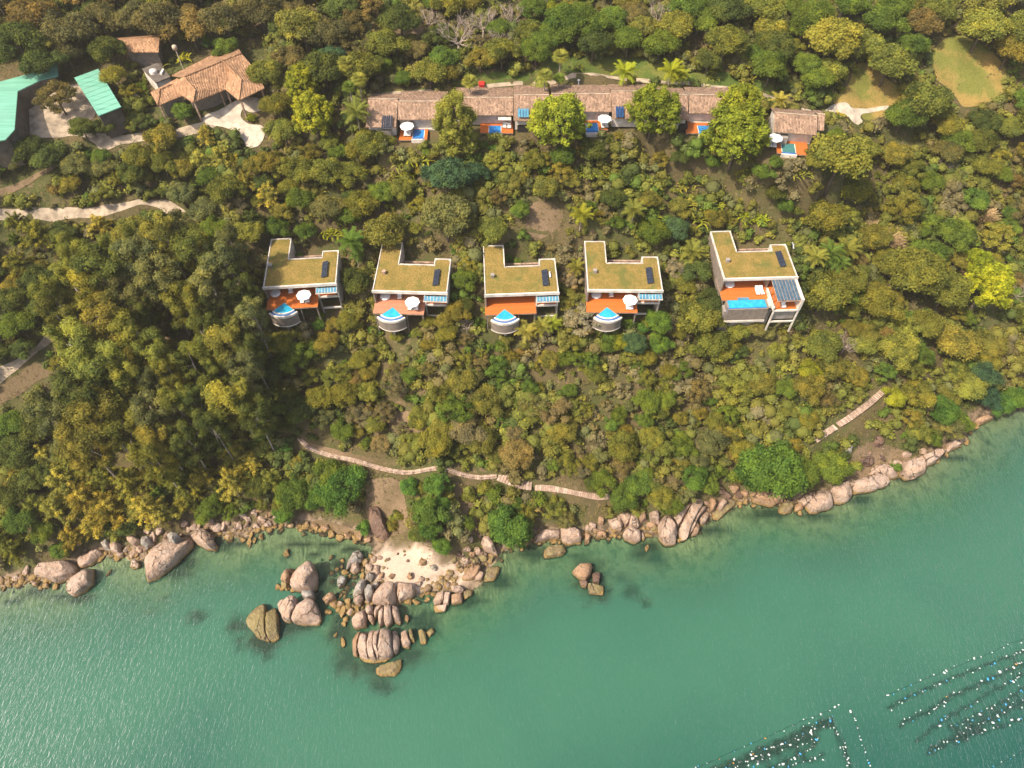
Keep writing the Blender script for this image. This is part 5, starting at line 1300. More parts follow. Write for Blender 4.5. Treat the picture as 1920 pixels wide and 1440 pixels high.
# satellite dish ring and pole, red box, white post
g = G(252, 186, 1.2); d = empty('satellite_dish', (g[0], g[1], g[2] - 1.2), .6, 'pale round dish standing in the shrubs right of the green shed', 'dish')
m = MB(); m.lathe([(0.02, 0), (.5, .06), (.95, .25), (1.15, .45), (1.12, .48), (.9, .3), (.5, .12), (.02, .06)], 18); dd = m.build('reflector', CONC, d, True); dd.location = (0, 0, 1.1); dd.rotation_euler = (.5, .3, 0)
m = MB(); m.tube([(0, 0, -.4), (0, 0, 1.15)], .07, 6); m.build('mast', STEEL, d)
m = MB(); m.bar((0, 0, 1.2), (.35, -.3, 1.95), .06); m.build('feed_arm', STEEL, d)
g = G(327, 88, 7.5); z0 = g[2] - 7.5
d = empty('lamp_pole', (g[0], g[1], z0), 0, 'pale tank on a slim leaning pole behind the hall', 'lamp')  # slim pole carrying a pale, unlit lamp head
m = MB(); m.tube([(.4, -.5, -.5), (0, 0, 7.0)], .10, 6); m.build('pole', CONC, d)
m = MB(); m.lathe([(.02, 7.0), (.5, 7.0), (.52, 7.5), (.45, 7.8), (.02, 7.9)], 12); m.build('lamp', CONC_ROAD, d, True)
g = G(903, 159, 1.0); d = empty('red_box', (g[0], g[1], g[2] - 1.0), .05, 'bright red box on the grass behind the second bungalow', 'box')
MB().box(-.55, .55, -.7, .7, -.2, 1.3).build('body', RED, d); MB().box(-.6, .6, -.75, .75, 1.302, 1.4).build('lid', RED, d)
g = G(1085, 153, .8); d = empty('white_post', (g[0], g[1], g[2] - .8), 0, 'short white post with a round cap behind the middle bungalow', 'post')
MB().box(-.14, .14, -.14, .14, -.3, .9).build('shaft', WHITE_CLEAN, d); m = MB(); m.lathe([(.02, 1.35), (.25, 1.25), (.3, 1.1), (.22, .92), (.02, .9)], 10); m.build('cap', WHITE_CLEAN, d, True)
g = G(1496, 458, .6)
m = MB(); rs = random.Random(3)
ring = [(1.5 * math.cos(k * .785) * (1 if k % 2 else .75), 1.3 * math.sin(k * .785) * (1 if k % 3 else .7)) for k in range(8)]
m.add([(0, 0, 1.0), (.5, .4, .8)] + [(x, y, rs.uniform(-.1, .45)) for x, y in ring], [(0, 2 + k, 2 + (k + 1) % 8) for k in range(8)])
tp = m.build('tarpaulin', M_plain('grey_tarpaulin', (.52, .54, .58), .5, .2, 1.5), loc=(g[0], g[1], g[2] - .3)); tag(tp, 'crumpled pale grey tarpaulin right of the rightmost villa', 'tarpaulin')

# ------------------------------------------------------------------ boardwalk and stairs
plank_me = {}
def walkway(name, px, width, step, label, mat, rail=None, stairs=False, h=.35, cat='path'):
    P = [np.array(G(u, v, h)) for u, v in px]
    L = smooth_line(P, 8)
    # even spacing
    S = [0.0]
    for a, b in zip(L, L[1:]): S.append(S[-1] + float(np.linalg.norm(b[:2] - a[:2])))
    n = int(S[-1] / step)
    r = empty(name, tuple(P[0]), 0, label, cat)
    if (name, width) not in plank_me:
        plank_me[(name, width)] = [MB().box(-width / 2, width / 2, -step * .46, step * .46, -.14 if stairs else -.06, 0).mesh('plank', mt) for mt in mat]
    pos = []
    for k in range(n):
        s = (k + .5) * step
        i = min(max(j for j in range(len(S)) if S[j] <= s), len(L) - 2)
        t = (s - S[i]) / max(S[i + 1] - S[i], 1e-6)
        q = L[i] * (1 - t) + L[i + 1] * t; d = L[i + 1] - L[i]
        zt = float(gz(q[0], q[1])) + h
        pos.append((q[0], q[1], zt, math.atan2(d[1], d[0]) - math.pi / 2))
    zs = [p[2] for p in pos]
    if n > 4:
        zs = list(np.convolve(np.pad(zs, 4, 'edge'), np.ones(9) / 9, 'valid'))
    for (x, y, z, a), zz in zip(pos, zs):
        link('tread' if stairs else 'plank', rng.choice(plank_me[(name, width)]), r, (x - P[0][0], y - P[0][1], zz - P[0][2]), (0, 0, a + rng.uniform(-.03, .03)))
    pts = [Vector((x - P[0][0], y - P[0][1], zz - P[0][2])) for (x, y, z, a), zz in zip(pos, zs)]
    for sd in (-1, 1):
        m = MB(); q = [p + Vector((math.cos(a) * sd * width * .42, math.sin(a) * sd * width * .42, -.22 if not stairs else -.25)) for p, (_, _, _, a) in zip(pts, pos)]
        if len(q) > 1: m.tube(q, .08, 5); m.build('stringer', TIMBER, r)
    if rail:
        m = MB(); q = [p + Vector((math.cos(a) * rail * width * .5, math.sin(a) * rail * width * .5, .95)) for p, (_, _, _, a) in zip(pts, pos)]
        m.tube(q, .055, 5); m.build('handrail', TIMBER_PALE, r)
        for k in range(0, len(q), max(1, int(1.8 / step))):
            MB().tube([q[k] - Vector((0, 0, 1.4)), q[k]], .05, 5).build('rail_post', TIMBER_PALE, r)
    return r
TIMBER_PALE = M_plain('pale_sun_bleached_timber', (.52, .38, .29), .85, .15, 1.4, .2)
PLANKS = [TIMBER_PALE, M_plain('pink_timber', (.44, .30, .225), .85, .2, 2), M_plain('tan_timber', (.37, .26, .19), .85, .2, 2)]
walkway('boardwalk', [(562, 822), (578, 838), (600, 848), (630, 856), (665, 863), (700, 874), (735, 882), (765, 886), (800, 880), (830, 876)], .85, .42, 'pale timber boardwalk with a handrail curving above the beach, left stretch', PLANKS, rail=1)
walkway('boardwalk', [(832, 877), (850, 884), (872, 891), (900, 895), (934, 892)], .85, .42, 'short stretch of timber boardwalk leading to the steps', PLANKS, rail=1)
walkway('timber_steps', [(934, 891), (955, 901), (975, 908), (1000, 912)], 1.9, .55, 'flight of pale timber steps above the shore at the centre', PLANKS, stairs=True, h=.4, cat='stairs')
walkway('boardwalk', [(1003, 913), (1035, 916), (1065, 920), (1095, 926), (1125, 932), (1150, 928)], 1.3, .42, 'pale boardwalk right of the central steps, half hidden by bushes', PLANKS)
walkway('timber_steps', [(1528, 826), (1548, 812), (1568, 799)], 1.3, .55, 'lower flight of timber steps on the right slope', PLANKS, stairs=True, h=.4, cat='stairs')
walkway('boardwalk', [(1571, 797), (1595, 782), (1625, 760), (1645, 743), (1660, 730)], 1.25, .42, 'straight pale ramp climbing the right slope above the steps', PLANKS, h=.4)
walkway('boardwalk', [(1268, 860), (1290, 868), (1325, 862)], 1.1, .42, 'short scrap of pale path between bushes on the lower slope', PLANKS)

# ------------------------------------------------------------------ vegetation: crown shapes built once, every plant a thing of its own
def quads(P, N, size, aspect, r_, tone):
    n = len(P)
    N = N / (np.linalg.norm(N, axis=1, keepdims=True) + 1e-9)
    A = np.cross(N, r_.normal(size=(n, 3))); A /= (np.linalg.norm(A, axis=1, keepdims=True) + 1e-9)
    B = np.cross(N, A)
    s = np.asarray(size).reshape(-1, 1) * np.ones((n, 1))
    a = A * s * .5; b = B * s * .5 * aspect
    V = np.stack([P - a, P - b * .9, P + a, P + b * .9], 1).reshape(-1, 3)      # leaf-shaped lozenges
    return V, np.arange(4 * n).reshape(n, 4), np.repeat(tone, 4)
def sphere_pts(n, r_):
    v = r_.normal(size=(n, 3)); return v / np.linalg.norm(v, axis=1, keepdims=True)
ICO = None
def ico():
    global ICO
    if ICO is None:
        bm = bmesh.new(); bmesh.ops.create_icosphere(bm, subdivisions=1, radius=1.0)
        ICO = (np.array([v.co for v in bm.verts]), np.array([[v.index for v in f.verts] for f in bm.faces])); bm.free()
    return ICO
def crown_from_clumps(name, C, RC, per, leaf, r_, aspect=.62, core=.68, droop=0.0, up=.35, squash=.85, jit=.55, tvar=.16):
    Vs, Fs, Ts = [], [], []; off = 0
    for c, rc in zip(C, RC):
        n = max(6, int(per * (rc / RC.mean()) ** 2))
        d = sphere_pts(n, r_)
        d[:, 2] = np.where(d[:, 2] < -.35, -d[:, 2], d[:, 2])
        rad = rc * r_.uniform(.62, 1.22, n)
        P = c + d * rad[:, None] * np.array([1, 1, squash])
        N = d + np.array([0, 0, up]) + r_.normal(size=(n, 3)) * jit
        ct = r_.normal() * tvar
        tone = np.clip(.5 + ct + r_.normal(size=n) * .14, 0, 1)
        V, F, T = quads(P, N, leaf * r_.uniform(.7, 1.25, n), aspect, r_, tone)
        Vs.append(V); Fs.append(F + off); Ts.append(T); off += len(V)
        if core > 0:
            iv, jf = ico()
            V = c + iv * rc * core * np.array([1, 1, squash]) * r_.uniform(.9, 1.1, (len(iv), 1))
            jf4 = np.column_stack([jf, jf[:, 2]])
            Vs.append(V); Fs.append(jf4 + off); Ts.append(np.full(len(V), np.clip(.45 + ct, 0, 1))); off += len(V)
    V = np.concatenate(Vs); F = np.concatenate(Fs); T = np.concatenate(Ts)
    # degenerate quads (cores) -> keep as triangles by splitting into two sets
    tri = F[:, 2] == F[:, 3]
    me = bpy.data.meshes.new(name)
    F4 = F[~tri]; F3 = F[tri][:, :3]
    loops = np.concatenate([F4.ravel(), F3.ravel()])
    st = np.concatenate([np.arange(len(F4)) * 4, len(F4) * 4 + np.arange(len(F3)) * 3])
    me.vertices.add(len(V)); me.vertices.foreach_set('co', V.astype(np.float32).ravel())
    me.loops.add(len(loops)); me.loops.foreach_set('vertex_index', loops.astype(np.int32))
    me.polygons.add(len(st)); me.polygons.foreach_set('loop_start', st.astype(np.int32))
    at = me.attributes.new('tone', 'FLOAT', 'POINT'); at.data.foreach_set('value', T.astype(np.float32))
    me.update(calc_edges=True); me.materials.append(LEAF)
    return me
def trunk_mesh(name, C, h, r0, mat, seed, nl=5, bend=.3):
    r_ = random.Random(seed); m = MB()
    top = Vector((r_.uniform(-bend, bend), r_.uniform(-bend, bend), h))
    m.tube([(0, 0, -1.2), (0, 0, .3), (top.x * .4, top.y * .5, h * .5), top], [r0 * 1.35, r0, r0 * .78, r0 * .5], 7)
    idx = r_.sample(range(len(C)), min(nl, len(C)))
    for k in idx:
        e = Vector(C[k]); s = Vector((top.x * .6, top.y * .6, h * r_.uniform(.45, .95)))
        mid = s.lerp(e, .5) + Vector((0, 0, .25))
        m.tube([s, mid, e], [r0 * .42, r0 * .28, r0 * .08], 5)
    return m.mesh(name, mat, True)
PROTO = {}
def protos():
    # rounded broadleaf trees, crown radius 4.5
    for k in range(7):
        r_ = np.random.default_rng(200 + k); n = 40 + 5 * (k % 3)
        d = sphere_pts(n, r_); d[:, 2] = np.abs(d[:, 2]) * .95 - .18
        C = d * np.array([3.5, 3.5, 2.3]) * r_.uniform(.72, 1.05, (n, 1)) * (1 + .30 * fbm(d[:, 0] * 1.4 + k, d[:, 1] * 1.4, d[:, 2], 200 + k, 2))[:, None] + np.array([0, 0, 4.6])
        C[:, 0] += .5 * np.sin(C[:, 1] * .7 + k); 
        RC = r_.uniform(.75, 1.5, n)
        PROTO.setdefault('B', []).append((crown_from_clumps('crown', C, RC, 190, .42, r_), trunk_mesh('trunk', C, 4.4, .26, BARK, k)))
    # looser, wider crowns with more gaps
    for k in range(4):
        r_ = np.random.default_rng(260 + k); n = 34
        a = r_.uniform(0, 6.28, n); q = np.sqrt(r_.uniform(.02, 1, n))
        C = np.stack([q * np.cos(a) * 4.0, q * np.sin(a) * 4.0, 5.6 - 1.5 * q * q + r_.normal(size=n) * .55], 1)
        RC = r_.uniform(.6, 1.15, n)
        PROTO.setdefault('L', []).append((crown_from_clumps('crown', C, RC, 150, .38, r_, squash=.65), trunk_mesh('trunk', C, 4.8, .22, BARK, 20 + k, 9)))
    # tall eucalypts: broken, billowing crowns on long pale trunks
    for k in range(5):
        r_ = np.random.default_rng(300 + k); n = 46
        zc = r_.uniform(10.0, 19.5, n); rr = 3.7 * np.sqrt(np.clip(1 - ((zc - 14.5) / 6.2) ** 2, .05, 1))
        a = r_.uniform(0, 6.28, n)
        C = np.stack([rr * np.cos(a) * r_.uniform(.4, 1.05, n), rr * np.sin(a) * r_.uniform(.4, 1.05, n), zc], 1)
        RC = r_.uniform(.75, 1.5, n)
        PROTO.setdefault('E', []).append((crown_from_clumps('crown', C, RC, 170, .40, r_, aspect=.5, core=.70, up=.4, squash=.9, jit=.5, tvar=.2), trunk_mesh('trunk', C, 16.5, .26, BARK_PALE, 30 + k, 9, .9)))
    # large-leaved yellow-green trees: many small hanging tufts
    for k in range(4):
        r_ = np.random.default_rng(340 + k); n = 190
        d = sphere_pts(n, r_); d[:, 2] = np.where(d[:, 2] < -.45, -d[:, 2], d[:, 2])
        C = d * np.array([4.0, 4.0, 4.4]) * r_.uniform(.78, 1.05, (n, 1)) + np.array([0, 0, 5.6])
        C = (C - [0, 0, 5.6]) * (1 + .26 * fbm(d[:, 0] * 1.5 + k, d[:, 1] * 1.5, d[:, 2] * 1.5, 340 + k, 2))[:, None] * (1 + .06 * r_.normal(size=(n, 1))) + [0, 0, 5.6]
        RC = r_.uniform(.38, .92, n)
        PROTO.setdefault('Y', []).append((crown_from_clumps('crown', C, RC, 44, .58, r_, aspect=.42, core=.7, up=.5, squash=1.15, jit=.5, tvar=.20), trunk_mesh('trunk', C, 5.5, .3, BARK, 40 + k, 10)))
    # tall upright bushy tree
    r_ = np.random.default_rng(370); n = 110
    a = r_.uniform(0, 6.28, n); zc = r_.uniform(1.5, 12.5, n); q = np.sqrt(r_.uniform(.3, 1, n)) * 3.7 * np.clip(1.15 - (zc / 13.5) ** 3, .25, 1)
    C = np.stack([q * np.cos(a), q * np.sin(a), zc], 1); RC = r_.uniform(.55, 1.1, n)
    PROTO['H'] = [(crown_from_clumps('crown', C, RC, 70, .5, r_, aspect=.4, core=.7, squash=1.5, jit=.5), trunk_mesh('trunk', C, 10, .25, BARK, 50, 6))]
    # bamboo: arching feathery plumes
    for k in range(4):
        r_ = np.random.default_rng(390 + k); Cs = []; Rs = []
        mm = MB()
        for q in range(46):
            a = r_.uniform(0, 6.28); ln = r_.uniform(.25, 1.0); hh = r_.uniform(6.0, 9.0) * (1.05 - .35 * ln)
            pts = []
            for t in np.linspace(0, 1, 7):
                rad = ln * 4.1 * t ** 1.8; z = hh * (1.6 * t - .68 * t * t * (0.6 + ln)); pts.append((rad * math.cos(a), rad * math.sin(a), z))
            mm.tube([(0.5 * math.cos(a), .5 * math.sin(a), -.5)] + pts[1:], [.06, .055, .05, .04, .03, .02, .01], 4)
            for t in np.linspace(.42, 1.0, 6):
                rad = ln * 4.1 * t ** 1.8; z = hh * (1.6 * t - .68 * t * t * (.6 + ln))
                Cs.append((rad * math.cos(a), rad * math.sin(a), z)); Rs.append(r_.uniform(.34, .72))
        PROTO.setdefault('M', []).append((crown_from_clumps('crown', np.array(Cs), np.array(Rs), 26, .44, r_, aspect=.3, core=.55, up=.5, squash=.8, jit=.6, tvar=.22), mm.mesh('trunk', STRAW)))
    # shrubs, radius 1.8
    for k in range(6):
        r_ = np.random.default_rng(420 + k); n = 13
        d = sphere_pts(n, r_); d[:, 2] = np.abs(d[:, 2])
        C = d * np.array([1.25, 1.25, .85]) * r_.uniform(.5, 1.05, (n, 1)) + np.array([0, 0, .45]); RC = r_.uniform(.4, .8, n)
        PROTO.setdefault('S', []).append((crown_from_clumps('crown', C, RC, 105, .27, r_, core=.7), trunk_mesh('trunk', C, .8, .07, BARK, 60 + k, 5)))
    # strap-leaved clumps (banana, ginger)
    for k in range(2):
        r_ = np.random.default_rng(450 + k); V = []; F = []; T = []
        for q in range(70):
            a = r_.uniform(0, 6.28); c = np.array([r_.normal() * .8, r_.normal() * .8, 0]); ln = r_.uniform(1.0, 1.9); w = r_.uniform(.14, .26); el = r_.uniform(.5, 1.3)
            d = np.array([math.cos(a), math.sin(a), 0]); s = np.array([-d[1], d[0], 0]); tone = np.clip(.5 + r_.normal() * .22, 0, 1)
            b = len(V)
            for t in (0, .35, .7, 1):
                p = c + d * ln * math.cos(el) * t * 1.25 + np.array([0, 0, .3 + ln * (1.3 * t * math.sin(el) - .75 * t * t)])
                ww = w * (1 - abs(2 * t - .9) * .75)
                V += [p - s * ww, p + s * ww]; T += [tone, tone]
            F += [(b + 2 * j, b + 2 * j + 1, b + 2 * j + 3, b + 2 * j + 2) for j in range(3)]
        me = np_mesh('crown', np.array(V), np.array(F), LEAF, {'tone': np.array(T)})
        PROTO.setdefault('N', []).append((me, trunk_mesh('trunk', np.array([[0, 0, .6]]), .5, .2, BARK, 70 + k, 0)))
    # leafless trees
    for k in range(3):
        r_ = random.Random(480 + k); m = MB(); t0 = MB()
        t0.tube([(0, 0, -1), (.1, 0, 1.2), (.2, .1, 2.4)], [.3, .24, .18], 7)
        def grow(p, d, ln, rad, lev):
            q = p + d * ln; mid = p + d * ln * .5 + Vector((r_.uniform(-.1, .1), r_.uniform(-.1, .1), r_.uniform(0, .12))) * ln
            m.tube([p, mid, q], [rad, rad * .8, rad * .55], 4 if lev > 1 else 5)
            if lev >= 5: return
            for _ in range(3 if lev < 4 else 2):
                a = Vector((r_.uniform(-1, 1), r_.uniform(-1, 1), r_.uniform(-.25, .7)))
                grow(q if r_.random() < .6 else mid, (d * .75 + a * .75).normalized(), ln * r_.uniform(.62, .85), rad * .58, lev + 1)
        for j in range(5):
            a = j * 1.26 + r_.uniform(-.3, .3); grow(Vector((.15, .05, 1.9 + .1 * j)), Vector((math.cos(a), math.sin(a), .75)).normalized(), 1.9, .12, 1)
        PROTO.setdefault('D', []).append((m.mesh('branches', TWIG), t0.mesh('trunk', TWIG, True)))
    # dry tall grass clumps
    for k in range(2):
        r_ = np.random.default_rng(510 + k); n = 900
        a = r_.uniform(0, 6.28, n); q = np.sqrt(r_.uniform(0, 1, n)) * 1.0
        base = np.stack([q * np.cos(a), q * np.sin(a), np.zeros(n)], 1); ln = r_.uniform(1.2, 2.6, n)
        out = np.stack([np.cos(a), np.sin(a), np.zeros(n)], 1) * (.25 + .5 * r_.random(n))[:, None]
        s = np.stack([-np.sin(a), np.cos(a), np.zeros(n)], 1) * .035
        mid = base + out * .35 * ln[:, None] + np.array([0, 0, 1]) * (ln * .65)[:, None]; tip = base + out * 1.0 * ln[:, None] + np.array([0, 0, 1]) * (ln * .8)[:, None]
        V = np.stack([base - s, base + s, mid + s * 1.4, mid - s * 1.4, tip + s, tip - s], 1).reshape(-1, 3)
        b = np.arange(n) * 6; F = np.concatenate([np.stack([b, b + 1, b + 2, b + 3], 1), np.stack([b + 3, b + 2, b + 4, b + 5], 1)])
        PROTO.setdefault('G', []).append((np_mesh('blades', V, F, STRAW), None))
    # palm fronds: one feather frond, one fan leaf
    r_ = np.random.default_rng(530); V = []; F = []; T = []
    for t in np.linspace(.08, 1, 20):
        p = np.array([2.9 * t, 0, .75 * t - 1.35 * t * t]); ln = 1.0 * math.sin(min(1, t * 1.25 + .12) * 2.6) * .8 + .12
        for sd in (-1, 1):
            b = len(V); e = p + np.array([.35 * ln, sd * ln, -.28 * ln]); w = np.array([.075, 0, 0])
            V += [p - w, p + w, e + w * .4, e - w * .4]; F.append((b, b + 1, b + 2, b + 3)); T += [.5 + .12 * r_.normal()] * 4
    b = len(V)
    for t in (0, .25, .5, .75, 1):
        p = np.array([2.9 * t, 0, .75 * t - 1.35 * t * t + .02]); V += [p + np.array([0, -.05, 0]), p + np.array([0, .05, 0])]; T += [.75, .75]
    F += [(b + 2 * j, b + 2 * j + 1, b + 2 * j + 3, b + 2 * j + 2) for j in range(4)]
    PROTO['frond'] = np_mesh('frond', np.array(V), np.array(F), LEAF, {'tone': np.clip(np.array(T), 0, 1)})
    V = []; F = []; T = []
    for j in range(15):
        a = math.radians(-115 + 230 * j / 14); b = len(V)
        d = np.array([math.cos(a), math.sin(a), 0]); s = np.array([-d[1], d[0], 0]) * .075; c = np.array([.7, 0, .3])
        L = .85
        V += [c, c + d * L * .5 + s + np.array([0, 0, .05]), c + d * L + np.array([0, 0, -.22]), c + d * L * .5 - s + np.array([0, 0, .05])]; F.append((b, b + 1, b + 2, b + 3)); T += [.5 + .1 * r_.normal()] * 4
    b = len(V); V += [np.array([0, -.03, 0]), np.array([0, .03, 0]), np.array([.7, .03, .3]), np.array([.7, -.03, .3])]; F.append((b, b + 1, b + 2, b + 3)); T += [.6] * 4
    PROTO['fan'] = np_mesh('fan_leaf', np.array(V), np.array(F), LEAF, {'tone': np.clip(np.array(T), 0, 1)})
    m = MB(); m.tube([(0, 0, -.8), (.05, 0, .3), (.1, .05, 3), (.15, .1, 5.6)], [.2, .16, .13, .11], 7); PROTO['palm_trunk'] = m.mesh('trunk', BARK_PALE, True)
protos()
#            name, word, category, crown part, radius of prototype, height of the seen crown centre
KIND = {'B': ('broadleaf_tree', 'broadleaf tree', 'tree', 'crown', 4.5, 5.6), 'L': ('spreading_tree', 'flat-topped spreading tree', 'tree', 'crown', 4.6, 5.4), 'E': ('eucalyptus_tree', 'tall eucalyptus tree', 'tree', 'crown', 4.2, 15.2),
        'Y': ('large_leaved_tree', 'large-leaved tree', 'tree', 'crown', 4.7, 6.4), 'H': ('upright_tree', 'tall upright bushy tree', 'tree', 'crown', 4.6, 7.6), 'M': ('bamboo_clump', 'feathery bamboo clump', 'bamboo', 'crown', 4.3, 5.2),
        'S': ('shrub', 'leafy shrub', 'shrub', 'crown', 1.9, 1.1), 'N': ('strap_leaved_plant', 'strap-leaved clump', 'plant', 'crown', 2.0, .9), 'D': ('bare_tree', 'leafless tree', 'tree', 'branches', 5.2, 4.6), 'G': ('tall_grass_clump', 'dry straw-coloured grass clump', 'grass', 'blades', 1.7, 1.3),
        'P': ('palm_tree', 'feather palm', 'palm', 'frond', 2.6, 5.8), 'F': ('fan_palm', 'fan palm', 'palm', 'fan_leaf', 1.5, 5.8)}
HUE = {'olive': ((0.192, 0.176, 0.038), 'olive'), 'olive2': ((0.166, 0.172, 0.036), 'dull green'), 'green': ((0.115, 0.165, 0.030), 'mid-green'), 'bright': ((0.100, 0.178, 0.034), 'bright green'), 'ygreen': ((.225, .245, .028), 'yellow-green'),
       'lime': ((.27, .30, .024), 'lime-yellow'), 'blue': ((.068, .122, .060), 'bluish green'), 'grey': ((0.160, 0.164, 0.060), 'grey-green'), 'dark': ((0.094, 0.118, 0.032), 'dark green'), 'brown': ((0.185, 0.148, 0.055), 'brownish'),
       'dbrown': ((0.128, 0.112, 0.044), 'brown-green'), 'gold': ((0.305, 0.268, 0.056), 'golden'), 'silver': ((.24, .205, .13), 'beige'), 'drab': ((.185, .155, .075), 'drab beige'), 'moss': ((.205, .208, .042), 'mossy')}
NCOUNT = {}
PLANTS = []      # (object, kind, hue, u, v, R, xy)
def plant(u, v, rpx, kind, hue='olive', stretch=None):
    nm, word, cat, part, R0, hc = KIND[kind]
    p = G(u, v, 5.0); s = rpx * depth_of(p) / FPX / R0
    sz = s if kind not in 'EPF' else (.75 + .28 * s if kind == 'E' else 1.0 * s)
    sz = sz * (stretch or 1.0)
    p = G(u, v, hc * sz)
    return put(p[0], p[1], s, sz, kind, hue, u, v)
def put(x, y, s, sz, kind, hue, u, v):
    nm, word, cat, part, R0, hc = KIND[kind]
    z = float(gz(x, y))
    if kind == 'B' and R0 * s < 2.75: nm = 'bushy_tree'
    NCOUNT[nm] = NCOUNT.get(nm, 0) + 1
    root = bpy.data.objects.new(nm, None); COL.objects.link(root); root.empty_display_size = .3
    root.location = (x, y, z); root.rotation_euler = (0, 0, rng.uniform(0, 6.28))
    c = HUE[hue][0]; k = rng.uniform(.84, 1.18); w = rng.uniform(-.10, .10)
    c = (min(1, c[0] * k * (1 + w)), min(1, c[1] * k), c[2] * k * (1 - w), 1)
    if kind in 'PF':
        o = link('trunk', PROTO['palm_trunk'], root, scale=(1, 1, 1)); tops = Vector((.15, .1, 5.6))
        n = 17 if kind == 'P' else 30
        for j in range(n):
            lay = j / n
            fo = link(part, PROTO['frond' if kind == 'P' else 'fan'], root, tops, (rng.uniform(-.15, .15), -(.95 - 1.35 * lay) + rng.uniform(-.15, .15), j * 2.4 + rng.uniform(-.2, .2)))
            fo.color = c
        root.scale = (s, s, sz)
    else:
        me, tm = PROTO[kind][rng.randrange(len(PROTO[kind]))]
        if tm is not None: link('trunk', tm, root)
        o = link(part, me, root); o.color = c
        root.scale = (s * rng.uniform(.92, 1.08), s * rng.uniform(.92, 1.08), sz)
    tag(root, None, cat)
    PLANTS.append((root, kind, hue, u, v, R0 * s, (x, y)))
    return root

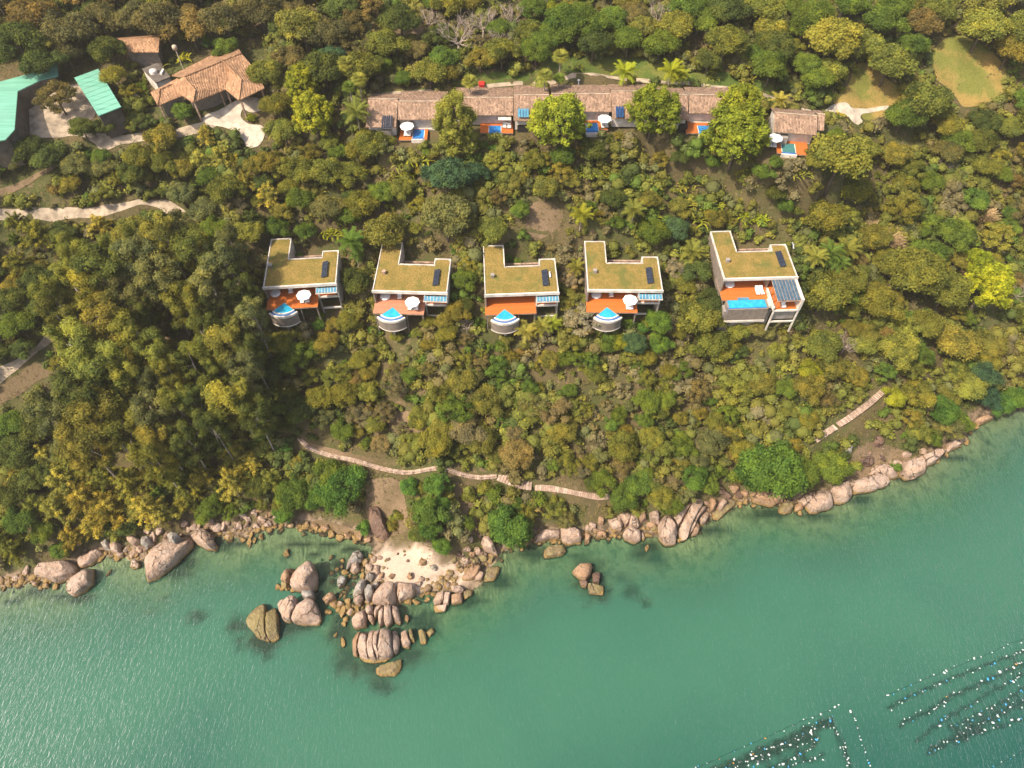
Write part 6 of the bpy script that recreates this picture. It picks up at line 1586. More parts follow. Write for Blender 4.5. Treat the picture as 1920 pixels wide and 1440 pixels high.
TREES = [  # u, v, crown radius in photo pixels, kind, hue
 # upper left
 (567, 158, 34, 'Y', 'ygreen'), (587, 215, 38, 'Y', 'ygreen'), (385, 252, 24, 'M', 'gold'), (412, 288, 28, 'M', 'gold'), (375, 302, 28, 'M', 'gold'), (462, 335, 26, 'M', 'gold'), (502, 362, 30, 'M', 'gold'), (412, 352, 16, 'M', 'gold'), (440, 300, 20, 'M', 'moss'),
 (213, 136, 30, 'B', 'moss'), (238, 168, 24, 'L', 'moss'), (262, 160, 18, 'S', 'green'), (100, 172, 42, 'L', 'dbrown'), (495, 130, 36, 'B', 'olive2'), (520, 190, 34, 'B', 'olive2'), (530, 240, 30, 'B', 'olive2'), (300, 255, 36, 'B', 'olive'), (255, 290, 32, 'B', 'olive2'), (302, 300, 30, 'B', 'olive2'),
 (338, 312, 28, 'B', 'olive'), (160, 292, 22, 'S', 'green'), (188, 292, 20, 'B', 'green'), (45, 275, 36, 'B', 'dark'), (80, 285, 32, 'B', 'dark'), (125, 332, 24, 'S', 'green'), (185, 362, 22, 'L', 'moss'), (100, 350, 20, 'S', 'brown'), (336, 360, 30, 'B', 'grey'), (376, 392, 30, 'B', 'grey'),
 (560, 312, 36, 'B', 'olive2'), (616, 316, 36, 'B', 'olive2'), (500, 300, 30, 'B', 'olive'), (115, 50, 50, 'B', 'dbrown'), (30, 70, 50, 'B', 'dark'), (200, 88, 36, 'B', 'dark'), (185, 30, 45, 'B', 'dbrown'), (300, 28, 48, 'B', 'brown'), (352, 42, 44, 'B', 'brown'), (420, 30, 46, 'B', 'dbrown'),
 (70, 110, 40, 'B', 'dark'), (120, 95, 30, 'B', 'dbrown'), (60, 20, 45, 'B', 'brown'), (250, 20, 40, 'B', 'dbrown'), (420, 85, 28, 'B', 'green'), (390, 75, 20, 'S', 'bright'), (340, 105, 18, 'N', 'ygreen'), (565, 42, 46, 'B', 'olive'), (615, 55, 40, 'B', 'dbrown'), (660, 35, 40, 'L', 'dbrown'), (685, 80, 32, 'L', 'dbrown'),
 (540, 100, 32, 'B', 'brown'), (620, 100, 26, 'B', 'blue'), (640, 10, 36, 'B', 'dark'), (490, 10, 40, 'B', 'dbrown'), (545, 15, 30, 'B', 'brown'), (250, 432, 46, 'B', 'olive'), (135, 466, 32, 'B', 'moss'), (28, 412, 26, 'M', 'moss'), (186, 418, 26, 'M', 'gold'), (65, 436, 36, 'M', 'moss'), (110, 430, 28, 'B', 'dark'), (400, 422, 30, 'B', 'green'), (466, 432, 30, 'B', 'olive2'),
 (220, 230, 16, 'S', 'green'), (150, 235, 26, 'B', 'dark'), (190, 232, 22, 'B', 'dark'), (245, 225, 18, 'L', 'moss'), (275, 222, 18, 'S', 'dark'), (340, 205, 22, 'B', 'green'), (365, 212, 16, 'S', 'green'), (470, 218, 14, 'S', 'ygreen'), (310, 225, 16, 'S', 'green'),
 # upper middle
 (857, 58, 60, 'D', 'silver'), (905, 35, 46, 'D', 'silver'), (960, 25, 40, 'D', 'silver'), (800, 30, 38, 'D', 'silver'), (1233, 22, 36, 'D', 'silver'), (935, 65, 34, 'D', 'silver'),
 (650, 118, 18, 'F', 'moss'), (672, 148, 17, 'F', 'moss'), (655, 165, 15, 'F', 'green'), (668, 208, 24, 'P', 'moss'), (705, 118, 26, 'B', 'green'), (805, 125, 36, 'B', 'olive2'), (757, 142, 20, 'B', 'green'), (840, 130, 26, 'B', 'olive'), (780, 90, 24, 'B', 'brown'),
 (852, 226, 44, 'H', 'moss'), (880, 154, 16, 'F', 'moss'), (1045, 226, 50, 'Y', 'ygreen'), (1226, 206, 47, 'Y', 'ygreen'), (1386, 250, 54, 'Y', 'ygreen'), (1384, 202, 42, 'Y', 'ygreen'),
 (1020, 143, 17, 'F', 'moss'), (1050, 108, 18, 'F', 'moss'), (1048, 148, 13, 'F', 'green'), (1083, 124, 14, 'N', 'dark'), (1170, 134, 22, 'P', 'lime'), (1258, 132, 22, 'P', 'lime'), (1275, 140, 18, 'P', 'ygreen'), (1400, 145, 16, 'N', 'moss'), (1335, 140, 14, 'N', 'moss'),
 (1005, 90, 34, 'B', 'green'), (1040, 58, 34, 'B', 'green'), (1113, 75, 36, 'B', 'dark'), (1180, 65, 36, 'B', 'green'), (1240, 77, 36, 'B', 'green'), (1040, 14, 26, 'B', 'ygreen'), (940, 90, 34, 'B', 'moss'), (900, 105, 28, 'B', 'olive'), (1190, 20, 30, 'B', 'brown'), (1145, 30, 32, 'B', 'green'), (1090, 20, 30, 'B', 'green'),
 (700, 260, 36, 'B', 'olive2'), (672, 278, 30, 'B', 'olive2'), (782, 292, 22, 'N', 'ygreen'), (752, 302, 22, 'N', 'moss'), (765, 320, 22, 'N', 'ygreen'), (933, 295, 28, 'L', 'moss'), (1000, 295, 25, 'B', 'olive2'), (1105, 318, 18, 'N', 'ygreen'), (1130, 315, 18, 'N', 'ygreen'), (1155, 320, 20, 'N', 'ygreen'), (1182, 326, 20, 'N', 'moss'), (1113, 280, 26, 'B', 'dark'), (1055, 288, 26, 'B', 'green'), (1160, 270, 24, 'S', 'dark'),
 (835, 322, 46, 'B', 'blue'), (890, 322, 30, 'B', 'blue'), (835, 396, 54, 'B', 'grey'), (726, 426, 46, 'B', 'olive'), (925, 425, 34, 'B', 'olive2'), (975, 392, 22, 'B', 'green'), (680, 376, 34, 'B', 'olive2'), (660, 320, 30, 'B', 'olive2'), (716, 357, 28, 'B', 'green'), (930, 362, 22, 'L', 'brown'), (1023, 350, 28, 'B', 'olive'), (1090, 400, 20, 'P', 'ygreen'), (1190, 393, 20, 'P', 'moss'), (1223, 402, 20, 'N', 'ygreen'), (1225, 430, 30, 'B', 'green'), (1266, 426, 28, 'B', 'blue'), (656, 450, 24, 'P', 'bright'), (857, 462, 20, 'S', 'bright'),
 (1175, 420, 20, 'S', 'green'), (560, 370, 32, 'B', 'green'), (610, 385, 34, 'B', 'grey'), (520, 420, 26, 'B', 'green'), (575, 430, 24, 'B', 'green'), (620, 430, 20, 'N', 'ygreen'), (655, 400, 24, 'B', 'green'), (1320, 400, 26, 'N', 'ygreen'), (1340, 380, 24, 'N', 'ygreen'), (1400, 400, 22, 'N', 'lime'), (1425, 405, 20, 'N', 'lime'), (1290, 375, 26, 'N', 'moss'),
 (665, 520, 32, 'B', 'dark'), (668, 478, 14, 'P', 'green'), (870, 520, 26, 'B', 'green'), (880, 490, 22, 'L', 'moss'), (1072, 520, 24, 'L', 'silver'), (1080, 500, 16, 'P', 'moss'), (1270, 500, 24, 'L', 'silver'), (1285, 530, 26, 'B', 'olive2'), (1310, 505, 28, 'B', 'dark'), (1300, 470, 20, 'P', 'moss'), (950, 482, 12, 'S', 'bright'), (970, 490, 12, 'S', 'bright'), (560, 477, 10, 'S', 'green'),
 # upper right
 (1447, 50, 36, 'B', 'moss'), (1563, 65, 54, 'B', 'moss'), (1513, 117, 30, 'B', 'green'), (1535, 143, 32, 'B', 'green'), (1560, 128, 34, 'B', 'moss'), (1673, 108, 46, 'B', 'olive2'), (1660, 30, 40, 'B', 'green'), (1733, 35, 36, 'B', 'brown'), (1740, 182, 52, 'B', 'olive2'), (1700, 206, 38, 'B', 'green'), (1313, 30, 36, 'B', 'green'), (1363, 70, 40, 'B', 'olive2'), (1420, 96, 28, 'B', 'green'), (1330, 110, 28, 'B', 'dark'), (1463, 125, 20, 'L', 'brown'), (1850, 42, 46, 'B', 'moss'), (1900, 85, 38, 'B', 'olive'), (1620, 75, 36, 'B', 'moss'), (1720, 80, 30, 'B', 'green'),
 (1580, 285, 66, 'B', 'olive2'), (1600, 350, 42, 'B', 'olive2'), (1547, 400, 44, 'B', 'olive2'), (1573, 216, 20, 'N', 'gold'), (1462, 186, 18, 'P', 'gold'), (1680, 285, 30, 'B', 'olive'), (1780, 277, 32, 'B', 'grey'), (1776, 302, 26, 'D', 'silver'), (1848, 260, 32, 'B', 'olive2'), (1897, 235, 30, 'B', 'olive2'), (1848, 307, 28, 'B', 'moss'), (1830, 367, 28, 'B', 'green'), (1663, 446, 24, 'G', 'gold'), (1660, 480, 22, 'G', 'gold'), (1668, 465, 22, 'G', 'gold'), (1843, 403, 20, 'G', 'gold'), (1646, 430, 16, 'G', 'gold'),
 (1853, 535, 44, 'Y', 'lime'), (1835, 490, 26, 'Y', 'lime'), (1820, 512, 18, 'G', 'gold'), (1910, 545, 36, 'D', 'silver'), (1560, 470, 22, 'P', 'green'), (1590, 465, 22, 'P', 'moss'), (1530, 480, 20, 'P', 'moss'), (1575, 490, 20, 'P', 'green'), (1550, 545, 50, 'B', 'olive2'), (1720, 500, 60, 'B', 'olive2'), (1780, 540, 46, 'B', 'olive2'), (1650, 560, 44, 'B', 'olive2'), (1590, 520, 34, 'B', 'olive2'), (1590, 640, 42, 'D', 'silver'), (1620, 640, 28, 'B', 'moss'), (1690, 650, 40, 'B', 'moss'), (1800, 640, 46, 'B', 'olive'), (1740, 600, 36, 'B', 'olive2'), (1795, 685, 24, 'L', 'moss'), (1850, 700, 34, 'B', 'blue'), (1880, 755, 28, 'B', 'bright'), (1856, 742, 28, 'B', 'blue'), (1910, 740, 26, 'B', 'bright'), (1520, 690, 24, 'B', 'ygreen'), (1473, 663, 14, 'S', 'bright'), (1335, 560, 36, 'B', 'dark'), (1310, 590, 44, 'B', 'olive2'), (1330, 640, 40, 'B', 'olive2'), (1420, 610, 26, 'B', 'grey'),
 # eucalyptus grove
 (200, 512, 46, 'E', 'grey'), (265, 486, 42, 'E', 'grey'), (150, 546, 36, 'E', 'grey'), (302, 530, 42, 'E', 'grey'), (115, 600, 36, 'E', 'grey'), (140, 650, 42, 'E', 'grey'), (205, 600, 42, 'E', 'grey'), (256, 626, 38, 'E', 'olive2'), (185, 686, 46, 'E', 'grey'), (236, 702, 36, 'E', 'grey'), (290, 662, 34, 'E', 'moss'), (160, 736, 46, 'E', 'grey'), (100, 776, 42, 'E', 'grey'), (185, 782, 46, 'E', 'grey'), (236, 796, 42, 'E', 'grey'), (160, 832, 42, 'E', 'grey'), (292, 776, 36, 'E', 'grey'), (336, 760, 32, 'E', 'olive2'), (436, 746, 46, 'E', 'grey'), (426, 640, 36, 'E', 'olive'), (386, 622, 34, 'E', 'olive2'), (366, 686, 34, 'E', 'olive2'), (462, 700, 30, 'E', 'grey'), (476, 598, 28, 'E', 'grey'), (350, 576, 36, 'E', 'olive2'), (402, 550, 36, 'E', 'grey'), (416, 500, 36, 'E', 'grey'), (366, 470, 36, 'E', 'grey'), (450, 540, 30, 'E', 'dark'), (320, 700, 28, 'E', 'moss'), (300, 825, 34, 'E', 'grey'), (240, 560, 34, 'E', 'grey'), (400, 800, 34, 'E', 'dark'), (350, 830, 30, 'E', 'dark'), (310, 450, 36, 'E', 'olive'), (470, 660, 26, 'E', 'dark'), (480, 780, 30, 'E', 'dark'),
 (65, 520, 36, 'B', 'dark'), (27, 600, 36, 'B', 'green'), (20, 555, 32, 'B', 'dark'), (110, 510, 30, 'B', 'moss'), (30, 490, 34, 'M', 'moss'), (70, 570, 28, 'B', 'dark'), (40, 650, 24, 'B', 'dark'), (65, 800, 38, 'B', 'dark'), (20, 842, 38, 'B', 'dark'), (15, 790, 30, 'B', 'green'), (515, 690, 30, 'B', 'dark'), (560, 762, 30, 'B', 'dark'), (600, 742, 30, 'B', 'olive2'), (540, 730, 26, 'B', 'dark'), (520, 640, 30, 'B', 'olive2'), (530, 790, 26, 'B', 'dark'),
 # bamboo and shore, lower left
 (125, 862, 36, 'M', 'moss'), (436, 846, 38, 'M', 'gold'), (386, 838, 30, 'M', 'moss'), (110, 902, 38, 'M', 'gold'), (150, 930, 42, 'M', 'gold'), (200, 948, 42, 'M', 'gold'), (240, 902, 38, 'M', 'moss'), (270, 950, 38, 'M', 'gold'), (330, 902, 32, 'M', 'moss'), (380, 890, 36, 'M', 'gold'), (430, 900, 36, 'M', 'gold'), (470, 862, 28, 'M', 'gold'), (100, 950, 36, 'M', 'gold'), (60, 945, 30, 'M', 'moss'), (170, 985, 30, 'M', 'gold'), (130, 1005, 30, 'M', 'gold'), (302, 960, 30, 'M', 'gold'), (190, 895, 34, 'M', 'moss'), (345, 945, 28, 'M', 'moss'), (60, 890, 34, 'B', 'dark'), (20, 920, 36, 'B', 'dark'), (30, 970, 34, 'B', 'green'), (75, 1000, 26, 'B', 'green'), (20, 1030, 30, 'M', 'moss'), (400, 945, 26, 'B', 'green'), (380, 960, 22, 'B', 'green'), (240, 985, 22, 'B', 'dark'), (110, 1030, 20, 'B', 'green'), (430, 955, 20, 'L', 'green'), (290, 860, 34, 'E', 'grey'), (345, 880, 24, 'B', 'dark'), (480, 910, 26, 'B', 'dark'),
 # banks above the beach
 (640, 912, 48, 'B', 'bright'), (622, 890, 34, 'B', 'green'), (545, 930, 36, 'B', 'green'), (530, 960, 24, 'B', 'bright'), (600, 935, 30, 'B', 'bright'), (800, 955, 34, 'B', 'green'), (818, 905, 26, 'B', 'bright'), (764, 912, 22, 'B', 'bright'), (790, 1000, 24, 'B', 'dark'), (828, 1022, 20, 'B', 'bright'), (805, 985, 26, 'B', 'bright'), (874, 980, 18, 'B', 'green'), (950, 978, 44, 'B', 'bright'), (970, 1000, 30, 'B', 'green'), (930, 925, 28, 'S', 'green'), (910, 915, 24, 'S', 'moss'), (1000, 935, 28, 'S', 'green'), (980, 955, 24, 'L', 'olive2'), (1040, 950, 26, 'L', 'olive2'), (880, 930, 22, 'S', 'moss'), (735, 985, 18, 'S', 'olive'), (1060, 970, 22, 'L', 'grey'), (745, 965, 18, 'S', 'moss'), (680, 985, 20, 'S', 'bright'), (775, 1002, 16, 'S', 'green'),
 (1450, 876, 66, 'B', 'bright'), (1410, 890, 34, 'B', 'green'), (1500, 880, 36, 'B', 'green'), (1560, 872, 36, 'B', 'green'), (1480, 905, 26, 'B', 'bright'), (1170, 930, 30, 'B', 'green'), (1195, 905, 30, 'B', 'green'), (1300, 890, 28, 'B', 'bright'), (1325, 905, 24, 'B', 'green'), (1240, 930, 28, 'B', 'olive2'), (1260, 945, 24, 'B', 'green'), (1130, 900, 28, 'B', 'green'), (1110, 905, 22, 'B', 'dark'), (1290, 925, 22, 'L', 'grey'), (1780, 800, 30, 'L', 'grey'), (1750, 815, 22, 'B', 'green'), (1800, 785, 26, 'B', 'green'), (1680, 872, 16, 'S', 'bright'), (1605, 870, 16, 'S', 'moss'), (1700, 815, 16, 'S', 'bright'), (1770, 770, 34, 'B', 'bright'), (1720, 735, 34, 'B', 'moss'), (1680, 745, 24, 'B', 'ygreen'),
 (1095, 590, 38, 'L', 'silver'), (1075, 560, 30, 'L', 'olive'), (1190, 640, 26, 'B', 'blue'), (1165, 640, 20, 'B', 'ygreen'), (1235, 600, 28, 'B', 'bright'), (1240, 640, 24, 'B', 'bright'), (1210, 610, 22, 'S', 'bright'), (985, 620, 20, 'P', 'gold'), (1015, 612, 18, 'P', 'moss'), (1035, 605, 16, 'P', 'ygreen'), (875, 610, 24, 'D', 'silver'), (855, 580, 26, 'B', 'olive'), (610, 640, 26, 'B', 'olive'), (650, 600, 26, 'B', 'moss'), (600, 590, 12, 'S', 'bright'), (700, 620, 18, 'S', 'bright'), (840, 620, 24, 'B', 'olive2'), (815, 825, 36, 'B', 'moss'), (800, 670, 26, 'S', 'bright')]
TREES += [(743, 630, 15, 'B', 'olive2'), (950, 634, 14, 'B', 'olive'), (1142, 630, 15, 'B', 'green'), (548, 626, 15, 'B', 'olive2'), (800, 604, 15, 'B', 'olive2'), (832, 600, 19, 'B', 'olive'), (1022, 614, 15, 'S', 'moss'), (1178, 604, 14, 'B', 'green'), (1216, 600, 15, 'B', 'olive2'), (596, 608, 14, 'B', 'bright'), (628, 606, 17, 'B', 'olive'), (712, 622, 12, 'S', 'bright'), (905, 604, 11, 'S', 'green'), (780, 622, 14, 'B', 'moss'), (1105, 618, 13, 'B', 'drab'), (1470, 618, 13, 'S', 'olive'), (1500, 606, 16, 'B', 'green'), (1440, 622, 16, 'B', 'grey'),
          (1385, 614, 28, 'B', 'olive2'), (1347, 588, 32, 'B', 'olive2'), (205, 226, 14, 'S', 'dark'), (222, 216, 12, 'S', 'green'), (172, 240, 16, 'B', 'dark'), (1455, 300, 16, 'B', 'green'), (1430, 318, 22, 'B', 'green'), (1500, 318, 20, 'N', 'moss'), (1530, 300, 20, 'B', 'olive2'),
          (800, 282, 14, 'S', 'green'), (905, 268, 14, 'S', 'green'), (925, 275, 14, 'S', 'bright'), (1290, 272, 18, 'S', 'green'), (1320, 280, 18, 'S', 'green'), (1140, 258, 14, 'S', 'dark'), (1160, 252, 14, 'S', 'olive'), (1340, 300, 20, 'B', 'green'), (1275, 290, 20, 'B', 'dark')]
_tr = random.Random(5)
for t in TREES:
    if t[3] == 'E' and t[4] == 'grey': t = t[:4] + (_tr.choice(['grey', 'grey', 'grey', 'olive2', 'dark', 'moss', 'olive']),)
    plant(*t)
# areas that stay open, in photo pixels (used to keep random planting off roofs, roads, lawns, paths and rocks)
OPEN = [PARKING, ROAD_A, COURT, ROAD_B, ROAD_C, SOILA, TRACK, LAWN_A, LAWN_B, PATH_D, PATH_E,
        [(682, 150), (900, 138), (1060, 104), (1290, 108), (1340, 150), (1470, 185), (1550, 205), (1550, 250), (1515, 296), (1440, 290), (1300, 258), (1000, 258), (900, 262), (740, 272), (700, 250), (682, 240)],
        [(486, 438), (650, 436), (655, 600), (570, 625), (500, 610), (486, 570)], [(692, 448), (850, 448), (850, 590), (770, 600), (755, 628), (705, 620), (692, 590)], [(897, 448), (1058, 448), (1058, 608), (985, 605), (965, 632), (915, 620), (898, 580)], [(1095, 445), (1250, 448), (1255, 595), (1165, 625), (1110, 620), (1098, 570)], [(1330, 430), (1515, 440), (1515, 612), (1350, 612), (1350, 530)],
        [(275, 80), (500, 78), (505, 230), (280, 215)], [(-40, 110), (235, 115), (235, 225), (150, 262), (-40, 275)], [(214, 60), (305, 60), (302, 102), (230, 102)],
        [(560, 815), (700, 862), (800, 872), (940, 888), (1010, 905), (1160, 925), (1150, 940), (1000, 922), (930, 905), (790, 898), (690, 885), (600, 862), (555, 835)], [(1515, 836), (1516, 822), (1636, 722), (1672, 722), (1676, 738), (1606, 808), (1545, 842)],
        [(990, 378), (1060, 378), (1060, 440), (985, 450)], BARE_G, BARE_H, [(590, 970), (720, 1000), (860, 1000), (1100, 960), (1240, 950), (1300, 930), (1400, 915), (1500, 930), (1600, 895), (1680, 860), (1800, 812), (1850, 780), (1950, 770), (1950, 900), (600, 1200), (0, 1140), (0, 1040), (220, 1000), (400, 975), (500, 960)], [(1600, 800), (1700, 800), (1720, 890), (1600, 900)]]
def zone(u, v):
    """what grows where: (kinds, hues, radius range in pixels)"""
    P = lambda poly: bool(inpoly(u, v, poly))
    if P([(100, 440), (330, 400), (485, 480), (510, 620), (510, 810), (320, 850), (90, 840), (50, 700), (80, 590)]): return 'EBBSL', ['grey', 'dark', 'olive2', 'dark', 'olive', 'moss'], (18, 30)
    if P([(20, 850), (320, 850), (510, 820), (510, 910), (440, 950), (330, 985), (60, 1040), (-100, 1040), (-100, 850)]): return 'MMB', ['gold', 'moss', 'dark', 'green'], (18, 30)
    if P([(520, 600), (1340, 610), (1420, 700), (1400, 860), (1060, 905), (760, 870), (560, 815), (500, 700)]): return 'BBBBLLS', ['olive', 'olive2', 'olive', 'brown', 'green', 'moss', 'grey', 'olive2', 'drab', 'green', 'olive2'], (14, 32)
    if P([(480, 830), (560, 830), (700, 880), (900, 900), (1140, 935), (1400, 880), (1560, 830), (1830, 790), (1700, 860), (1400, 950), (1000, 1010), (500, 970)]): return 'BBLS', ['green', 'olive2', 'bright', 'moss', 'olive'], (12, 22)
    if u > 1500 and v > 330: return 'BBBBL', ['olive2', 'olive', 'olive2', 'green', 'moss', 'brown', 'olive'], (18, 34)
    if v > 240 and u > 480: return 'BBBLNS', ['olive2', 'olive', 'green', 'moss', 'olive', 'dark', 'olive2'], (16, 28)
    if v > 240: return 'BBBM', ['olive2', 'dark', 'olive', 'grey', 'green'], (20, 32)
    if u < 700: return 'BBBL', ['dbrown', 'dark', 'brown', 'olive2', 'dark'], (26, 42)
    return 'BBBB', ['green', 'olive2', 'moss', 'dark', 'olive', 'green'], (24, 40)
def fill(n_try, scale, sep, zone_f, maxn):
    made = 0
    XY = [p[6] for p in PLANTS]; RR = [p[5] for p in PLANTS]
    A = np.zeros((4000, 3)); m = len(XY)
    A[:m, :2] = np.array(XY); A[:m, 2] = RR
    for _ in range(n_try):
        if made >= maxn: break
        u = rng.uniform(-110, 2030); v = rng.uniform(-120, 1040)
        kinds, hues, (ra, rb) = zone_f(u, v)
        kind = rng.choice(kinds); rpx = rng.uniform(ra, rb) * scale
        if kind in 'SN': rpx *= .7
        if kind == 'D': rpx *= 1.2
        hit = False
        for poly in OPEN:
            au = [u + 1.0 * rpx * math.cos(k * .785) for k in range(8)] + [u]; av = [v + 1.0 * rpx * math.sin(k * .785) for k in range(8)] + [v]
            if inpoly(au, av, poly).any(): hit = True; break
        if hit: continue
        nm, word, cat, part, R0, hc = KIND[kind]
        p = G(u, v, 4.0)
        if p[2] < 4.4 and not (0 < gz(p[0], p[1])): continue
        s = rpx * depth_of(p) / FPX / R0
        sz = s if kind != 'E' else .75 + .28 * s
        p = G(u, v, hc * sz)
        if float(gz(p[0], p[1])) < .9: continue
        R = R0 * s
        if NCOUNT.get('bushy_tree' if kind == 'B' and R < 2.75 else nm, 0) >= 286: continue
        d = np.hypot(A[:m, 0] - p[0], A[:m, 1] - p[1])
        if m and (d < sep * (A[:m, 2] + R)).any(): continue
        put(p[0], p[1], s, sz, kind, rng.choice(hues), u, v)
        A[m] = (p[0], p[1], R); m += 1; made += 1
    return made
fill(14000, 1.12, .42, zone, 460)
fill(10000, .75, .42, zone, 330)

# ------------------------------------------------------------------ undergrowth that nobody could count
def thicket():
    """the continuous mass of low bushes between the trees, too many and too alike to count"""
    r_ = np.random.default_rng(950)
    step = 1.95
    X, Y = np.meshgrid(np.arange(-125, 126, step), np.arange(44, 176, step))
    X = (X + r_.uniform(-.8, .8, X.shape)).ravel(); Y = (Y + r_.uniform(-.8, .8, Y.shape)).ravel()
    Z = gz(X, Y); U, Vv = PXn(X, Y, Z + .9)
    ok = (Z > 1.6) & (U > -110) & (U < 2030) & (Vv > -110)
    U2, V2 = PXn(X, Y, Z + 2.1); U0, V0 = PXn(X, Y, Z)
    for poly in OPEN[:11] + OPEN[17:23]: ok &= ~(inpoly(U, Vv, poly) | inpoly(U2, V2, poly) | inpoly(U0, V0, poly))
    for poly in (GRASS_C, SOILB, BARE_G, BARE_H, BARE_F, BARE_I, BARE_L, BARE_N, BARE_O, BARE_Q): ok &= ~inpoly(U, Vv, poly)
    ok &= ~(inpoly(U, Vv, [(1600, 800), (1700, 800), (1720, 890), (1600, 900)]) & (r_.random(len(U)) < .55))
    ok &= ~inpoly(U, Vv, [(590, 975), (720, 1000), (860, 1005), (1100, 975), (1240, 960), (1330, 935), (1400, 920), (1500, 935), (1600, 900), (1690, 865), (1800, 815), (1850, 780), (1950, 770), (1950, 900), (600, 1200), (0, 1140), (0, 1060), (220, 1010), (400, 980), (500, 965)])
    for i, (f, wd) in enumerate(VF):
        ok &= rect_w(X, Y, (f.o[0], f.o[1], f.ang), -.3, wd + .3, -5.3 if i == 4 else -2.9, 13.2, .01) <= 0
    for f in BF: ok &= rect_w(X, Y, (f.o[0], f.o[1], f.ang), -8.5, 13.5, -1.6, 12.5, .01) <= 0
    # nothing taller than knee height right below the decks and pools
    A = np.array([(p[6][0], p[6][1], p[5]) for p in PLANTS if p[1] in 'BLYHM' and p[5] > 1.6])
    under = np.zeros(len(X), bool)
    for a, b, R in A: under |= np.hypot(X - a, Y - b) < R * .45
    ok &= ~under
    ok &= fbm(X / 5, Y / 5, 0, 61, 2) > -.80
    X, Y, Z, U, Vv = X[ok], Y[ok], Z[ok], U[ok], Vv[ok]
    n = len(X)
    pal = np.array([HUE[k][0] for k in ('olive', 'olive2', 'olive', 'brown', 'moss', 'green', 'grey', 'drab', 'olive2', 'dark')])
    wet = np.clip((Vv - 830) / 100, 0, 1) * (U > 480)
    hx = np.clip(.5 + .55 * fbm(X / 7, Y / 7, 0, 71, 3) + r_.normal(size=n) * .16, 0, .999)
    order = np.array([7, 3, 0, 2, 6, 1, 8, 4, 5, 9])
    tint = pal[order[(hx * 10).astype(int)]] * r_.uniform(.8, 1.2, (n, 1))
    big = np.clip(1.4 + 1.0 * fbm(X / 7, Y / 7, 0, 81, 2), .6, 2.5)
    Vs, Ts, Cs = [], [], []
    per = 40
    iv, jf = ico(); K = len(iv); CV, CF, CT, CC = [], [], [], []; coff = 0
    for c in range(3):
        rad = big * r_.uniform(.55, 1.0, n) * (1.0 if c == 0 else .72)
        ang = r_.uniform(0, 6.28, n); dd = 0 if c == 0 else rad * 1.25
        C = np.column_stack([X + dd * np.cos(ang), Y + dd * np.sin(ang), Z + rad * .75 + (.35 * big if c == 0 else 0)])
        d = sphere_pts(n * per, r_); d[:, 2] = np.where(d[:, 2] < -.1, -d[:, 2], d[:, 2])
        P = np.repeat(C, per, 0) + d * (np.repeat(rad, per) * r_.uniform(.75, 1.1, n * per))[:, None] * np.array([1, 1, .9])
        tone = np.clip(.5 + np.repeat(r_.normal(size=n) * .13, per) + r_.normal(size=n * per) * .14, 0, 1)
        V, F, T = quads(P, d + np.array([0, 0, .4]) + r_.normal(size=P.shape) * .5, .52 * r_.uniform(.6, 1.25, n * per), .62, r_, tone)
        CV.append((C[:, None, :] + iv[None] * (rad * .80)[:, None, None] * np.array([1, 1, .9])).reshape(-1, 3)); CF.append((jf[None] + (np.arange(n) * K)[:, None, None]).reshape(-1, 3) + coff); coff += n * K
        CT.append(np.full(n * K, .42)); CC.append(np.repeat(tint, K, 0))
        Vs.append(V); Ts.append(T); Cs.append(np.repeat(np.repeat(tint, per, 0), 4, 0))
    V = np.concatenate(Vs); T = np.concatenate(Ts); Cc = np.concatenate(Cs)
    F = np.arange(len(V)).reshape(-1, 4)
    nv = len(V); V = np.concatenate([V] + CV); T = np.concatenate([T] + CT); Cc = np.concatenate([Cc] + CC)
    F3 = np.concatenate(CF) + nv
    F = np.concatenate([np.concatenate([F[:, [0, 1, 2]], F[:, [0, 2, 3]]]), F3])
    t = NT('thicket_leaf'); at = t.n('Attribute'); at.attribute_name = 'tone'; ac = t.n('Attribute'); ac.attribute_name = 'tint'
    col = t.mix(1.0, ac.outputs['Color'], t.ramp(at.outputs['Fac'], [(0, (.30, .36, .42)), (.5, (1, 1, 1)), (1, (1.72, 1.55, 1.1))]), 'MULTIPLY')
    dd = t.n('BsdfDiffuse'); t.t.links.new(col, dd.inputs[0])
    tr = t.n('BsdfTranslucent'); t.t.links.new(col, tr.inputs[0])
    ms = t.n('MixShader'); ms.inputs[0].default_value = .2; t.t.links.new(dd.outputs[0], ms.inputs[1]); t.t.links.new(tr.outputs[0], ms.inputs[2])
    me = np_mesh('thicket', V, F, t.done(ms.outputs[0]), {'tone': T})
    ca = me.attributes.new('tint', 'FLOAT_COLOR', 'POINT'); ca.data.foreach_set('color', np.column_stack([Cc, np.ones(len(Cc))]).astype(np.float32).ravel())
    tag(link('thicket', me), 'low tangled bushes filling the slope between the trees', 'bushes', None, 'stuff')
thicket()
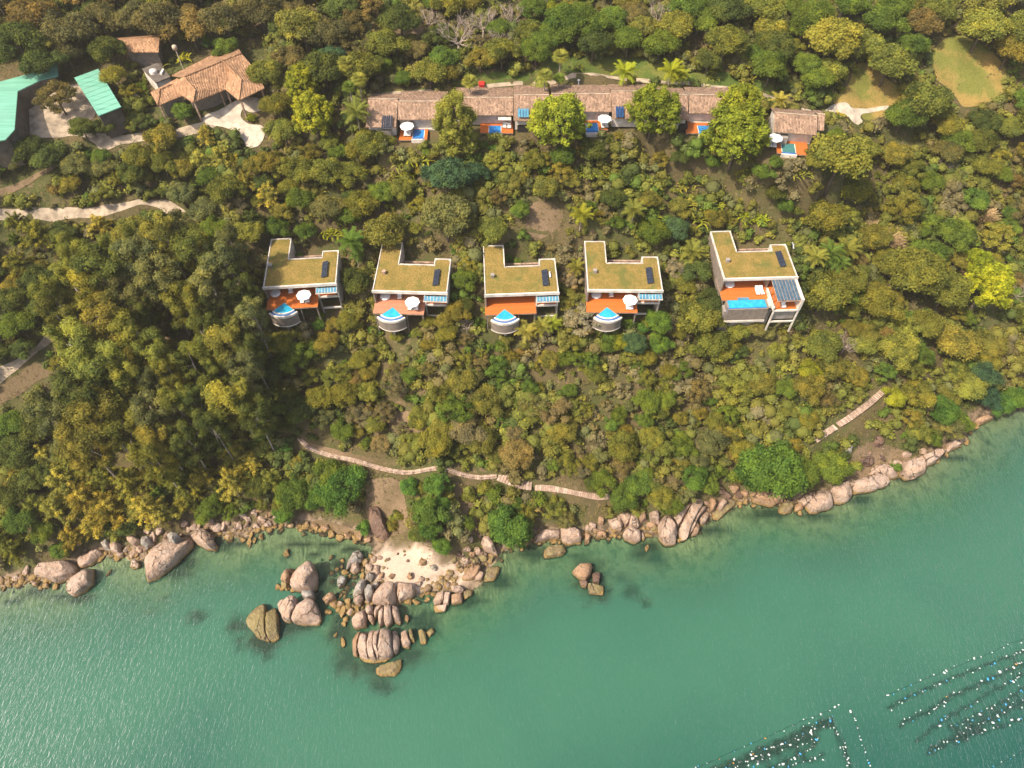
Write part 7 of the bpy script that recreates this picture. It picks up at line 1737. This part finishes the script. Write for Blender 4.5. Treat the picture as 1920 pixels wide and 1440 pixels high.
def undergrowth():
    r_ = np.random.default_rng(900); n = 26000
    u = r_.uniform(-120, 2040, n * 2); v = r_.uniform(-120, 1060, n * 2)
    # positions on the ground plan inside the view
    X = r_.uniform(-130, 130, n * 2); Y = r_.uniform(42, 178, n * 2)
    Z = gz(X, Y); U, Vv = PXn(X, Y, Z)
    ok = (Z > .9) & (U > -120) & (U < 2040) & (Vv > -120)
    for poly in (PARKING, ROAD_A, COURT, ROAD_B, ROAD_C, TRACK, LAWN_A, LAWN_B, PATH_D, PATH_E, GRASS_C):
        W_ = inpoly(U, Vv, poly); ok &= ~W_
    for poly in (SOILA, SOILB, BARE_F, BARE_G, BARE_H, BARE_I, BARE_L, BARE_N, BARE_O, BARE_Q, BARE_K): ok &= ~(inpoly(U, Vv, poly) & (r_.random(len(U)) < .55))
    for poly in ([(555, 815), (700, 855), (800, 868), (940, 882), (1010, 902), (1160, 925), (1150, 942), (1000, 924), (930, 908), (790, 898), (690, 882), (600, 862), (550, 838)], [(1518, 832), (1640, 725), (1670, 725), (1600, 802), (1540, 836)]): ok &= ~inpoly(U, Vv, poly)
    for i, (f, wd) in enumerate(VF): ok &= rect_w(X, Y, (f.o[0], f.o[1], f.ang), -.2, wd + .2, -5.2, 12.8, .01) <= 0
    for f in BF: ok &= rect_w(X, Y, (f.o[0], f.o[1], f.ang), -8, 13, -1.2, 12, .01) <= 0
    ok &= (rect_w(X, Y, (o0[0], o0[1], .4), -14, 12, -6, 6, .01) <= 0)
    ok &= fbm(X / 6, Y / 6, 0, 31, 2) > -.62 + .25 * r_.normal(size=len(X))
    X, Y, Z = X[ok][:n], Y[ok][:n], Z[ok][:n]
    m = len(X); per = 5
    h = .35 + .75 * np.clip(.5 + .7 * fbm(X / 4, Y / 4, 0, 41, 2), 0, 1)
    P = np.repeat(np.column_stack([X, Y, Z]), per, 0); hh = np.repeat(h, per)
    k = len(P); d = sphere_pts(k, r_); d[:, 2] = np.abs(d[:, 2])
    P = P + d * hh[:, None] * np.array([.85, .85, 1.0])
    tone = np.clip(.5 + np.repeat(r_.normal(size=m) * .16, per) + r_.normal(size=k) * .12, 0, 1)
    V, F, T = quads(P, d + np.array([0, 0, .5]) + r_.normal(size=(k, 3)) * .6, .36 * r_.uniform(.6, 1.3, k), .6, r_, tone)
    t = NT('undergrowth_leaf'); at = t.n('Attribute'); at.attribute_name = 'tone'; p = t.pos()
    f = t.noise(p, .075, 3, .6); g = t.noise(p, .32, 3, .6)
    col = t.mix(t.step(f, .40, .58), (.165, .125, .045), (.110, .120, .032))
    col = t.mix(t.step(g, .50, .64), col, (.150, .140, .038))
    col = t.mix(t.step(t.noise(p, .16, 2), .56, .66), col, (.19, .125, .065))
    col = t.mix(1.0, col, t.ramp(at.outputs['Fac'], [(0, (.35, .4, .4)), (.5, (1, 1, 1)), (1, (1.6, 1.5, 1.2))]), 'MULTIPLY')
    dd = t.n('BsdfDiffuse'); t.t.links.new(col, dd.inputs[0])
    mt = t.done(dd.outputs[0])
    tag(link('undergrowth', np_mesh('undergrowth', V, F, mt, {'tone': T})), 'low brown and green undergrowth covering the hillside between the trees', 'undergrowth', None, 'stuff')
undergrowth()

# ------------------------------------------------------------------ mussel farm
def buoy_proto():
    out = {}
    for nm, mt in (('w', BUOY_W), ('b', BUOY_B), ('o', BUOY_O), ('k', BUOY_K)):
        m = MB()
        n = 10
        prof = [(.02, -.5), (.30, -.5), (.36, -.42), (.36, -.14), (.38, -.12), (.38, .12), (.36, .14), (.36, .42), (.30, .5), (.02, .5)]
        vs = [(z, r * math.cos(2 * math.pi * k / n), r * math.sin(2 * math.pi * k / n)) for r, z in prof for k in range(n)]
        fs = [(i * n + k, i * n + (k + 1) % n, (i + 1) * n + (k + 1) % n, (i + 1) * n + k) for i in range(len(prof) - 1) for k in range(n)]
        m.add(vs, fs); out[nm] = m.mesh('buoy', mt, True)
    return out
BUOY = buoy_proto()
BW = {'w': 'white', 'b': 'blue', 'o': 'orange', 'k': 'dark grey'}
rb = random.Random(77)
nb = 0
for li, (lab, px, cnt, dens) in enumerate(LINES):
    P = [Vector(W(u, v, 0.0)) for u, v in px]
    L = [Vector(q) for q in smooth_line([tuple(p) for p in P], 10)]
    # the rope, hung with dark mussel socks just under the surface
    m = MB(); o_ = L[0].copy()
    m.tube([p - o_ + Vector((rb.uniform(-.08, .08), rb.uniform(-.08, .08), -.02)) for p in L], [.05] * len(L), 5)
    ro = empty('mussel_line', o_, 0, 'dark ' + lab.replace('float line', 'rope'), 'rope')
    m.build('rope', ROPE, ro)
    if dens > .4:
        hw2 = .34 + .36 * dens
        vs = []; 
        for q, p in enumerate(L):
            d = (L[min(q + 1, len(L) - 1)] - L[max(q - 1, 0)]).normalized(); sd = Vector((-d.y, d.x, 0))
            a = hw2 * rb.uniform(.75, 1.3); b = hw2 * rb.uniform(.75, 1.3); zt = -.42 + rb.uniform(-.08, .08)
            vs += [p - o_ - sd * a + Vector((0, 0, zt - .25)), p - o_ + Vector((0, 0, zt)), p - o_ + sd * b + Vector((0, 0, zt - .25)), p - o_ + Vector((0, 0, -1.6))]
        fs = []
        for q in range(len(L) - 1):
            for e in range(4): fs.append((q * 4 + e, q * 4 + (e + 1) % 4, q * 4 + 4 + (e + 1) % 4, q * 4 + 4 + e))
        MB().add(vs, fs).build('mussel_socks', SOCK, ro)
    for k in range(cnt):
        t = (k + rb.uniform(.1, .9)) / cnt * (len(L) - 1.01)
        i = int(t); p = L[i].lerp(L[i + 1], t - i)
        sprd = .12 + .42 * dens
        p = p + Vector((rb.gauss(0, sprd * .4), rb.gauss(0, sprd * .55), 0))
        c = rb.choices('wbok', (.62, .16, .03, .19))[0]
        s = rb.uniform(.15, .28) if rb.random() < .84 else rb.uniform(.32, .44)
        u_, v_ = PX(p)
        if u_ > 1926 or v_ > 1446 or u_ < -20 or rb.random() < .12: continue
        b = link('buoy', BUOY[c], None, (p.x, p.y, .12 * s), (0, 0, rb.uniform(0, 3.1)), (s, s, s))
        tag(b, '%s%s float on the %s' % ('large ' if s > .30 else 'small ', BW[c], lab.replace('float line', 'line')), 'buoy', 'floats of the mussel farm'); nb += 1

# ------------------------------------------------------------------ labels that say which plant and which boulder
MARKS = [('the leftmost villa', 565, 520), ('the second villa', 770, 525), ('the middle villa', 978, 525), ('the fourth villa', 1172, 520), ('the rightmost villa', 1425, 515),
         ('the leftmost bungalow', 755, 215), ('the second bungalow', 940, 205), ('the middle bungalow', 1120, 200), ('the fourth bungalow', 1310, 205), ('the rightmost bungalow', 1495, 240),
         ('the reception hall', 390, 145), ('the green-roofed sheds', 110, 180), ('the driveway court', 455, 235), ('the upper left road', 230, 258), ('the curved left road', 200, 392), ('the round lawn', 1815, 135), ('the small lawn', 1640, 170),
         ('the lower left road', 50, 670), ('the bare tree at the top', 860, 55), ('the central boardwalk', 720, 878), ('the central steps', 970, 905), ('the right ramp', 1610, 775), ('the sandy beach', 750, 1055), ('the big split boulder', 710, 1210), ('the diagonal slabs', 1290, 970),
         ('the rock islet', 1100, 1082), ('the ochre ledge', 1440, 932), ('the lime-yellow tree', 1853, 520), ('the bamboo slope', 220, 930), ('the eucalyptus grove', 250, 640), ('the tarpaulin', 1496, 458), ('the top photo edge', 1250, 5), ('the left shore boulders', 310, 1040), ('the right photo edge', 1915, 620), ('the straw grass', 1660, 455), ('the scrub slope', 900, 740), ('the wooded slope', 1200, 750), ('the upper left corner', 60, 30), ('the mid slope', 1000, 400), ('the left photo edge', 10, 850)]
def place_words(u, v):
    b = min(MARKS, key=lambda q: (q[1] - u) ** 2 + (q[2] - v) ** 2)
    dx, dy = u - b[1], v - b[2]
    if math.hypot(dx, dy) < 26: rel = 'at'
    elif abs(dx) > 2.2 * abs(dy): rel = 'right of' if dx > 0 else 'left of'
    elif abs(dy) > 2.2 * abs(dx): rel = 'below' if dy > 0 else 'above'
    else: rel = ('lower ' if dy > 0 else 'upper ') + ('right of' if dx > 0 else 'left of')
    return rel, b[0], math.hypot(dx, dy)
REL = {'lower right of': 'below right of', 'lower left of': 'below left of', 'upper right of': 'above right of', 'upper left of': 'above left of'}
buckets = {}
ORDW = ['first', 'second', 'third', 'fourth', 'fifth', 'sixth', 'seventh', 'eighth', 'ninth', 'tenth', 'eleventh', 'last']
for (o, kind, hue, u, v, R, xy) in PLANTS:
    size = 'large ' if R > 5 else ('small ' if R < 2.2 and kind not in 'SNG' else '')
    hw_ = '' if kind in 'DG' else HUE[hue][1] + ' '
    rel, mk, ds = place_words(u, v)
    base = size + hw_ + KIND[kind][1]; where = REL.get(rel, rel) + ' ' + mk
    buckets.setdefault((base, where), []).append((ds, u, o))
for (o, c, m, ext, lab) in ROCKS:
    if lab: continue
    u, v = PX(c); rel, mk, ds = place_words(u, v)
    size = 'large ' if ext > 2.6 else ('small ' if ext < 1.3 else '')
    buckets.setdefault((size + WORD[m] + ' boulder', REL.get(rel, rel) + ' ' + mk), []).append((ds, u, o))
for (base, where), L_ in buckets.items():
    if len(L_) == 1: L_[0][2]['label'] = base + ' ' + where
    else:
        L_.sort(key=lambda q: q[1])
        if len(L_) == 2: w_ = ['left one', 'right one']
        elif len(L_) == 3: w_ = ['left one', 'middle one', 'right one']
        else: w_ = [ORDW[min(k, 11)] + ' from left' for k in range(len(L_))]
        for k, (ds, u, o) in enumerate(L_):
            o['label'] = '%s %s' % (base, where) + (', ' + w_[k] if w_ else '')
        for _, _, o in L_: o['group'] = base + 's ' + where
for (o, kind, *_r) in PLANTS:
    if 'group' not in o.keys(): o['group'] = KIND[kind][1] + 's on the hillside'

# ------------------------------------------------------------------ thin coastal haze
hz = NT('haze_air')
pv = hz.n('VolumePrincipled'); pv.inputs['Color'].default_value = (1.0, .93, .80, 1); pv.inputs['Density'].default_value = .00022; pv.inputs['Anisotropy'].default_value = .2
hz.t.links.new(pv.outputs[0], hz.out.inputs['Volume'])
tag(MB().box(-2600, 2600, -1700, 2800, -9.5, 137.0).build('haze', hz.mat), 'thin pale haze in the air over the bay', 'haze', None, 'stuff')
